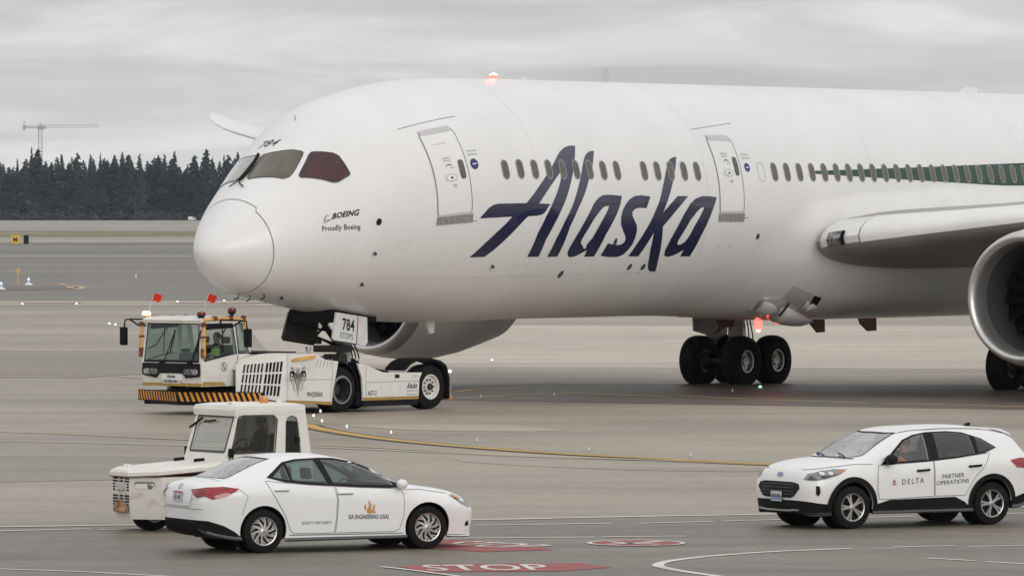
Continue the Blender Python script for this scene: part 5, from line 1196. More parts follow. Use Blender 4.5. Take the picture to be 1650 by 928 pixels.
# aft side pods
def aft(sg):
    y = sg*W; bm = B(); prism(bm, [(.55, 1.23), (.87, 1.18), (1.49, .98), (2.95, .95), (2.85, .80), (2.81, .28), (.76, .28), (.72, .85)], xz(y), (0, -sg*.05, 0)); p = obj('side_panel', bm, M['tug_white'], tug)
    e = y+sg*.004
    bm = B(); prism(bm, [(.76, .36), (2.81, .36), (2.81, .28), (.76, .28)], xz(e), (0, -sg*.002, 0)); obj('gold_stripe', bm, M['gold'], p)
    bm = B(); prism(bm, [(.60, 1.20), (.87, 1.16), (1.49, .96), (2.90, .93), (2.80, .80), (2.78, .28), (.80, .28), (.75, .85)], xz(y-sg*.05), (0, -sg*.55, 0)); obj('pod_core', bm, M['black'], p)
    bm = B(); prism(bm, [(.78, .28), (2.80, .28), (2.78, .13), (.80, .13)], xz(y-sg*.01), (0, -sg*.5, 0)); obj('lower_sill', bm, M['ink'], p)
    bm = B()
    for q in ribbon2d([(.86, .74), (2.84, .74)], .012)+ribbon2d([(.86, 1.18), (.86, .3)], .012): prism(bm, q, xz(e), (0, -sg*.002, 0))
    obj('panel_joint', bm, M['seam'], p)
    bm = B(); box(bm, (1.93, e-.01, .83), (2.09, e+.01, .92)); obj('vent', bm, M['ink'], p)
    return p
pa = aft(-1); aft(1)
ttext('AST-2', .92, .40, .33, .125, M['ink'], pa, sl=.02)
ttext('Alaska', 2.36, .55, .40, .15, M['ink'], pa, shear=.5, bold=.012, sl=.02)
bm = B()
for q in ribbon2d([(2.38, .40), (2.76, .41), (2.76, .50), (2.38, .49)], .02, True): prism(bm, q, xz(-W-.006), (0, .002, 0))
obj('logo_box', bm, M['plate_blue'], pa)
ttext('11975', 2.55, .82, .28, .075, M['ink_faint'], pa)
# wheels and arches
for sg in (-1, 1):
    wheel(tug, (0, sg*1.55, .575), .575, .50, .30, sg, 'disc_deep', rimm='dark_steel')
    wheel(tug, (3.34, sg*1.55, .575), .575, .50, .325, sg, 'disc', rimm='tug_white')
    bm = B(); lathe(bm, [(-.02, .30), (.01, .33), (.0, .36)], 36, 'Y', (0, sg*1.83, .575)); obj('rim_ring', bm, M['seam'], tug)
    bm = B(); lathe(bm, [(-.45, .66), (.0, .66), (.0, .62)], 26, 'Y', (0.02, sg*1.75, .62), a0=radians(-5), a1=radians(185)) if sg > 0 else lathe(bm, [(.45, .66), (.0, .66), (.0, .62)], 26, 'Y', (0.02, sg*1.75, .62), a0=radians(-5), a1=radians(185))
    prism(bm, [(-.45, .25), (.55, .25), (.72, .85), (.55, 1.23), (.2, 1.30), (-.15, 1.28), (-.3, .8)], xz(sg*1.25), (0, -sg*.04, 0)); obj('wheel_arch', bm, M['black'], tug, 40)
    bm = B(); prism(bm, [(2.30, 1.01), (2.52, 1.16), (2.75, 1.24), (3.25, 1.25), (3.62, 1.17), (3.82, 1.06), (3.93, .75), (3.93, .26), (3.98, .26), (3.98, .80), (3.86, 1.12), (3.65, 1.24), (3.27, 1.315), (2.73, 1.305), (2.47, 1.22), (2.24, 1.05)], xz(sg*(W+.01)), (0, -sg*.66, 0)); mg = obj('mudguard', bm, M['black'], tug, 30)
    bm = B(); box(bm, (3.90, sg*1.72-.07, .92), (4.02, sg*1.72+.07, 1.02), .02); obj('tail_light', bm, M['lens_tail'], mg)
    bm = B(); box(bm, (4.0, sg*1.80-.05, .92), (4.06, sg*1.80+.05, 1.0), .015); obj('work_light', bm, M['lamp_white'], mg)
    bm = B(); box(bm, (3.95, sg*1.45-.30, .22), (4.16, sg*1.45+.34, .62), .02); pl = obj('end_plate', bm, M['mid_grey'], tug)
    for k in range(3):
        bm = B(); x = 3.97+.06*k; prism(bm, [(x, .23), (x+.03, .23), (x+.06, .36), (x+.03, .36)], xz(sg*1.795), (0, -sg*.003, 0)); obj('hazard_stripe', bm, M['hazard'], pl)
bm = B(); box(bm, (1.0, -1.2, .35), (2.4, -.75, .78), .04); box(bm, (1.0, .75, .35), (2.4, 1.2, .78), .04); box(bm, (.9, -1.1, .7), (1.5, -.7, 1.15), .03); box(bm, (1.1, .8, .8), (2.0, 1.15, 1.05), .03); tube(bm, [(1.3, -1.3, .9), (1.9, -1.2, 1.02), (2.3, -1.25, .96)], .05, 6); obj('nose_wheel_cradle', bm, M['dark_steel'], tug)
# cab
CX0, CX1, CW = -4.22, -2.42, 1.04
bm = B()
# lower tub with slightly narrower foot
loft(bm, [[Vector((CX0+.05, -CW*.97, .72)), Vector((CX0+.05, CW*.97, .72)), Vector((CX1+.02, CW*.97, .72)), Vector((CX1+.02, -CW*.97, .72))], [Vector((CX0, -CW, 1.0)), Vector((CX0, CW, 1.0)), Vector((CX1+.05, CW, 1.0)), Vector((CX1+.05, -CW, 1.0))], [Vector((CX0+.0, -CW, 1.33)), Vector((CX0+.0, CW, 1.33)), Vector((CX1+.03, CW, 1.33)), Vector((CX1+.03, -CW, 1.33))]])
cab = obj('cab', bm, M['tug_white'], tug)
bm = B(); TW_ = .95
for sg in (-1, 1):
    # pillars
    loft(bm, [[Vector((x, sg*y+a, z)), Vector((x+w, sg*y+a, z)), Vector((x+w, sg*(y-.07)+a, z)), Vector((x, sg*(y-.07)+a, z))] for x, y, z, w, a in ((CX0, CW, 1.33, .10, 0), (CX0+.08, TW_, 2.32, .09, 0))])
    loft(bm, [[Vector((x, sg*y, z)), Vector((x+w, sg*y, z)), Vector((x+w, sg*(y-.06), z)), Vector((x, sg*(y-.06), z))] for x, y, z, w in ((-2.99, CW, 1.33, .10), (-3.06, TW_, 2.32, .09))])
    loft(bm, [[Vector((x, sg*y, z)), Vector((x+w, sg*y, z)), Vector((x+w, sg*(y-.07), z)), Vector((x, sg*(y-.07), z))] for x, y, z, w in ((-2.49, CW, 1.33, .10), (-2.75, TW_, 2.32, .09))])
    prism(bm, [(-4.12, 1.33), (-2.95, 1.33), (-2.95, 1.52), (-3.25, 1.50), (-3.6, 1.44), (-3.95, 1.35)], xz(sg*CW*.985), (0, -sg*.05, 0))
    prism(bm, [(-2.95, 1.33), (-2.45, 1.33), (-2.45, 1.52), (-2.95, 1.52)], xz(sg*CW*.985), (0, -sg*.05, 0))
box(bm, (-2.50, -CW+.05, 1.3), (-2.40, CW-.05, 1.55))
loft(bm, [[Vector((CX0+.02+a, -b, z)), Vector((CX0+.02+a, b, z)), Vector((-2.62-c, b, z)), Vector((-2.62-c, -b, z))] for z, a, b, c in ((2.28, 0, 1.00, 0), (2.36, -.03, 1.02, -.03), (2.42, .05, .97, .04), (2.45, .25, .8, .2))])
obj('cab_frame', bm, M['tug_white'], cab, 25)
bm = sheet_glass([(-.93, 1.345), (.93, 1.345), (.87, 2.27), (-.87, 2.27)], lambda u, v: Vector((CX0-.005+.085*(v-1.33), u, v))); obj('windshield', bm, M['glass_tug'], cab)
bm = B()
for q in ribbon2d([(-.95, 1.34), (.95, 1.34), (.89, 2.28), (-.89, 2.28)], .06, True): prism(bm, q, lambda u, v: Vector((CX0-.012+.085*(v-1.33), u, v)), (.01, 0, 0))
obj('windshield_seal', bm, M['ink'], cab)
for sg in (-1, 1):
    def cs(u, v, sg=sg): return Vector((u, sg*(CW-.0-(v-1.33)*.092)+sg*.004, v))
    bm = sheet_glass([(-4.05, 1.36), (-3.6, 1.45), (-3.25, 1.51), (-2.97, 1.53), (-3.05, 2.27), (-4.03, 2.27)], cs); obj('side_window', bm, M['glass_tug'], cab)
    bm = B()
    for q in ribbon2d([(-4.07, 1.35), (-3.6, 1.44), (-3.25, 1.50), (-2.96, 1.52), (-3.04, 2.27), (-4.05, 2.27)], .045, True): prism(bm, q, lambda u, v: cs(u, v)+Vector((0, sg*.004, 0)), (0, -sg*.006, 0))
    prism(bm, [(-4.05, 2.12), (-3.04, 2.16), (-3.05, 2.29), (-4.05, 2.29)], lambda u, v: cs(u, v)+Vector((0, sg*.006, 0)), (0, -sg*.006, 0)); obj('window_seal', bm, M['ink'], cab)
    bm = sheet_glass([(-2.86, 1.53), (-2.53, 1.53), (-2.72, 2.27), (-2.92, 2.27)], cs); obj('quarter_window', bm, M['glass_tug'], cab)
    bm = B()
    for q in ribbon2d([(-2.88, 1.52), (-2.52, 1.52), (-2.71, 2.27), (-2.93, 2.27)], .03, True): prism(bm, q, lambda u, v: cs(u, v)+Vector((0, sg*.004, 0)), (0, -sg*.006, 0))
    for q in ribbon2d([(-2.93, .76), (-2.96, 1.2), (-2.93, 1.5)], .012): prism(bm, q, lambda u, v: Vector((u, sg*(CW+.004), v)), (0, -sg*.002, 0))
    obj('door_seam', bm, M['ink'], cab)
    bm = B(); tube(bm, [(-3.3, sg*(CW-.02), 2.20), (-3.72, sg*(CW+.02), 1.72), (-4.0, sg*(CW+.03), 1.62)], .016, 6); tube(bm, [(-3.45, sg*(CW-.03), 2.2), (-3.45, sg*(CW+.01), 1.55)], .014, 6); lathe(bm, [(-.02, .001), (-.02, .07), (.04, .06), (.04, .001)], 10, 'X', (-4.02, sg*(CW+.06), 1.62)); obj('side_wiper', bm, M['black'], cab)
    bm = B(); prism(bm, [(-4.14, .74), (-3.35, .74), (-3.4, .82), (-4.14, .84)], lambda u, v: Vector((u, sg*(CW*.975+.012), v)), (0, -sg*.01, 0)); obj('gold_stripe', bm, M['gold'], cab)
    # no-access roundel
    bm = B(); ribbon_bm(bm, circ(-3.42, 1.20, .085, .11, 24), .018, True); ribbon_bm(bm, [(-3.47, 1.28), (-3.37, 1.12)], .016); ribbon_bm(bm, [(-3.43, 1.26), (-3.42, 1.14)], .025); wrap(bm, lambda u, v: Vector((u, sg*(CW+.008), v))); obj('no_access_sign', bm, M['ink_grey'], cab, fix=False)
# front fascia
bm = B(); prism(bm, [(-1.0, 1.29), (1.0, 1.29), (1.02, 1.05), (.98, .99), (.52, .92), (.40, 1.04), (-.40, 1.04), (-.52, .92), (-.98, .96), (-1.02, 1.03)], lambda u, v: Vector((CX0-.03, u, v)), (.05, 0, 0)); fa = obj('front_fascia', bm, M['ink'], cab)
for sg in (-1, 1):
    bm = B(); prism(bm, rrect(.46, 1.01, .96, 1.15, .06) if sg > 0 else rrect(-.96, 1.01, -.46, 1.15, .06), lambda u, v: Vector((CX0-.042, u, v)), (.02, 0, 0)); h = obj('headlight', bm, M['lens_clear'], cab)
    for k, y in enumerate((.55, .70, .86)):
        bm = B(); lathe(bm, [(-.01, .062), (.0, .066), (.02, .06)], 20, 'X', (CX0-.05, sg*y, 1.08)); lathe(bm, [(-.012, .035), (.01, .03), (.012, .001)], 16, 'X', (CX0-.05, sg*y, 1.08)); obj('lamp', bm, M['steel'] if k < 2 else M['placard_white'], h, 50)
bm = B(); box(bm, (CX0-.02, -.34, .86), (CX0+.02, .34, 1.03), .01); obj('name_board', bm, M['tug_white'], cab)
bm = B(); prism(bm, rrect(-.30, .79, .30, .91, .02), lambda u, v: Vector((CX0-.010, u, v)), (.02, 0, 0)); nb = obj('maker_plate', bm, M['plate'], cab)
for txt, z, w, h in (('Alaska', .925, .30, .085), ('Goldhofer', .815, .50, .07)):
    bm = B(); text_bm(bm, text2d(txt, w, h, .25 if z > .9 else 0, 1.0, .014)); wrap(bm, lambda u, v: Vector((CX0-.026, w/2-u, z+v))); obj('lettering', bm, M['ink'], nb, fix=False)
bm = B(); box(bm, (CX0-.01, -CW+.02, .72), (CX0+.05, CW-.02, .80), .01); obj('gold_stripe', bm, M['gold'], cab)
for a, b in ((.42, -.05), (-.55, -.95)):
    bm = B(); tube(bm, [(CX0-.03, a-.12, 1.30), (CX0-.02, a-.2, 1.40), (CX0+.03, b-.02, 2.05)], .012, 5); tube(bm, [(CX0-.02, b+.08, 1.55), (CX0+.04, b-.04, 2.12)], .018, 5); box(bm, (CX0-.06, a-.2, 1.27), (CX0-.01, a-.04, 1.33), .01); obj('wiper', bm, M['black'], cab)
# interior
bm = B(); box(bm, (CX0+.12, -.9, 1.30), (CX0+.5, .9, 1.36), .02); box(bm, (CX0+.2, -.5, 1.30), (CX0+.5, -.05, 1.55), .05); box(bm, (-2.62, -.9, 1.0), (-2.52, .9, 1.40)); box(bm, (CX0+.1, -.95, .9), (-2.55, .95, .95)); obj('dashboard', bm, M['cabin_grey'], cab)
bm = B(); seat_bm(bm, -3.15, -.48, 1.05, -1, .68, .52); seat_bm(bm, -3.15, .25, 1.05, -1, .68, .52); obj('seats', bm, M['seat'], cab)
bm = B(); x_ = CX0+.62; 
rings = [(x_+.03*sin(0), -.48, 1.5)]
pts = [(x_+.10*sin(t), -.48+.19*cos(t), 1.50+.16*sin(t)) for t in [2*pi*i/20 for i in range(21)]]; tube(bm, pts, .014, 6); tube(bm, [(x_, -.48, 1.5), (x_-.2, -.48, 1.3)], .025, 6); obj('steering_wheel', bm, M['black'], cab)
# grab bars, mirrors, beacons, flags
def bar(pts, r, m, nm='grab_bar'): 
    bm = B(); tube(bm, pts, r, 8); return obj(nm, bm, M[m], cab, 50)
for sg in (-1, 1):
    e = sg*(CW+.05)
    bar([(CX0+.03, e, 1.42), (CX0+.02, e+sg*.03, 1.5), (CX0+.05, e+sg*.0, 2.2), (CX0+.10, e-sg*.06, 2.30)], .045, 'grab')
    bar([(CX0+.10, sg*1.0, 2.36), (CX0+.5, sg*1.02, 2.40), (-3.1, sg*1.02, 2.40), (-2.72, sg*1.0, 2.36), (-2.60, sg*1.0, 2.22), (-2.56, sg*1.02, 2.06)], .045, 'grab')
    for x0, x1 in ((CX0+.42, CX0+.55), (-3.25, -3.12), (-2.75, -2.66)): bm = B(); box(bm, (x0, sg*1.02-.05, 2.35), (x1, sg*1.02+.05, 2.46), .01); obj('bar_clamp', bm, M['rust_red'], cab)
    for z0, z1 in ((1.44, 1.66), (1.92, 1.97), (2.2, 2.3)): bm = B(); box(bm, (CX0-.02, e-.055, z0), (CX0+.09, e+.055, z1), .01); obj('bar_clamp', bm, M['rust_red'], cab)
    mx = -3.55 if sg < 0 else CX0+.30
    bm = B(); y0, y1 = sg*1.06, sg*1.95
    tube(bm, [(mx, y0, 2.36), (mx, sg*1.72, 2.36), (mx, y1, 2.34), (mx, y1+sg*.03, 2.16)], .022, 6); tube(bm, [(mx, y0, 2.20), (mx, sg*1.45, 2.20), (mx, sg*1.80, 2.36)], .022, 6); tube(bm, [(mx, y0, 2.38), (mx, y0, 2.18)], .022, 6)
    obj('mirror_arm', bm, M['black'], cab)
    bm = B(); yc = sg*2.0; box(bm, (mx-.05, yc-.105, 1.70), (mx+.05, yc+.105, 2.16), .04); obj('mirror', bm, M['black'], cab, 30)
def beacon(x, y, z, lens, base='black'):
    bm = B(); lathe(bm, [(0, .05), (.06, .06), (.06, .10), (.10, .10)], 16, 'Z', (x, y, z)); o = obj('beacon_base', bm, M[base], cab, 40)
    bm = B(); lathe(bm, [(.10, .10), (.13, .115), (.19, .10), (.21, .04), (.212, .001)], 16, 'Z', (x, y, z)); obj('beacon_lens', bm, M[lens], o, 50)
beacon(CX0+.12, -.92, 2.38, 'lens_red_dark'); beacon(-3.05, -.95, 2.46, 'lens_red_dark'); beacon(CX0+.25, 1.14, 2.36, 'lamp_amber', 'grab')
bar([(CX0+.25, 1.0, 2.30), (CX0+.25, 1.14, 2.38)], .05, 'grab', 'beacon_arm')
for (x, y, dx, dy) in ((CX0+.12, .98, .02, -.20), (CX0+.18, -.86, .02, -.22)):
    bm = B(); tip = Vector((x+dx+.03, y+dy, 3.02)); tube(bm, [(x, y, 2.40), (x+dx*.5, y+dy*.55, 2.72), tip], [.010, .007, .005], 5); r = obj('flag_rod', bm, M['placard_white'], cab)
    bm = B(); up = Vector((dx, dy, .62)).normalized(); rows = []
    for i in range(7):
        q = i/6; rows.append([tip-up*(.22*(1-.12*q))+Vector((.24*q*.65, -.24*q*.60, -.03*q+.02*sin(q*7))) , tip-up*.13*(1)+Vector((.24*q*.65+.03*sin(q*6), -.24*q*.60, -.03*q)), tip+Vector((.24*q*.65, -.24*q*.60, -.06*q))])
    vv = [[bm.verts.new(p) for p in rr] for rr in rows]
    for a, b in zip(vv, vv[1:]):
        for k in range(2): bm.faces.new((a[k], a[k+1], b[k+1], b[k]))
    bmesh.ops.solidify(bm, geom=bm.faces[:], thickness=.006); obj('flag', bm, M['flag'], r, 60)
# driver of the tractor
a_ = radians(48); lx, ly = -3.12, -.48
person('driver in a lime safety vest inside the aircraft tractor cab', (-5.643+lx*cos(a_)-ly*sin(a_), 157.44+lx*sin(a_)+ly*cos(a_), 1.14), a_+pi, 'cloth_dark', 'vest_lime', (.40, .36))

# ------------------------------------------------------------------ old baggage tractor (x aft, near side -y)
bt = thing('baggage_tractor', 'old cream baggage tractor with rusty louvred nose half hidden by the sedan', 'baggage tractor', (-6.028, 98.62, 0), radians(33))
HW = .68
# nose and body shell with chamfered corners
def outline(x0, ch, hw): return [(x0, -hw+ch*1.05), (x0+ch*.9, -hw), (1.40, -hw), (1.40, hw), (x0+ch*.9, hw), (x0, hw-ch*1.05)]
bm = B()
loft(bm, [[Vector((x+dx*0, y*k, z)) for x, y in outline(x0, .40, HW)] for z, x0, k, dx in ((.20, -.17, .95, 0), (.42, -.21, .99, 0), (.87, -.22, 1.0, 0))])
bmesh.ops.delete(bm, geom=[v for v in bm.verts if False], context='VERTS')
shell = obj('body', bm, M['worn_white'], bt)
# wheel arch cut-out
def boolean(o, cutters, op='DIFFERENCE'):
    for c in cutters:
        md = o.modifiers.new('b', 'BOOLEAN'); md.operation = op; md.object = c; md.solver = 'EXACT'
    dg = bpy.context.evaluated_depsgraph_get(); dg.update()
    me = bpy.data.meshes.new_from_object(o.evaluated_get(dg)); o.modifiers.clear(); old = o.data; o.data = me
    for c in cutters: 
        m_ = c.data; bpy.data.objects.remove(c); bpy.data.meshes.remove(m_)
    me.shade_smooth(); me.set_sharp_from_angle(angle=radians(32)); return o
def cutter(bm):
    bmesh.ops.recalc_face_normals(bm, faces=bm.faces); me = bpy.data.meshes.new('c'); bm.to_mesh(me); bm.free(); o = bpy.data.objects.new('c', me); COL.objects.link(o); return o
cs_ = []
for sg in (-1, 1):
    bm = B(); prism(bm, [(-.16, .1), (-.05, .24), (.14, .34), (.36, .50), (.66, .52), (.74, .1)], xz(sg*.30), (0, sg*.8, 0)); cs_.append(cutter(bm))
boolean(shell, cs_)
# louvre slots in the nose
bm = B(); fx = -.221
for r in range(11):
    if r in (5,): continue
    z = .845-.046*r
    cols = ((-.20, .075), (-.02, .06), (.17, .085)) if r in (0, 1, 6, 7, 8) else ((-.225, .035), (-.10, .02), (.05, .02), (.215, .035)) if r < 5 else ((-.20, .05), (-.02, .03), (.18, .07))
    for y, w in cols: prism(bm, rrect(y-w, z-.013, y+w, z+.013, .010, 2), lambda u, v: Vector((fx-.003, u, v)), (.002, 0, 0))
obj('louvre_slots', bm, M['ink'], shell)
bm = B(); box(bm, (fx-.02, -.13, .66), (fx, .12, .76), .01); obj('badge_plate', bm, M['light_grey'], shell)
bm = B(); prism(bm, smooth_poly([(-.20, .31), (.18, .31), (.24, .36), (.16, .45), (.05, .50), (-.08, .46), (-.22, .42)], 3), lambda u, v: Vector((fx-.008, u, v)), (.007, 0, 0)); box(bm, (fx-.05, -.16, .31), (fx, .14, .38), .015); obj('rusty_hitch', bm, M['rust'], shell)
for sg in (-1, 1):
    d = Vector((.36, sg*-.42 if False else sg*.42, 0)).normalized(); a = Vector((-.22, sg*.26, 0)); b = Vector((.14, HW*sg, 0)); d = (b-a).normalized(); n = Vector((d.y*sg, -d.x*sg, 0)); n = n if n.x < 0 else -n
    f = lambda u, v: a+d*u+Vector((0, 0, v))
    bm = B(); prism(bm, rrect(.09, .70, .44, .80, .035), lambda u, v: f(u, v)+n*.004, n*-.003); hl = obj('lamp_recess', bm, M['mid_grey'], shell)
    bm = B(); prism(bm, rrect(.10, .69, .43, .765, .03), lambda u, v: f(u, v)+n*.006, n*-.001); obj('recess_floor', bm, M['old_white'], hl)
    bm = B(); c = f(.36, .735)+n*.015; lathe(bm, [(-.03, .05), (-.01, .052), (.01, .03), (.014, .001)], 16, 'X', (0, 0, 0)); 
    rm = Vector((1, 0, 0)).rotation_difference(n).to_matrix()
    for v in bm.verts: v.co = rm @ v.co+c
    obj('headlight', bm, M['lens_clear'], shell, 50)
# hood lid, overhanging with a dark gap below
def hood_sec(z, gx, k): return [Vector((x, y*k, z)) for x, y in outline(-.77+gx, .36, HW+.01)]
bm = B(); h0 = outline(-.26, .38, HW+.015)
def hz(x, base): return base+.10*(x+.22)/1.6
rows = [[Vector((x, y, hz(x, .885))) for x, y in h0], [Vector((x, y, hz(x, .94))) for x, y in h0], [Vector((x*.96+.02, y*.90, hz(x, .985))) for x, y in h0], [Vector((x*.8+.1, y*.55, hz(x, 1.0))) for x, y in h0]]
loft(bm, rows); obj('hood', bm, M['old_white'], bt, 25)
bm = B(); loft(bm, [[Vector((x*.995, y*.99, hz(x, .868))) for x, y in h0], [Vector((x*.995, y*.99, hz(x, .886))) for x, y in h0]]); obj('hood_gap', bm, M['rust_red'], bt)
bm = B()
for x, y in ((1.06, -.25), (1.02, .32)):
    prism(bm, [(x-.10, y-.02), (x+.10, y-.02), (x+.12, y+.05), (x-.04, y+.05)], lambda u, v: Vector((u, v, hz(u, 1.005))), (0, 0, .05))
obj('hood_latch', bm, M['black'], bt)
bm = B()
for y in (.28, .40): box(bm, (.06, y-.02, 1.0), (.12, y+.02, 1.05), .01)
obj('hood_peg', bm, M['old_white'], bt)
# cab
bm = B()
prism(bm, [(1.34, .30), (2.95, .30), (2.92, 1.10), (1.30, 1.10)], xz(-HW), (0, 2*HW, 0))
lowc = obj('cab_base', bm, M['old_white'], bt)
cf = B()
def fw(u, v): return Vector((1.36+.31*(v-1.24), u, v))
prism(cf, [[(-.66, 1.05), (.66, 1.05), (.64, 1.92), (-.64, 1.92)], rrect(-.55, 1.25, .53, 1.79, .03)[::-1]], fw, (.06, 0, 0))
for sg in (-1, 1):
    side = [(1.31, 1.08), (2.93, 1.08), (2.80, 1.92), (1.58, 1.92)]
    door = [(1.44, 1.22), (2.23, 1.24), (2.27, 1.74), (2.22, 1.80), (1.66, 1.81), (1.58, 1.77)]
    q = [(2.43, 1.12), (2.74, 1.12), (2.68, 1.68), (2.64, 1.78), (2.55, 1.81), (2.47, 1.78), (2.44, 1.70)]
    prism(cf, [side, door[::-1], q[::-1]], xz(sg*.655), (0, -sg*.05, 0))
    prism(cf, [(1.47, 1.92), (1.53, 1.87), (2.32, 1.87), (2.33, 1.92)], xz(sg*.66), (0, -sg*.02, 0))
prism(cf, [[(-.65, 1.05), (.65, 1.05), (.63, 1.92), (-.63, 1.92)], rrect(-.5, 1.25, .5, 1.78, .06)[::-1]], lambda u, v: Vector((2.92-.14*(v-1.08), u, v)), (-.05, 0, 0))
cabf = obj('cab_frame', cf, M['old_white'], bt)
bm = B(); loft(bm, [[Vector((x0, -w, z)), Vector((x0, w, z)), Vector((x1, w, z)), Vector((x1, -w, z))] for z, x0, x1, w in ((1.83, 1.44, 2.4, .0001), (1.81, 1.50, 2.4, .655), (1.90, 1.49, 2.80, .67), (1.97, 1.53, 2.79, .66), (2.0, 1.7, 2.7, .5))][1:]); rf = obj('roof', bm, M['old_white'], bt, 20)
bm = sheet_glass(rrect(-.57, 1.23, .55, 1.81, .03), lambda u, v: fw(u, v)+Vector((.02, 0, 0))); obj('windshield', bm, M['glass_ws'], cabf)
bm = B()
for q in ribbon2d(rrect(-.56, 1.24, .54, 1.80, .03), .035, True): prism(bm, q, lambda u, v: fw(u, v)+Vector((-.006, 0, 0)), (.01, 0, 0))
obj('windshield_seal', bm, M['seam_dark'], cabf)
for a, b in ((.40, .05), (0.0, -.38)):
    bm = B(); tube(bm, [fw(a-.12, 1.88)+Vector((-.05, 0, 0)), fw(a-.02, 1.92)+Vector((-.05, 0, 0)), fw(a+.04, 1.82)+Vector((-.03, 0, 0))], .010, 5); tube(bm, [fw(a-.03, 1.76)+Vector((-.02, 0, 0)), fw(a+.30, 1.60)+Vector((-.02, 0, 0))] if a > .1 else [fw(a-.05, 1.73)+Vector((-.02, 0, 0)), fw(a+.28, 1.70)+Vector((-.02, 0, 0))], .018, 5); obj('wiper', bm, M['black'], cabf)
for sg in (-1, 1):
    bm = sheet_glass([(1.44, 1.22), (2.23, 1.24), (2.27, 1.74), (2.22, 1.80), (1.66, 1.81), (1.58, 1.77)], xz(sg*.635)); obj('side_window', bm, M['glass_dark' if sg < 0 else 'glass_ws'], cabf)
    bm = B()
    for q in ribbon2d([(1.43, 1.21), (2.24, 1.23), (2.28, 1.75), (2.22, 1.81), (1.65, 1.82), (1.56, 1.78)], .028, True)+ribbon2d([(1.39, 1.10), (1.47, 1.40), (1.60, 1.87), (2.36, 1.87)], .020): prism(bm, q, xz(sg*.658), (0, -sg*.004, 0))
    obj('door_seal', bm, M['seam_dark'], cabf)
    bm = B(); bm.free(); bm = sheet_glass([(2.43, 1.12), (2.74, 1.12), (2.68, 1.68), (2.64, 1.78), (2.55, 1.81), (2.47, 1.78), (2.44, 1.70)], xz(sg*.635)); qw = obj('quarter_window', bm, M['glass_car'], cabf)
    bm = B(); box(bm, (2.64, sg*.655-.01, 1.36), (2.70, sg*.655+.01, 1.46), .005); obj('latch', bm, M['ink'], qw)
    bm = B(); box(bm, (1.36, sg*.70-.03, 1.16), (1.44, sg*.70+.03, 1.30), .015); tube(bm, [(1.40, sg*.66, 1.2), (1.44, sg*.72, 1.12)], .012, 5); obj('mirror', bm, M['black'], cabf)
bm = B(); lathe(bm, [(0, .075), (.02, .08), (.10, .068), (.115, .001)], 14, 'Z', (2.30, -.2, 2.0)); obj('amber_beacon', bm, M['amber_lens'], rf, 40)
bm = B(); box(bm, (1.62, -.36, 1.985), (1.75, -.22, 2.035), .015); obj('roof_vent', bm, M['old_white'], rf, 40)
bm = B(); cyl(bm, (2.58, -.2, 1.97), (2.58, -.2, 2.05), .05, seg=10); obj('roof_cap', bm, M['old_white'], rf, 40)
bm = B(); box(bm, (1.5, -.6, .95), (2.9, .6, 1.0)); box(bm, (1.45, -.6, 1.0), (1.62, .6, 1.22), .03); seat_bm(bm, 2.32, -.12, .95, -1, .55, .5); tube(bm, [(1.9+.08*sin(t), -.12+.18*cos(t), 1.30+.13*sin(t)) for t in [2*pi*i/16 for i in range(17)]], .014, 5); tube(bm, [(1.9, -.12, 1.3), (1.7, -.12, 1.1)], .02, 5); box(bm, (2.78, -.6, 1.0), (2.84, -.1, 1.7)); obj('cab_interior', bm, M['seat'], bt)
for sg in (-1, 1):
    wheel(bt, (2.05, sg*.52, .33), .33, .22, .18, sg, 'disc', rimm='old_white')
wheel(bt, (.30, -.05, .30), .30, .30, .17, -1, 'disc', rimm='old_white')
bm = B(); box(bm, (-.02, -.40, .24), (2.9, .40, .5)); obj('chassis', bm, M['ink'], bt)
a_ = radians(33); lx, ly = 2.28, -.12
person('driver in a dark jacket sitting in the old cream baggage tractor', (-6.028+lx*cos(a_)-ly*sin(a_), 98.62+lx*sin(a_)+ly*cos(a_), 1.02), a_+pi, 'cloth_green', None, (.40, .28), scale=.86)

# ------------------------------------------------------------------ passenger cars
class Car:
    # station tables along x (forward): half sections through lofted control points
    def __init__(s, X, **t): s.X = X; s.t = t
    def p(s, k, x):
        X, T = zip(*sorted(zip(s.X, s.t[k]))); return pchip(list(X), list(T), x)
    def half(s, x, ins=0.0, zf=None):
        g = {k: s.p(k, x) for k in s.t}
        zb = g['zb'] if zf is None else zf
        pts = [(0, zb), (g['yb']*.94, zb), (g['yb'], zb+.04), (g['yw'], g['zw']), (g['yw']*.998, (g['zw']+g['zk'])/2+.02), (g['yk'], g['zk']), ((g['yk']+g['yr'])/2+g['bul'], (g['zk']+g['zr'])/2), (g['yr'], g['zr']), (g['yr']*.62, g['zr']*.35+g['zt']*.65), (0, g['zt'])]
        if ins: 
            cz = max(.5, g['zt']-.5)
            pts = [(y*(1-ins/.85), min(z, g['zt']-ins*.7) if z > cz else z) for y, z in pts]
        return pts
    def ring(s, x, ins=0.0, zf=None, n=5):
        h = smooth_poly(s.half(x, ins, zf), n, closed=False)
        h = [(max(0, y), z) for y, z in h]; h[0] = (0, h[0][1]); h[-1] = (0, h[-1][1])
        full = h+[(-y, z) for y, z in h[-2:0:-1]]
        return [Vector((x, y, z)) for y, z in full]
    def solid(s, x0, x1, n, ins=0.0, zf=None):
        bm = B(); xs = [x0+(x1-x0)*(.5-.5*cos(pi*i/n)) if not ins else x0+(x1-x0)*i/n for i in range(n+1)]
        loft(bm, [s.ring(x, ins, zf) for x in xs]); return bm
def bvh_of(bm): 
    bmesh.ops.recalc_face_normals(bm, faces=bm.faces); return BVHTree.FromBMesh(bm)
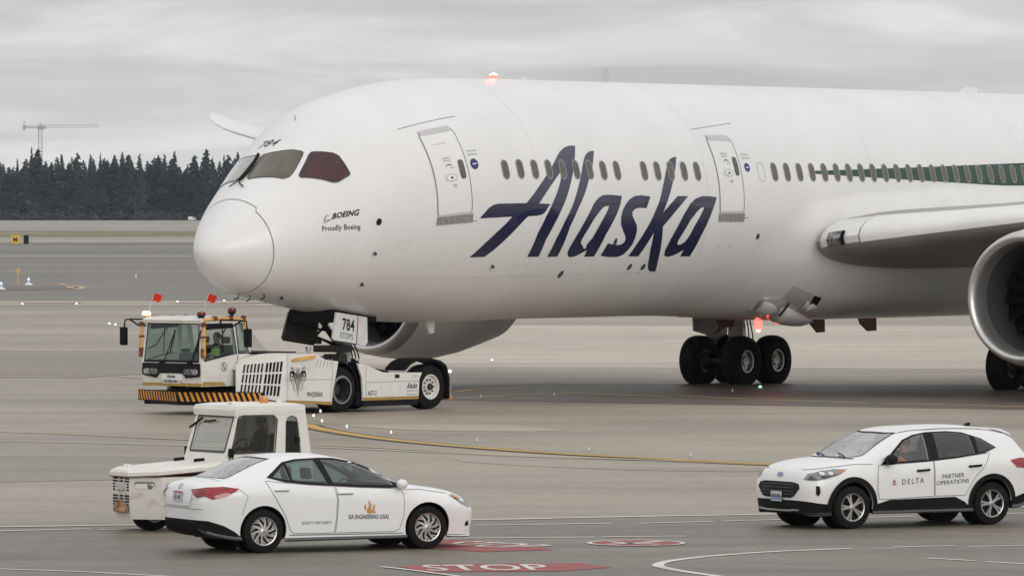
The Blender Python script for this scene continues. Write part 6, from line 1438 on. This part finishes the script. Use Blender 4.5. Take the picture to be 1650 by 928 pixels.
def proj_map(bvh, axis, sg, off):
    # side: (x, z) -> surface seen from the sg side; top: (x, y) from above; end: (y, z) from the sg end
    def f(u, v):
        if axis == 'side': o, d = Vector((u, sg*3, v)), Vector((0, -sg, 0))
        elif axis == 'top': o, d = Vector((u, v, 5)), Vector((0, 0, -1))
        else: o, d = Vector((sg*5, u, v)), Vector((-sg, 0, 0))
        h = bvh.ray_cast(o, d)
        if h[0] is None:
            return f.last if f.last else o+d*2.2
        n = h[1] if h[1].dot(d) < 0 else -h[1]
        f.last = h[0]+n*off
        return f.last
    f.last = None
    return f
def patch(name, loops, m, parent, mp, su=.12, sv=.10, smooth=50, thick=0, mi=None):
    bm = B()
    for l in loops: flat(bm, l)
    grid_cut(bm, su, sv); wrap(bm, mp)
    return obj(name, bm, m, parent, smooth, fix=False)
def seam(name, pts, w, m, parent, mp, closed=False, st=.06):
    d = []
    k = len(pts)-(0 if closed else 1)
    for i in range(k):
        a, b = Vector(pts[i]), Vector(pts[(i+1) % len(pts)]); n = max(1, int((b-a).length/st)); d += [tuple(a+(b-a)*j/n) for j in range(n)]
    if not closed: d.append(pts[-1])
    bm = B(); ribbon_bm(bm, d, w, closed); wrap(bm, mp); return obj(name, bm, m, parent, fix=False)
def inside(poly, u, v):
    c = False; n = len(poly)
    for i in range(n):
        (x1, y1), (x2, y2) = poly[i], poly[(i+1) % n]
        if (y1 > v) != (y2 > v) and u < (x2-x1)*(v-y1)/(y2-y1)+x1: c = not c
    return c
def pierce(bm, poly, ax, test, mi=None):
    # cut a polygon out of the shell: split the faces along every edge of it, then drop what lies inside
    a, b = ax; dirn = Vector([0 if k in ax else 1 for k in range(3)])
    lo = [min(p[k] for p in poly)-.02 for k in (0, 1)]; hi = [max(p[k] for p in poly)+.02 for k in (0, 1)]
    def near(): 
        out = []
        for f in bm.faces:
            us = [v.co[a] for v in f.verts]; vs = [v.co[b] for v in f.verts]
            if max(us) > lo[0] and min(us) < hi[0] and max(vs) > lo[1] and min(vs) < hi[1] and test(f.calc_center_median()): out.append(f)
        return out
    n = len(poly)
    for i in range(n):
        p, q = poly[i], poly[(i+1) % n]; co = Vector((0, 0, 0)); co[a], co[b] = p; d = Vector((0, 0, 0)); d[a], d[b] = q[0]-p[0], q[1]-p[1]
        fs = near(); es = {ed for f in fs for ed in f.edges}; vs = {v for f in fs for v in f.verts}
        bmesh.ops.bisect_plane(bm, geom=list(vs)+list(es)+fs, plane_co=co, plane_no=d.cross(dirn).normalized(), dist=1e-5)
    kill = [f for f in near() if inside(poly, f.calc_center_median()[a], f.calc_center_median()[b])]
    if mi is None: bmesh.ops.delete(bm, geom=kill, context='FACES')
    else:
        for f in kill: f.material_index = mi
def carve(root, car, x0, x1, xi0, xi1, wheels_, wins, tops, paint_m, zf, arch_r, n=64, dark=()):
    bm = car.solid(x0, x1, n); bvh = bvh_of(bm)
    for (wx, wz) in wheels_:
        for sg in (-1, 1): pierce(bm, circ(wx, wz, arch_r, arch_r, 30), (0, 2), lambda c: c.y*sg > .48)
    for poly in wins:
        for sg in (-1, 1): pierce(bm, poly, (0, 2), lambda c: c.y*sg > .25)
    for poly, z0 in tops: pierce(bm, poly, (0, 1), lambda c: c.z > z0-.1)
    for poly in dark: pierce(bm, poly, (0, 2), lambda c: True, 1)
    body = obj('body', bm, [paint_m, M['black'], M['cabin_grey']], root, 40, fix=False)
    md = body.modifiers.new('s', 'SOLIDIFY'); md.thickness = .025; md.offset = -1; md.material_offset = 2; md.material_offset_rim = 0
    dg = bpy.context.evaluated_depsgraph_get(); dg.update()
    me = bpy.data.meshes.new_from_object(body.evaluated_get(dg)); body.modifiers.clear(); body.data = me
    me.shade_smooth(); me.set_sharp_from_angle(angle=radians(40))
    for (wx, wz) in wheels_:
        for sg in (-1, 1):
            bm = B()
            lathe(bm, [(sg*.50, arch_r*.985), (sg*.80, arch_r*.985)], 30, 'Y', (wx, 0, wz), a0=radians(-12), a1=radians(192)); lathe(bm, [(sg*.50, .001), (sg*.50, arch_r*.985)], 30, 'Y', (wx, 0, wz))
            obj('wheel_well', bm, M['ink'], root, fix=False)
    return body, bvh
def shrink(poly, k):
    cx = sum(p[0] for p in poly)/len(poly); cy = sum(p[1] for p in poly)/len(poly)
    out = []
    n = len(poly); area = sum(poly[i][0]*poly[(i+1) % n][1]-poly[(i+1) % n][0]*poly[i][1] for i in range(n)); s_ = 1 if area > 0 else -1
    for i in range(n):
        a, b, c = Vector(poly[i-1]), Vector(poly[i]), Vector(poly[(i+1) % n]); d1 = (b-a).normalized(); d2 = (c-b).normalized()
        n1 = Vector((-d1.y, d1.x))*s_; n2 = Vector((-d2.y, d2.x))*s_; m = (n1+n2); m = m/max(.35, m.length_squared/2)
        out.append(tuple(b+m*k))
    return out

# ---- sedan, seen from its right rear
SY = .4619
sedan = thing('sedan', 'white sedan with a small gold emblem on its front door beside the cream tractor', 'car', (-2.8596, 93.4911, 0), SY)
sx = [2.25, 2.215, 2.13, 1.98, 1.75, 1.35, 1.02, .80, .45, .10, -.30, -.70, -1.05, -1.35, -1.62, -1.85, -2.02, -2.18, -2.28, -2.34, -2.37]
sd_ = Car(sx,
 zb=[.24, .20, .18, .18, .19, .20, .20, .20, .20, .20, .20, .20, .20, .21, .22, .24, .27, .31, .36, .42, .48],
 yb=[.30, .50, .66, .76, .80, .82, .84, .845, .845, .845, .845, .845, .845, .84, .82, .80, .77, .71, .64, .54, .40],
 yw=[.36, .57, .74, .83, .875, .885, .88, .88, .88, .88, .88, .88, .885, .89, .885, .865, .84, .79, .72, .62, .44],
 zw=[.42, .45, .48, .52, .55, .58, .60, .62, .64, .66, .68, .70, .72, .73, .74, .74, .73, .72, .70, .68, .66],
 yk=[.33, .52, .69, .78, .81, .82, .825, .83, .83, .83, .83, .83, .82, .81, .80, .785, .76, .72, .66, .57, .40],
 zk=[.52, .57, .64, .72, .79, .86, .91, .935, .965, .985, 1.005, 1.03, 1.06, 1.07, 1.06, 1.04, 1.02, .985, .95, .90, .80],
 yr=[.22, .36, .50, .58, .62, .66, .685, .66, .60, .575, .565, .56, .55, .55, .56, .575, .58, .56, .50, .42, .28],
 zr=[.53, .60, .70, .79, .865, .925, .965, 1.055, 1.235, 1.345, 1.40, 1.405, 1.375, 1.30, 1.195, 1.105, 1.065, 1.035, 1.005, .94, .82],
 zt=[.54, .62, .73, .825, .895, .955, 1.0, 1.09, 1.275, 1.39, 1.448, 1.455, 1.43, 1.36, 1.245, 1.145, 1.10, 1.065, 1.03, .955, .83],
 bul=[.0, .0, .0, .0, .01, .012, .02, .025, .03, .03, .03, .03, .03, .025, .02, .015, .01, .005, 0, 0, 0])
S_DLO = [(-1.24, 1.125), (-.95, 1.325), (-.74, 1.365), (-.33, 1.38), (-.10, 1.372), (.24, 1.31), (.56, 1.185), (.82, 1.05), (1.02, .945), (.72, .945), (.23, .965), (-.16, .99), (-.61, 1.02), (-1.0, 1.062)]
S_w1 = [(-.90, 1.315), (-.74, 1.345), (-.45, 1.362), (-.30, 1.02), (-.61, 1.045), (-.86, 1.07)][::1]
S_w0 = [(-1.17, 1.125), (-.95, 1.295), (-.91, 1.08), (-1.0, 1.09)]
S_w2 = [(-.32, 1.358), (-.10, 1.350), (.22, 1.29), (.53, 1.165), (.76, 1.045), (.79, .97), (.23, .99), (-.15, 1.015), (-.20, 1.02)]
def bow(pts): return pts
S_ws = smooth_poly([(1.04, 0), (1.02, .35), (.93, .60), (.56, .545), (.22, .49), (.27, 0)], 1)
ws_top = [(1.06, 0.0), (1.03, .38), (.93, .62), (.55, .56), (.18, .50), (.22, .25), (.235, 0), (.22, -.25), (.18, -.50), (.55, -.56), (.93, -.62), (1.03, -.38)]
rw_top = [(-1.18, 0), (-1.15, .28), (-1.10, .49), (-1.50, .525), (-1.86, .56), (-1.93, .3), (-1.95, 0), (-1.93, -.3), (-1.86, -.56), (-1.50, -.525), (-1.10, -.49), (-1.15, -.28)]
sbody, sb = carve(sedan, sd_, -2.37, 2.25, -1.88, .98, [(-1.35, .340), (1.35, .340)], [S_w0, S_w1, S_w2], [(ws_top, 1.0), (rw_top, 1.06)], M['car_white'], .32, .372, dark=[[(-2.45, .515), (-2.2, .495), (-1.97, .42), (-1.80, .33), (-1.70, .25), (-1.70, .1), (-2.45, .1)], [(-1.0, .222), (1.0, .215), (1.0, .1), (-1.0, .1)]])
for sg in (-1, 1):
    mp = lambda o, a='side', s=sg: proj_map(sb, a, s, o)
    for nm, w, m in (('quarter_glass', S_w0, 'glass_car'), ('rear_door_glass', S_w1, 'glass_car'), ('front_door_glass', S_w2, 'glass_car')):
        patch(nm, [[shrink(w, -.012)]], M[m], sedan, mp(-.006))
    holes = [S_w0, S_w1, S_w2]
    patch('window_surround', [[shrink(S_DLO, -.014)]+[h for h in holes]], M['ink'], sedan, mp(.004))
    # doors: proud skins with gaps around them
    rd = [(-1.30, 1.065), (-1.02, 1.035), (-.61, .995), (-.20, .965), (-.165, .78), (-.175, .50), (-.20, .285), (-.86, .29), (-.92, .35), (-1.0, .56), (-1.21, .89)]
    fd = [(-.165, .965), (.23, .94), (.72, .918), (.92, .905), (.945, .75), (.94, .52), (.88, .33), (.80, .285), (-.17, .285), (-.145, .50), (-.135, .78)]
    for nm, d, hx, hz in (('rear_door', rd, -1.07, .94), ('front_door', fd, -.02, .875)):
        dr = patch(nm, [[d]], M['car_white'], sedan, mp(.005)); seam('door_gap', shrink(d, -.006), .010, M['seam'], dr, mp(.003), True)
        bm = B(); f = mp(0)
        c = f(hx, hz); box(bm, (hx-.13, c.y-.012 if sg < 0 else c.y-.005, hz-.022), (hx+.13, c.y+.005 if sg < 0 else c.y+.012, hz+.022), .01); hd = obj('door_handle', bm, M['car_white'], dr, 40)
        bm = B(); tube(bm, [(hx-.12, c.y+sg*.012, hz-.005), (hx-.08, c.y+sg*.036, hz), (hx+.08, c.y+sg*.036, hz), (hx+.12, c.y+sg*.012, hz-.005)], .014, 6); obj('grip', bm, M['car_white'], hd, 50)
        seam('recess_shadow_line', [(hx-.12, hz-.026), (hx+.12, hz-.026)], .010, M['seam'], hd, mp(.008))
    seam('rocker_line', [(-.93, .262), (.95, .252)], .016, M['seam'], sedan, mp(.004))
    # shoulder and lower creases are in the loft; lamps
    patch('tail_lamp', [[[(-2.33, .955), (-2.21, .985), (-1.98, .995), (-1.74, .965), (-1.95, .855), (-2.16, .815), (-2.27, .87)]]], M['lens_tail'], sedan, mp(.013), .05, .04)
    seam('lamp_band', [(-2.24, .90), (-2.05, .905), (-1.80, .955)], .022, M['red_ink'], sedan, mp(.018))
    patch('headlamp', [[[(1.72, .80), (1.84, .815), (1.98, .745), (2.12, .63), (2.06, .61), (1.92, .665)]]], M['lens_clear'], sedan, mp(.007))
    patch('marker_lens', [[[(1.76, .793), (1.85, .797), (1.93, .755), (1.88, .735)]]], M['amber_lens'], sedan, mp(.010))
    patch('fog_recess', [[[(2.00, .33), (2.09, .345), (2.05, .42), (2.01, .39)]]], M['ink'], sedan, mp(.006), .04, .03)
    seam('bumper_joint', [(-1.74, .95), (-1.62, .86), (-1.68, .66), (-1.70, .58)], .008, M['seam'], sedan, mp(.004))
    seam('fender_joint', [(.97, .905), (1.22, .90), (1.70, .83)], .008, M['seam'], sedan, mp(.004))
    bm = B(); c = mp(0)(.90, .955); cy = c.y
    loft(bm, [[Vector((.90+dx+rx*cos(t), cy+sg*(y), .99+rz*sin(t))) for t in [2*pi*k/14 for k in range(14)]] for y, rx, rz, dx in ((-.02, .04, .03, .02), (.06, .06, .055, 0), (.11, .085, .075, -.01), (.19, .08, .07, -.02), (.225, .04, .04, -.02))]); obj('door_mirror', bm, M['car_white'], sedan, 60)
    for wx in (-1.35, 1.35): wheel(sedan, (wx, sg*.765, .330), .330, .205, .212, sg, 'alloy10')
em = lambda o, s: proj_map(sb, 'end', s, o)
pl = patch('licence_plate', [[rrect(-.17, .76, .17, .92, .01)]], M['plate'], sedan, em(.012, -1)); patch('plate_band', [[[(-.16, .885), (.16, .885), (.16, .91), (-.16, .91)]]], M['red_ink'], pl, em(.014, -1))
bm = B(); text_bm(bm, text2d('C81 447', .26, .075, bold=.01)); grid_cut(bm, .05, .05); wrap(bm, (lambda f: lambda u, v: f(.13-u, .79+v))(em(.015, -1))); obj('lettering', bm, M['ink_grey'], pl, fix=False)
for sg in (-1, 1): patch('tail_lamp', [[[(sg*.42, .955), (sg*.72, .965), (sg*.74, .86), (sg*.64, .83), (sg*.52, .90)]]], M['lens_tail'], sedan, em(.012, -1), .05, .04)
seam('trunk_joint', [(-.62, .96), (-.50, .90), (-.46, .70), (.46, .70), (.50, .90), (.62, .96)], .010, M['seam'], sedan, em(.005, -1))
seam('bumper_step', [(-.72, .665), (-.3, .675), (.3, .675), (.72, .665)], .010, M['seam'], sedan, em(.005, -1))
bm = B(); ribbon_bm(bm, circ(0, .985, .052, .036, 20), .009, True); ribbon_bm(bm, circ(0, .995, .03, .02, 16), .007, True); ribbon_bm(bm, circ(0, .982, .014, .03, 16), .007, True); wrap(bm, em(.01, -1)); obj('emblem', bm, M['steel'], sedan, fix=False)
bm = B(); text_bm(bm, text2d('COROLLA', .20, .028, bold=.01)); wrap(bm, (lambda f: lambda u, v: f(.60-u, .815+v))(em(.008, -1))); obj('badge', bm, M['steel'], sedan, fix=False)
bm = B(); text_bm(bm, text2d('LE', .07, .028, bold=.01)); wrap(bm, (lambda f: lambda u, v: f(-.50-u, .80+v))(em(.008, -1))); obj('badge', bm, M['steel'], sedan, fix=False)
tp = lambda o: proj_map(sb, 'top', 1, o)
patch('windshield', [[shrink(ws_top, -.012)]], M['glass_sky'], sedan, tp(-.006)); patch('rear_window', [[shrink(rw_top, -.012)]], M['glass_sky'], sedan, tp(-.006))
seam('rear_window_seal', shrink(rw_top, .004), .022, M['ink'], sedan, tp(.002), True); seam('windshield_seal', shrink(ws_top, .004), .022, M['ink'], sedan, tp(.002), True)
seam('trunk_gap', [(-1.96, -.62), (-1.985, -.3), (-1.99, 0), (-1.985, .3), (-1.96, .62)], .010, M['seam'], sedan, tp(.003)); seam('hood_gap', [(1.07, -.66), (1.12, -.3), (1.13, 0), (1.12, .3), (1.07, .66)], .014, M['seam_dark'], sedan, tp(.003))
side = proj_map(sb, 'side', -1, .009)
bm = B(); text_bm(bm, text2d('SIA ENGINEERING (USA)', .66, .088, 0, 1.0, .012)); grid_cut(bm, .1, None); wrap(bm, lambda u, v: side(.03+u, .462+v-.012*u)); obj('lettering', bm, M['ink'], sedan, fix=False)
bm = B(); text_bm(bm, text2d('QUALITY AND SAFETY', .50, .052, 0, 1.0, .006)); grid_cut(bm, .1, None); wrap(bm, lambda u, v: side(-.74+u, .412+v-.01*u)); obj('lettering', bm, M['ink_grey'], sedan, fix=False)
# gold flame-like emblem above the lettering
bm = B()
for pts in ([(.34, .565), (.33, .62), (.36, .68), (.345, .75), (.40, .70), (.395, .64), (.43, .60), (.42, .565)], [(.31, .60), (.28, .66), (.305, .70), (.32, .64)], [(.43, .615), (.42, .66), (.455, .70), (.46, .65), (.445, .60)], [(.425, .59), (.46, .60), (.475, .565), (.44, .56)]): flat(bm, [smooth_poly(pts, 3)])
wrap(bm, side); obj('gold_emblem', bm, M['gold_bird'], sedan, fix=False)
bm = B(); box(bm, (-1.9, -.68, .30), (1.0, .68, .36)); box(bm, (.72, -.66, .55), (1.0, .66, .93), .06); box(bm, (-1.86, -.6, .85), (-1.5, .6, 1.0), .04); box(bm, (-.1, -.1, .35), (.7, .1, .6), .05); obj('cabin_floor', bm, M['cabin_grey'], sedan)
bm = B()
for y in (-.36, .36): seat_bm(bm, -.08, y, .42, 1, .62, .48); seat_bm(bm, -1.10, y, .44, 1, .58, .58)
obj('seats', bm, M['seat_grey'], sedan, 40)
bm = B(); tube(bm, [(.48+.06*sin(t), .36+.18*cos(t), .88+.16*sin(t)) for t in [2*pi*i/16 for i in range(17)]], .014, 5); tube(bm, [(.48, .36, .88), (.75, .36, .78)], .03, 5); obj('steering_wheel', bm, M['ink'], sedan)
bm = B(); box(bm, (-1.9, -.50, .2), (2.0, .50, .27), .02); box(bm, (-.95, -.79, .19), (.95, .79, .26), .02); obj('underbody', bm, M['ink'], sedan)  # second plate widened to block sky light and darken the ground below
seam('front_grille', [(-.30, .385), (-.1, .38), (.1, .38), (.30, .385)], .13, M['ink'], sedan, em(.006, 1))

# ---- compact SUV, seen from its left front
suv = thing('suv', 'white compact SUV with black wheel arches and a red triangle on its door', 'car', (6.1584, 100.5679, 0), .5336+pi)
vx = [2.20, 2.17, 2.10, 1.98, 1.77, 1.45, 1.15, .95, .60, .25, -.15, -.60, -1.05, -1.45, -1.75, -1.95, -2.08, -2.20, -2.28, -2.32]
sv_ = Car(vx,
 zb=[.30, .26, .24, .24, .25, .26, .26, .26, .26, .26, .26, .26, .26, .27, .29, .31, .34, .38, .44, .50],
 yb=[.34, .56, .72, .80, .84, .86, .87, .875, .875, .875, .875, .875, .875, .87, .86, .83, .80, .74, .66, .48],
 yw=[.40, .64, .79, .87, .905, .915, .91, .91, .91, .91, .91, .91, .915, .92, .915, .895, .87, .82, .74, .54],
 zw=[.52, .55, .58, .60, .62, .64, .66, .68, .70, .72, .74, .76, .78, .80, .80, .80, .80, .80, .80, .78],
 yk=[.38, .60, .74, .81, .84, .855, .86, .86, .86, .86, .86, .86, .855, .84, .82, .79, .765, .72, .65, .48],
 zk=[.62, .70, .79, .87, .93, .985, 1.0, 1.01, 1.03, 1.055, 1.08, 1.105, 1.14, 1.18, 1.19, 1.17, 1.13, 1.06, .98, .90],
 yr=[.26, .44, .56, .62, .66, .70, .72, .70, .64, .61, .60, .595, .59, .585, .575, .565, .555, .54, .50, .36],
 zr=[.66, .78, .90, .97, 1.03, 1.075, 1.10, 1.19, 1.375, 1.50, 1.552, 1.565, 1.555, 1.525, 1.47, 1.395, 1.27, 1.13, 1.0, .91],
 zt=[.68, .82, .94, 1.01, 1.065, 1.11, 1.135, 1.225, 1.42, 1.55, 1.60, 1.618, 1.61, 1.578, 1.53, 1.46, 1.33, 1.17, 1.03, .93],
 bul=[0, 0, 0, .01, .012, .015, .02, .025, .03, .03, .03, .03, .03, .03, .025, .02, .02, .01, .005, 0])
V_DLO = [(.80, 1.015), (.56, 1.19), (.28, 1.40), (.05, 1.478), (-.21, 1.515), (-.60, 1.525), (-.91, 1.50), (-1.24, 1.40), (-1.49, 1.25), (-1.24, 1.165), (-.67, 1.095), (-.22, 1.055)]
V_w1 = [(.64, 1.055), (.50, 1.19), (.26, 1.375), (.05, 1.452), (-.14, 1.482), (-.13, 1.082)]
V_w2 = [(-.34, 1.498), (-.60, 1.502), (-.88, 1.480), (-1.02, 1.445), (-1.04, 1.162), (-.67, 1.12), (-.33, 1.095)]
V_w3 = [(-1.13, 1.425), (-1.26, 1.365), (-1.44, 1.25), (-1.26, 1.192), (-1.12, 1.178)]
v_ws = [(1.20, 0), (1.16, .38), (1.03, .66), (.62, .60), (.30, .555), (.36, .3), (.38, 0), (.36, -.3), (.30, -.555), (.62, -.60), (1.03, -.66), (1.16, -.38)]
vbody, vb = carve(suv, sv_, -2.32, 2.20, -1.95, 1.08, [(-1.355, .365), (1.355, .365)], [V_w1, V_w2, V_w3], [(v_ws, 1.14)], M['car_white2'], .40, .395, dark=[[(1.70, .30), (1.76, .40), (2.0, .43), (2.24, .475), (2.40, .49), (2.40, .1), (1.70, .1)], [(.98, .30), (.86, .40), (.64, .455), (-.62, .475), (-.82, .39), (-.96, .28), (-.96, .1), (.98, .1)], [(-1.70, .34), (-1.80, .44), (-2.02, .50), (-2.26, .66), (-2.40, .66), (-2.40, .1), (-1.70, .1)]])
for sg in (1, -1):
    mp = lambda o, a='side', s=sg: proj_map(vb, a, s, o)
    for nm, w, m in (('front_door_glass', V_w1, 'glass_ws'), ('rear_door_glass', V_w2, 'glass_dark'), ('quarter_glass', V_w3, 'glass_car')): patch(nm, [[shrink(w, -.012)]], M[m], suv, mp(-.006))
    patch('window_surround', [[V_DLO, V_w1, V_w2, V_w3]], M['ink'], suv, mp(.004))
    fd = [(.84, 1.0), (.30, 1.022), (-.20, 1.05), (-.195, .80), (-.21, .50), (.62, .47), (.84, .47), (.88, .62), (.88, .85)]
    rd = [(-.23, 1.055), (-.67, 1.088), (-1.15, 1.14), (-1.32, 1.16), (-1.20, .98), (-1.0, .78), (-.88, .60), (-.82, .50), (-.24, .50), (-.225, .80)]
    for nm, d, hx, hz in (('front_door', fd, .01, .915), ('rear_door', rd, -1.0, .965)):
        dr = patch(nm, [[d]], M['car_white2'], suv, mp(.005)); seam('door_gap', shrink(d, -.006), .012, M['seam'], dr, mp(.003), True)
        bm = B(); c = mp(0)(hx, hz); tube(bm, [(hx-.12, c.y+sg*.010, hz+.008), (hx-.09, c.y+sg*.036, hz+.006), (hx+.09, c.y+sg*.036, hz-.004), (hx+.12, c.y+sg*.010, hz-.006)], .019, 8); obj('door_handle', bm, M['ink'], dr, 50)
    # black cladding: sill, arch lips, bumper corners
    patch('sill_cladding', [[[(.92, .28), (.86, .40), (.64, .455), (-.62, .475), (-.82, .39), (-.90, .28)]]], M['black'], suv, mp(.014))
    for wx in (-1.355, 1.355):
        pts = [(wx+.43*cos(t), .365+.43*sin(t)) for t in [radians(-12)+radians(204)*k/26 for k in range(27)]]
        pts = [(u, max(v, .27)) for u, v in pts]
        seam('arch_cladding', pts, .085, M['black'], suv, mp(.016), st=.5)
    patch('headlamp', [[[(2.13, .80), (2.07, .885), (1.90, .935), (1.68, .965), (1.46, .955), (1.62, .87), (1.86, .81), (2.08, .78)]]], M['lens_clear'], suv, mp(.009), .05, .04)
    patch('lamp_bezel', [[[(2.10, .80), (2.05, .86), (1.86, .86), (1.62, .885), (1.86, .825), (2.06, .79)]]], M['seam_dark'], suv, mp(.011))
    patch('marker_lens', [[[(1.60, .948), (1.49, .948), (1.57, .900), (1.62, .895)]]], M['amber_lens'], suv, mp(.011))
    for lx in (1.76, 1.90):
        patch('lamp_eye', [[circ(lx, .895, .045, .026, 14)]], M['placard_white'], suv, mp(.012))
    patch('tail_lamp', [[[(-1.70, 1.045), (-1.92, 1.075), (-2.12, 1.06), (-2.20, .96), (-1.98, .915), (-1.82, .93)]]], M['lens_tail'], suv, mp(.013), .05, .04)
    patch('air_slot', [[[(1.98, .70), (2.03, .705), (2.03, .58), (1.99, .535), (1.96, .60)]]], M['ink'], suv, mp(.009))
    seam('hood_joint', [(.95, 1.03), (1.3, 1.03), (1.75, .99), (2.05, .95), (2.2, .90)], .009, M['seam'], suv, mp(.004))
    bm = B(); c = mp(0)(.66, 1.05); loft(bm, [[Vector((.66+dx+rx*cos(t), c.y+sg*y, 1.10+rz*sin(t))) for t in [2*pi*k/14 for k in range(14)]] for y, rx, rz, dx in ((-.03, .05, .03, .0), (.05, .07, .055, .01), (.11, .10, .085, .02), (.20, .09, .08, .02), (.235, .05, .05, .02))]); obj('door_mirror', bm, M['ink'], suv, 60)
    for wx in (-1.355, 1.355): wheel(suv, (wx, sg*.79, .350), .350, .225, .222, sg, 'alloy5')
tp = lambda o: proj_map(vb, 'top', 1, o)
patch('windshield', [[shrink(v_ws, -.012)]], M['glass_sky'], suv, tp(-.006)); seam('windshield_seal', shrink(v_ws, .004), .024, M['ink'], suv, tp(.003), True)
seam('cowl', [(1.17, -.62), (1.25, -.3), (1.27, 0), (1.25, .3), (1.17, .62)], .07, M['ink'], suv, tp(.004))
for y0 in (.45, -.15):
    bm = B(); f = tp(.02); tube(bm, [f(1.22, y0), f(1.12, y0-.2), f(1.06, y0-.42)], .012, 5); obj('wiper', bm, M['ink'], suv)
for sg in (1, -1): seam('roof_joint', [(.30, sg*.575), (-.2, sg*.60), (-1.0, sg*.59), (-1.75, sg*.575)], .016, M['seam_dark'], suv, tp(.004))
bm = B(); f = tp(0); c = f(-1.45, 0); prism(bm, [(-1.52, c.z-.02), (-1.38, c.z-.01), (-1.46, c.z+.045), (-1.53, c.z+.055)], lambda u, v: Vector((u, -.02, v)), (0, .04, 0)); obj('aerial_fin', bm, M['ink'], suv)
bm = B(); loft(bm, [[Vector((x, -w, z)), Vector((x, w, z)), Vector((x, w*.97, z+t)), Vector((x, -w*.97, z+t))] for x, w, z, t in ((-1.62, .54, 1.535, .025), (-1.80, .54, 1.49, .04), (-1.94, .53, 1.44, .035), (-2.0, .50, 1.432, .012))]); obj('tailgate_spoiler', bm, M['car_white2'], suv, 40)
em = lambda o, s: proj_map(vb, 'end', s, o)
g_ = patch('grille', [[[(-.56, .73), (-.40, .755), (.40, .755), (.56, .73), (.60, .66), (.46, .53), (.36, .50), (-.36, .50), (-.46, .53), (-.60, .66)]]], M['ink'], suv, em(.010, 1), .1, .08)
for z in (.56, .61, .66, .71): seam('grille_bar', [(-.46, z), (-.2, z+.005), (.2, z+.005), (.46, z)], .014, M['seam_dark'], g_, em(.016, 1))
seam('skid_strip', [(-.58, .315), (-.3, .305), (.3, .305), (.58, .315)], .022, M['polished'], suv, em(.018, 1))
pl = patch('licence_plate', [[rrect(-.17, .44, .15, .60, .01)]], M['plate'], suv, em(.028, 1)); patch('plate_band', [[[(-.165, .46), (.145, .46), (.145, .53), (-.165, .53)]]], M['plate_blue'], pl, em(.031, 1))
bm = B(); text_bm(bm, text2d('BWK3906', .26, .06, bold=.01)); grid_cut(bm, .05, .05); wrap(bm, (lambda f: lambda u, v: f(-.14+u, .50+v))(em(.033, 1))); obj('lettering', bm, M['ink_grey'], pl, fix=False)
em_ = patch('oval_badge', [[circ(0, .862, .075, .032, 20)]], M['plate_blue'], suv, em(.012, 1)); bm = B(); ribbon_bm(bm, circ(0, .862, .078, .034, 20), .008, True); wrap(bm, em(.014, 1)); obj('badge_ring', bm, M['steel'], em_, fix=False)
patch('rear_window', [[[(-.52, 1.43), (.52, 1.43), (.60, 1.16), (-.60, 1.16)]]], M['ink'], suv, em(.006, -1))
side = proj_map(vb, 'side', 1, .010)
def vt(txt, x, z, w, h, m, sl=0, bold=.006, space=1.0):
    bm = B(); text_bm(bm, text2d(txt, w, h, 0, space, bold)); grid_cut(bm, .1, None); wrap(bm, lambda u, v: side(x-u, z+v+sl*u)); obj('lettering', bm, m, suv, fix=False)
vt('DELTA', .42, .695, .42, .085, M['ink_grey'], .05, .008, 1.45); vt('PARTNER', -.36, .772, .43, .068, M['ink_grey'], .05); vt('OPERATIONS', -.25, .668, .63, .068, M['ink_grey'], .05)
bm = B(); flat(bm, [[(.575, .785), (.535, .715), (.575, .740)]]); flat(bm, [[(.577, .785), (.577, .740), (.617, .715)]]); flat(bm, [[(.525, .697), (.625, .690), (.577, .722)]]); wrap(bm, side); obj('triangle_emblem', bm, M['red_ink'], suv, fix=False)
bm = B(); box(bm, (-1.9, -.7, .38), (1.1, .7, .44)); box(bm, (.80, -.68, .65), (1.1, .68, 1.02), .06); box(bm, (-1.95, -.62, .9), (-1.4, .62, 1.0), .04); obj('cabin_floor', bm, M['cabin_grey'], suv)
bm = B()
for y in (-.37, .37): seat_bm(bm, -.02, y, .55, 1, .64, .48); seat_bm(bm, -.95, y, .57, 1, .60, .58)
obj('seats', bm, M['seat'], suv, 40)
bm = B(); tube(bm, [(.47+.06*sin(t), .37+.18*cos(t), 1.0+.16*sin(t)) for t in [2*pi*i/16 for i in range(17)]], .014, 5); tube(bm, [(.47, .37, 1.0), (.8, .37, .9)], .03, 5); obj('steering_wheel', bm, M['ink'], suv)
bm = B(); box(bm, (-2.0, -.50, .25), (1.95, .50, .33), .02); box(bm, (-.95, -.82, .24), (.95, .82, .31), .02); obj('underbody', bm, M['ink'], suv)  # wide plate added to keep skylight off the ground under the car
a_ = .5336+pi; lx, ly = .02, .37
person('driver in an orange safety vest at the wheel of the white SUV', (6.1584+lx*cos(a_)-ly*sin(a_), 100.5679+lx*sin(a_)+ly*cos(a_), .62), a_, 'cloth_dark', 'vest_orange', (.40, .36), scale=.90)
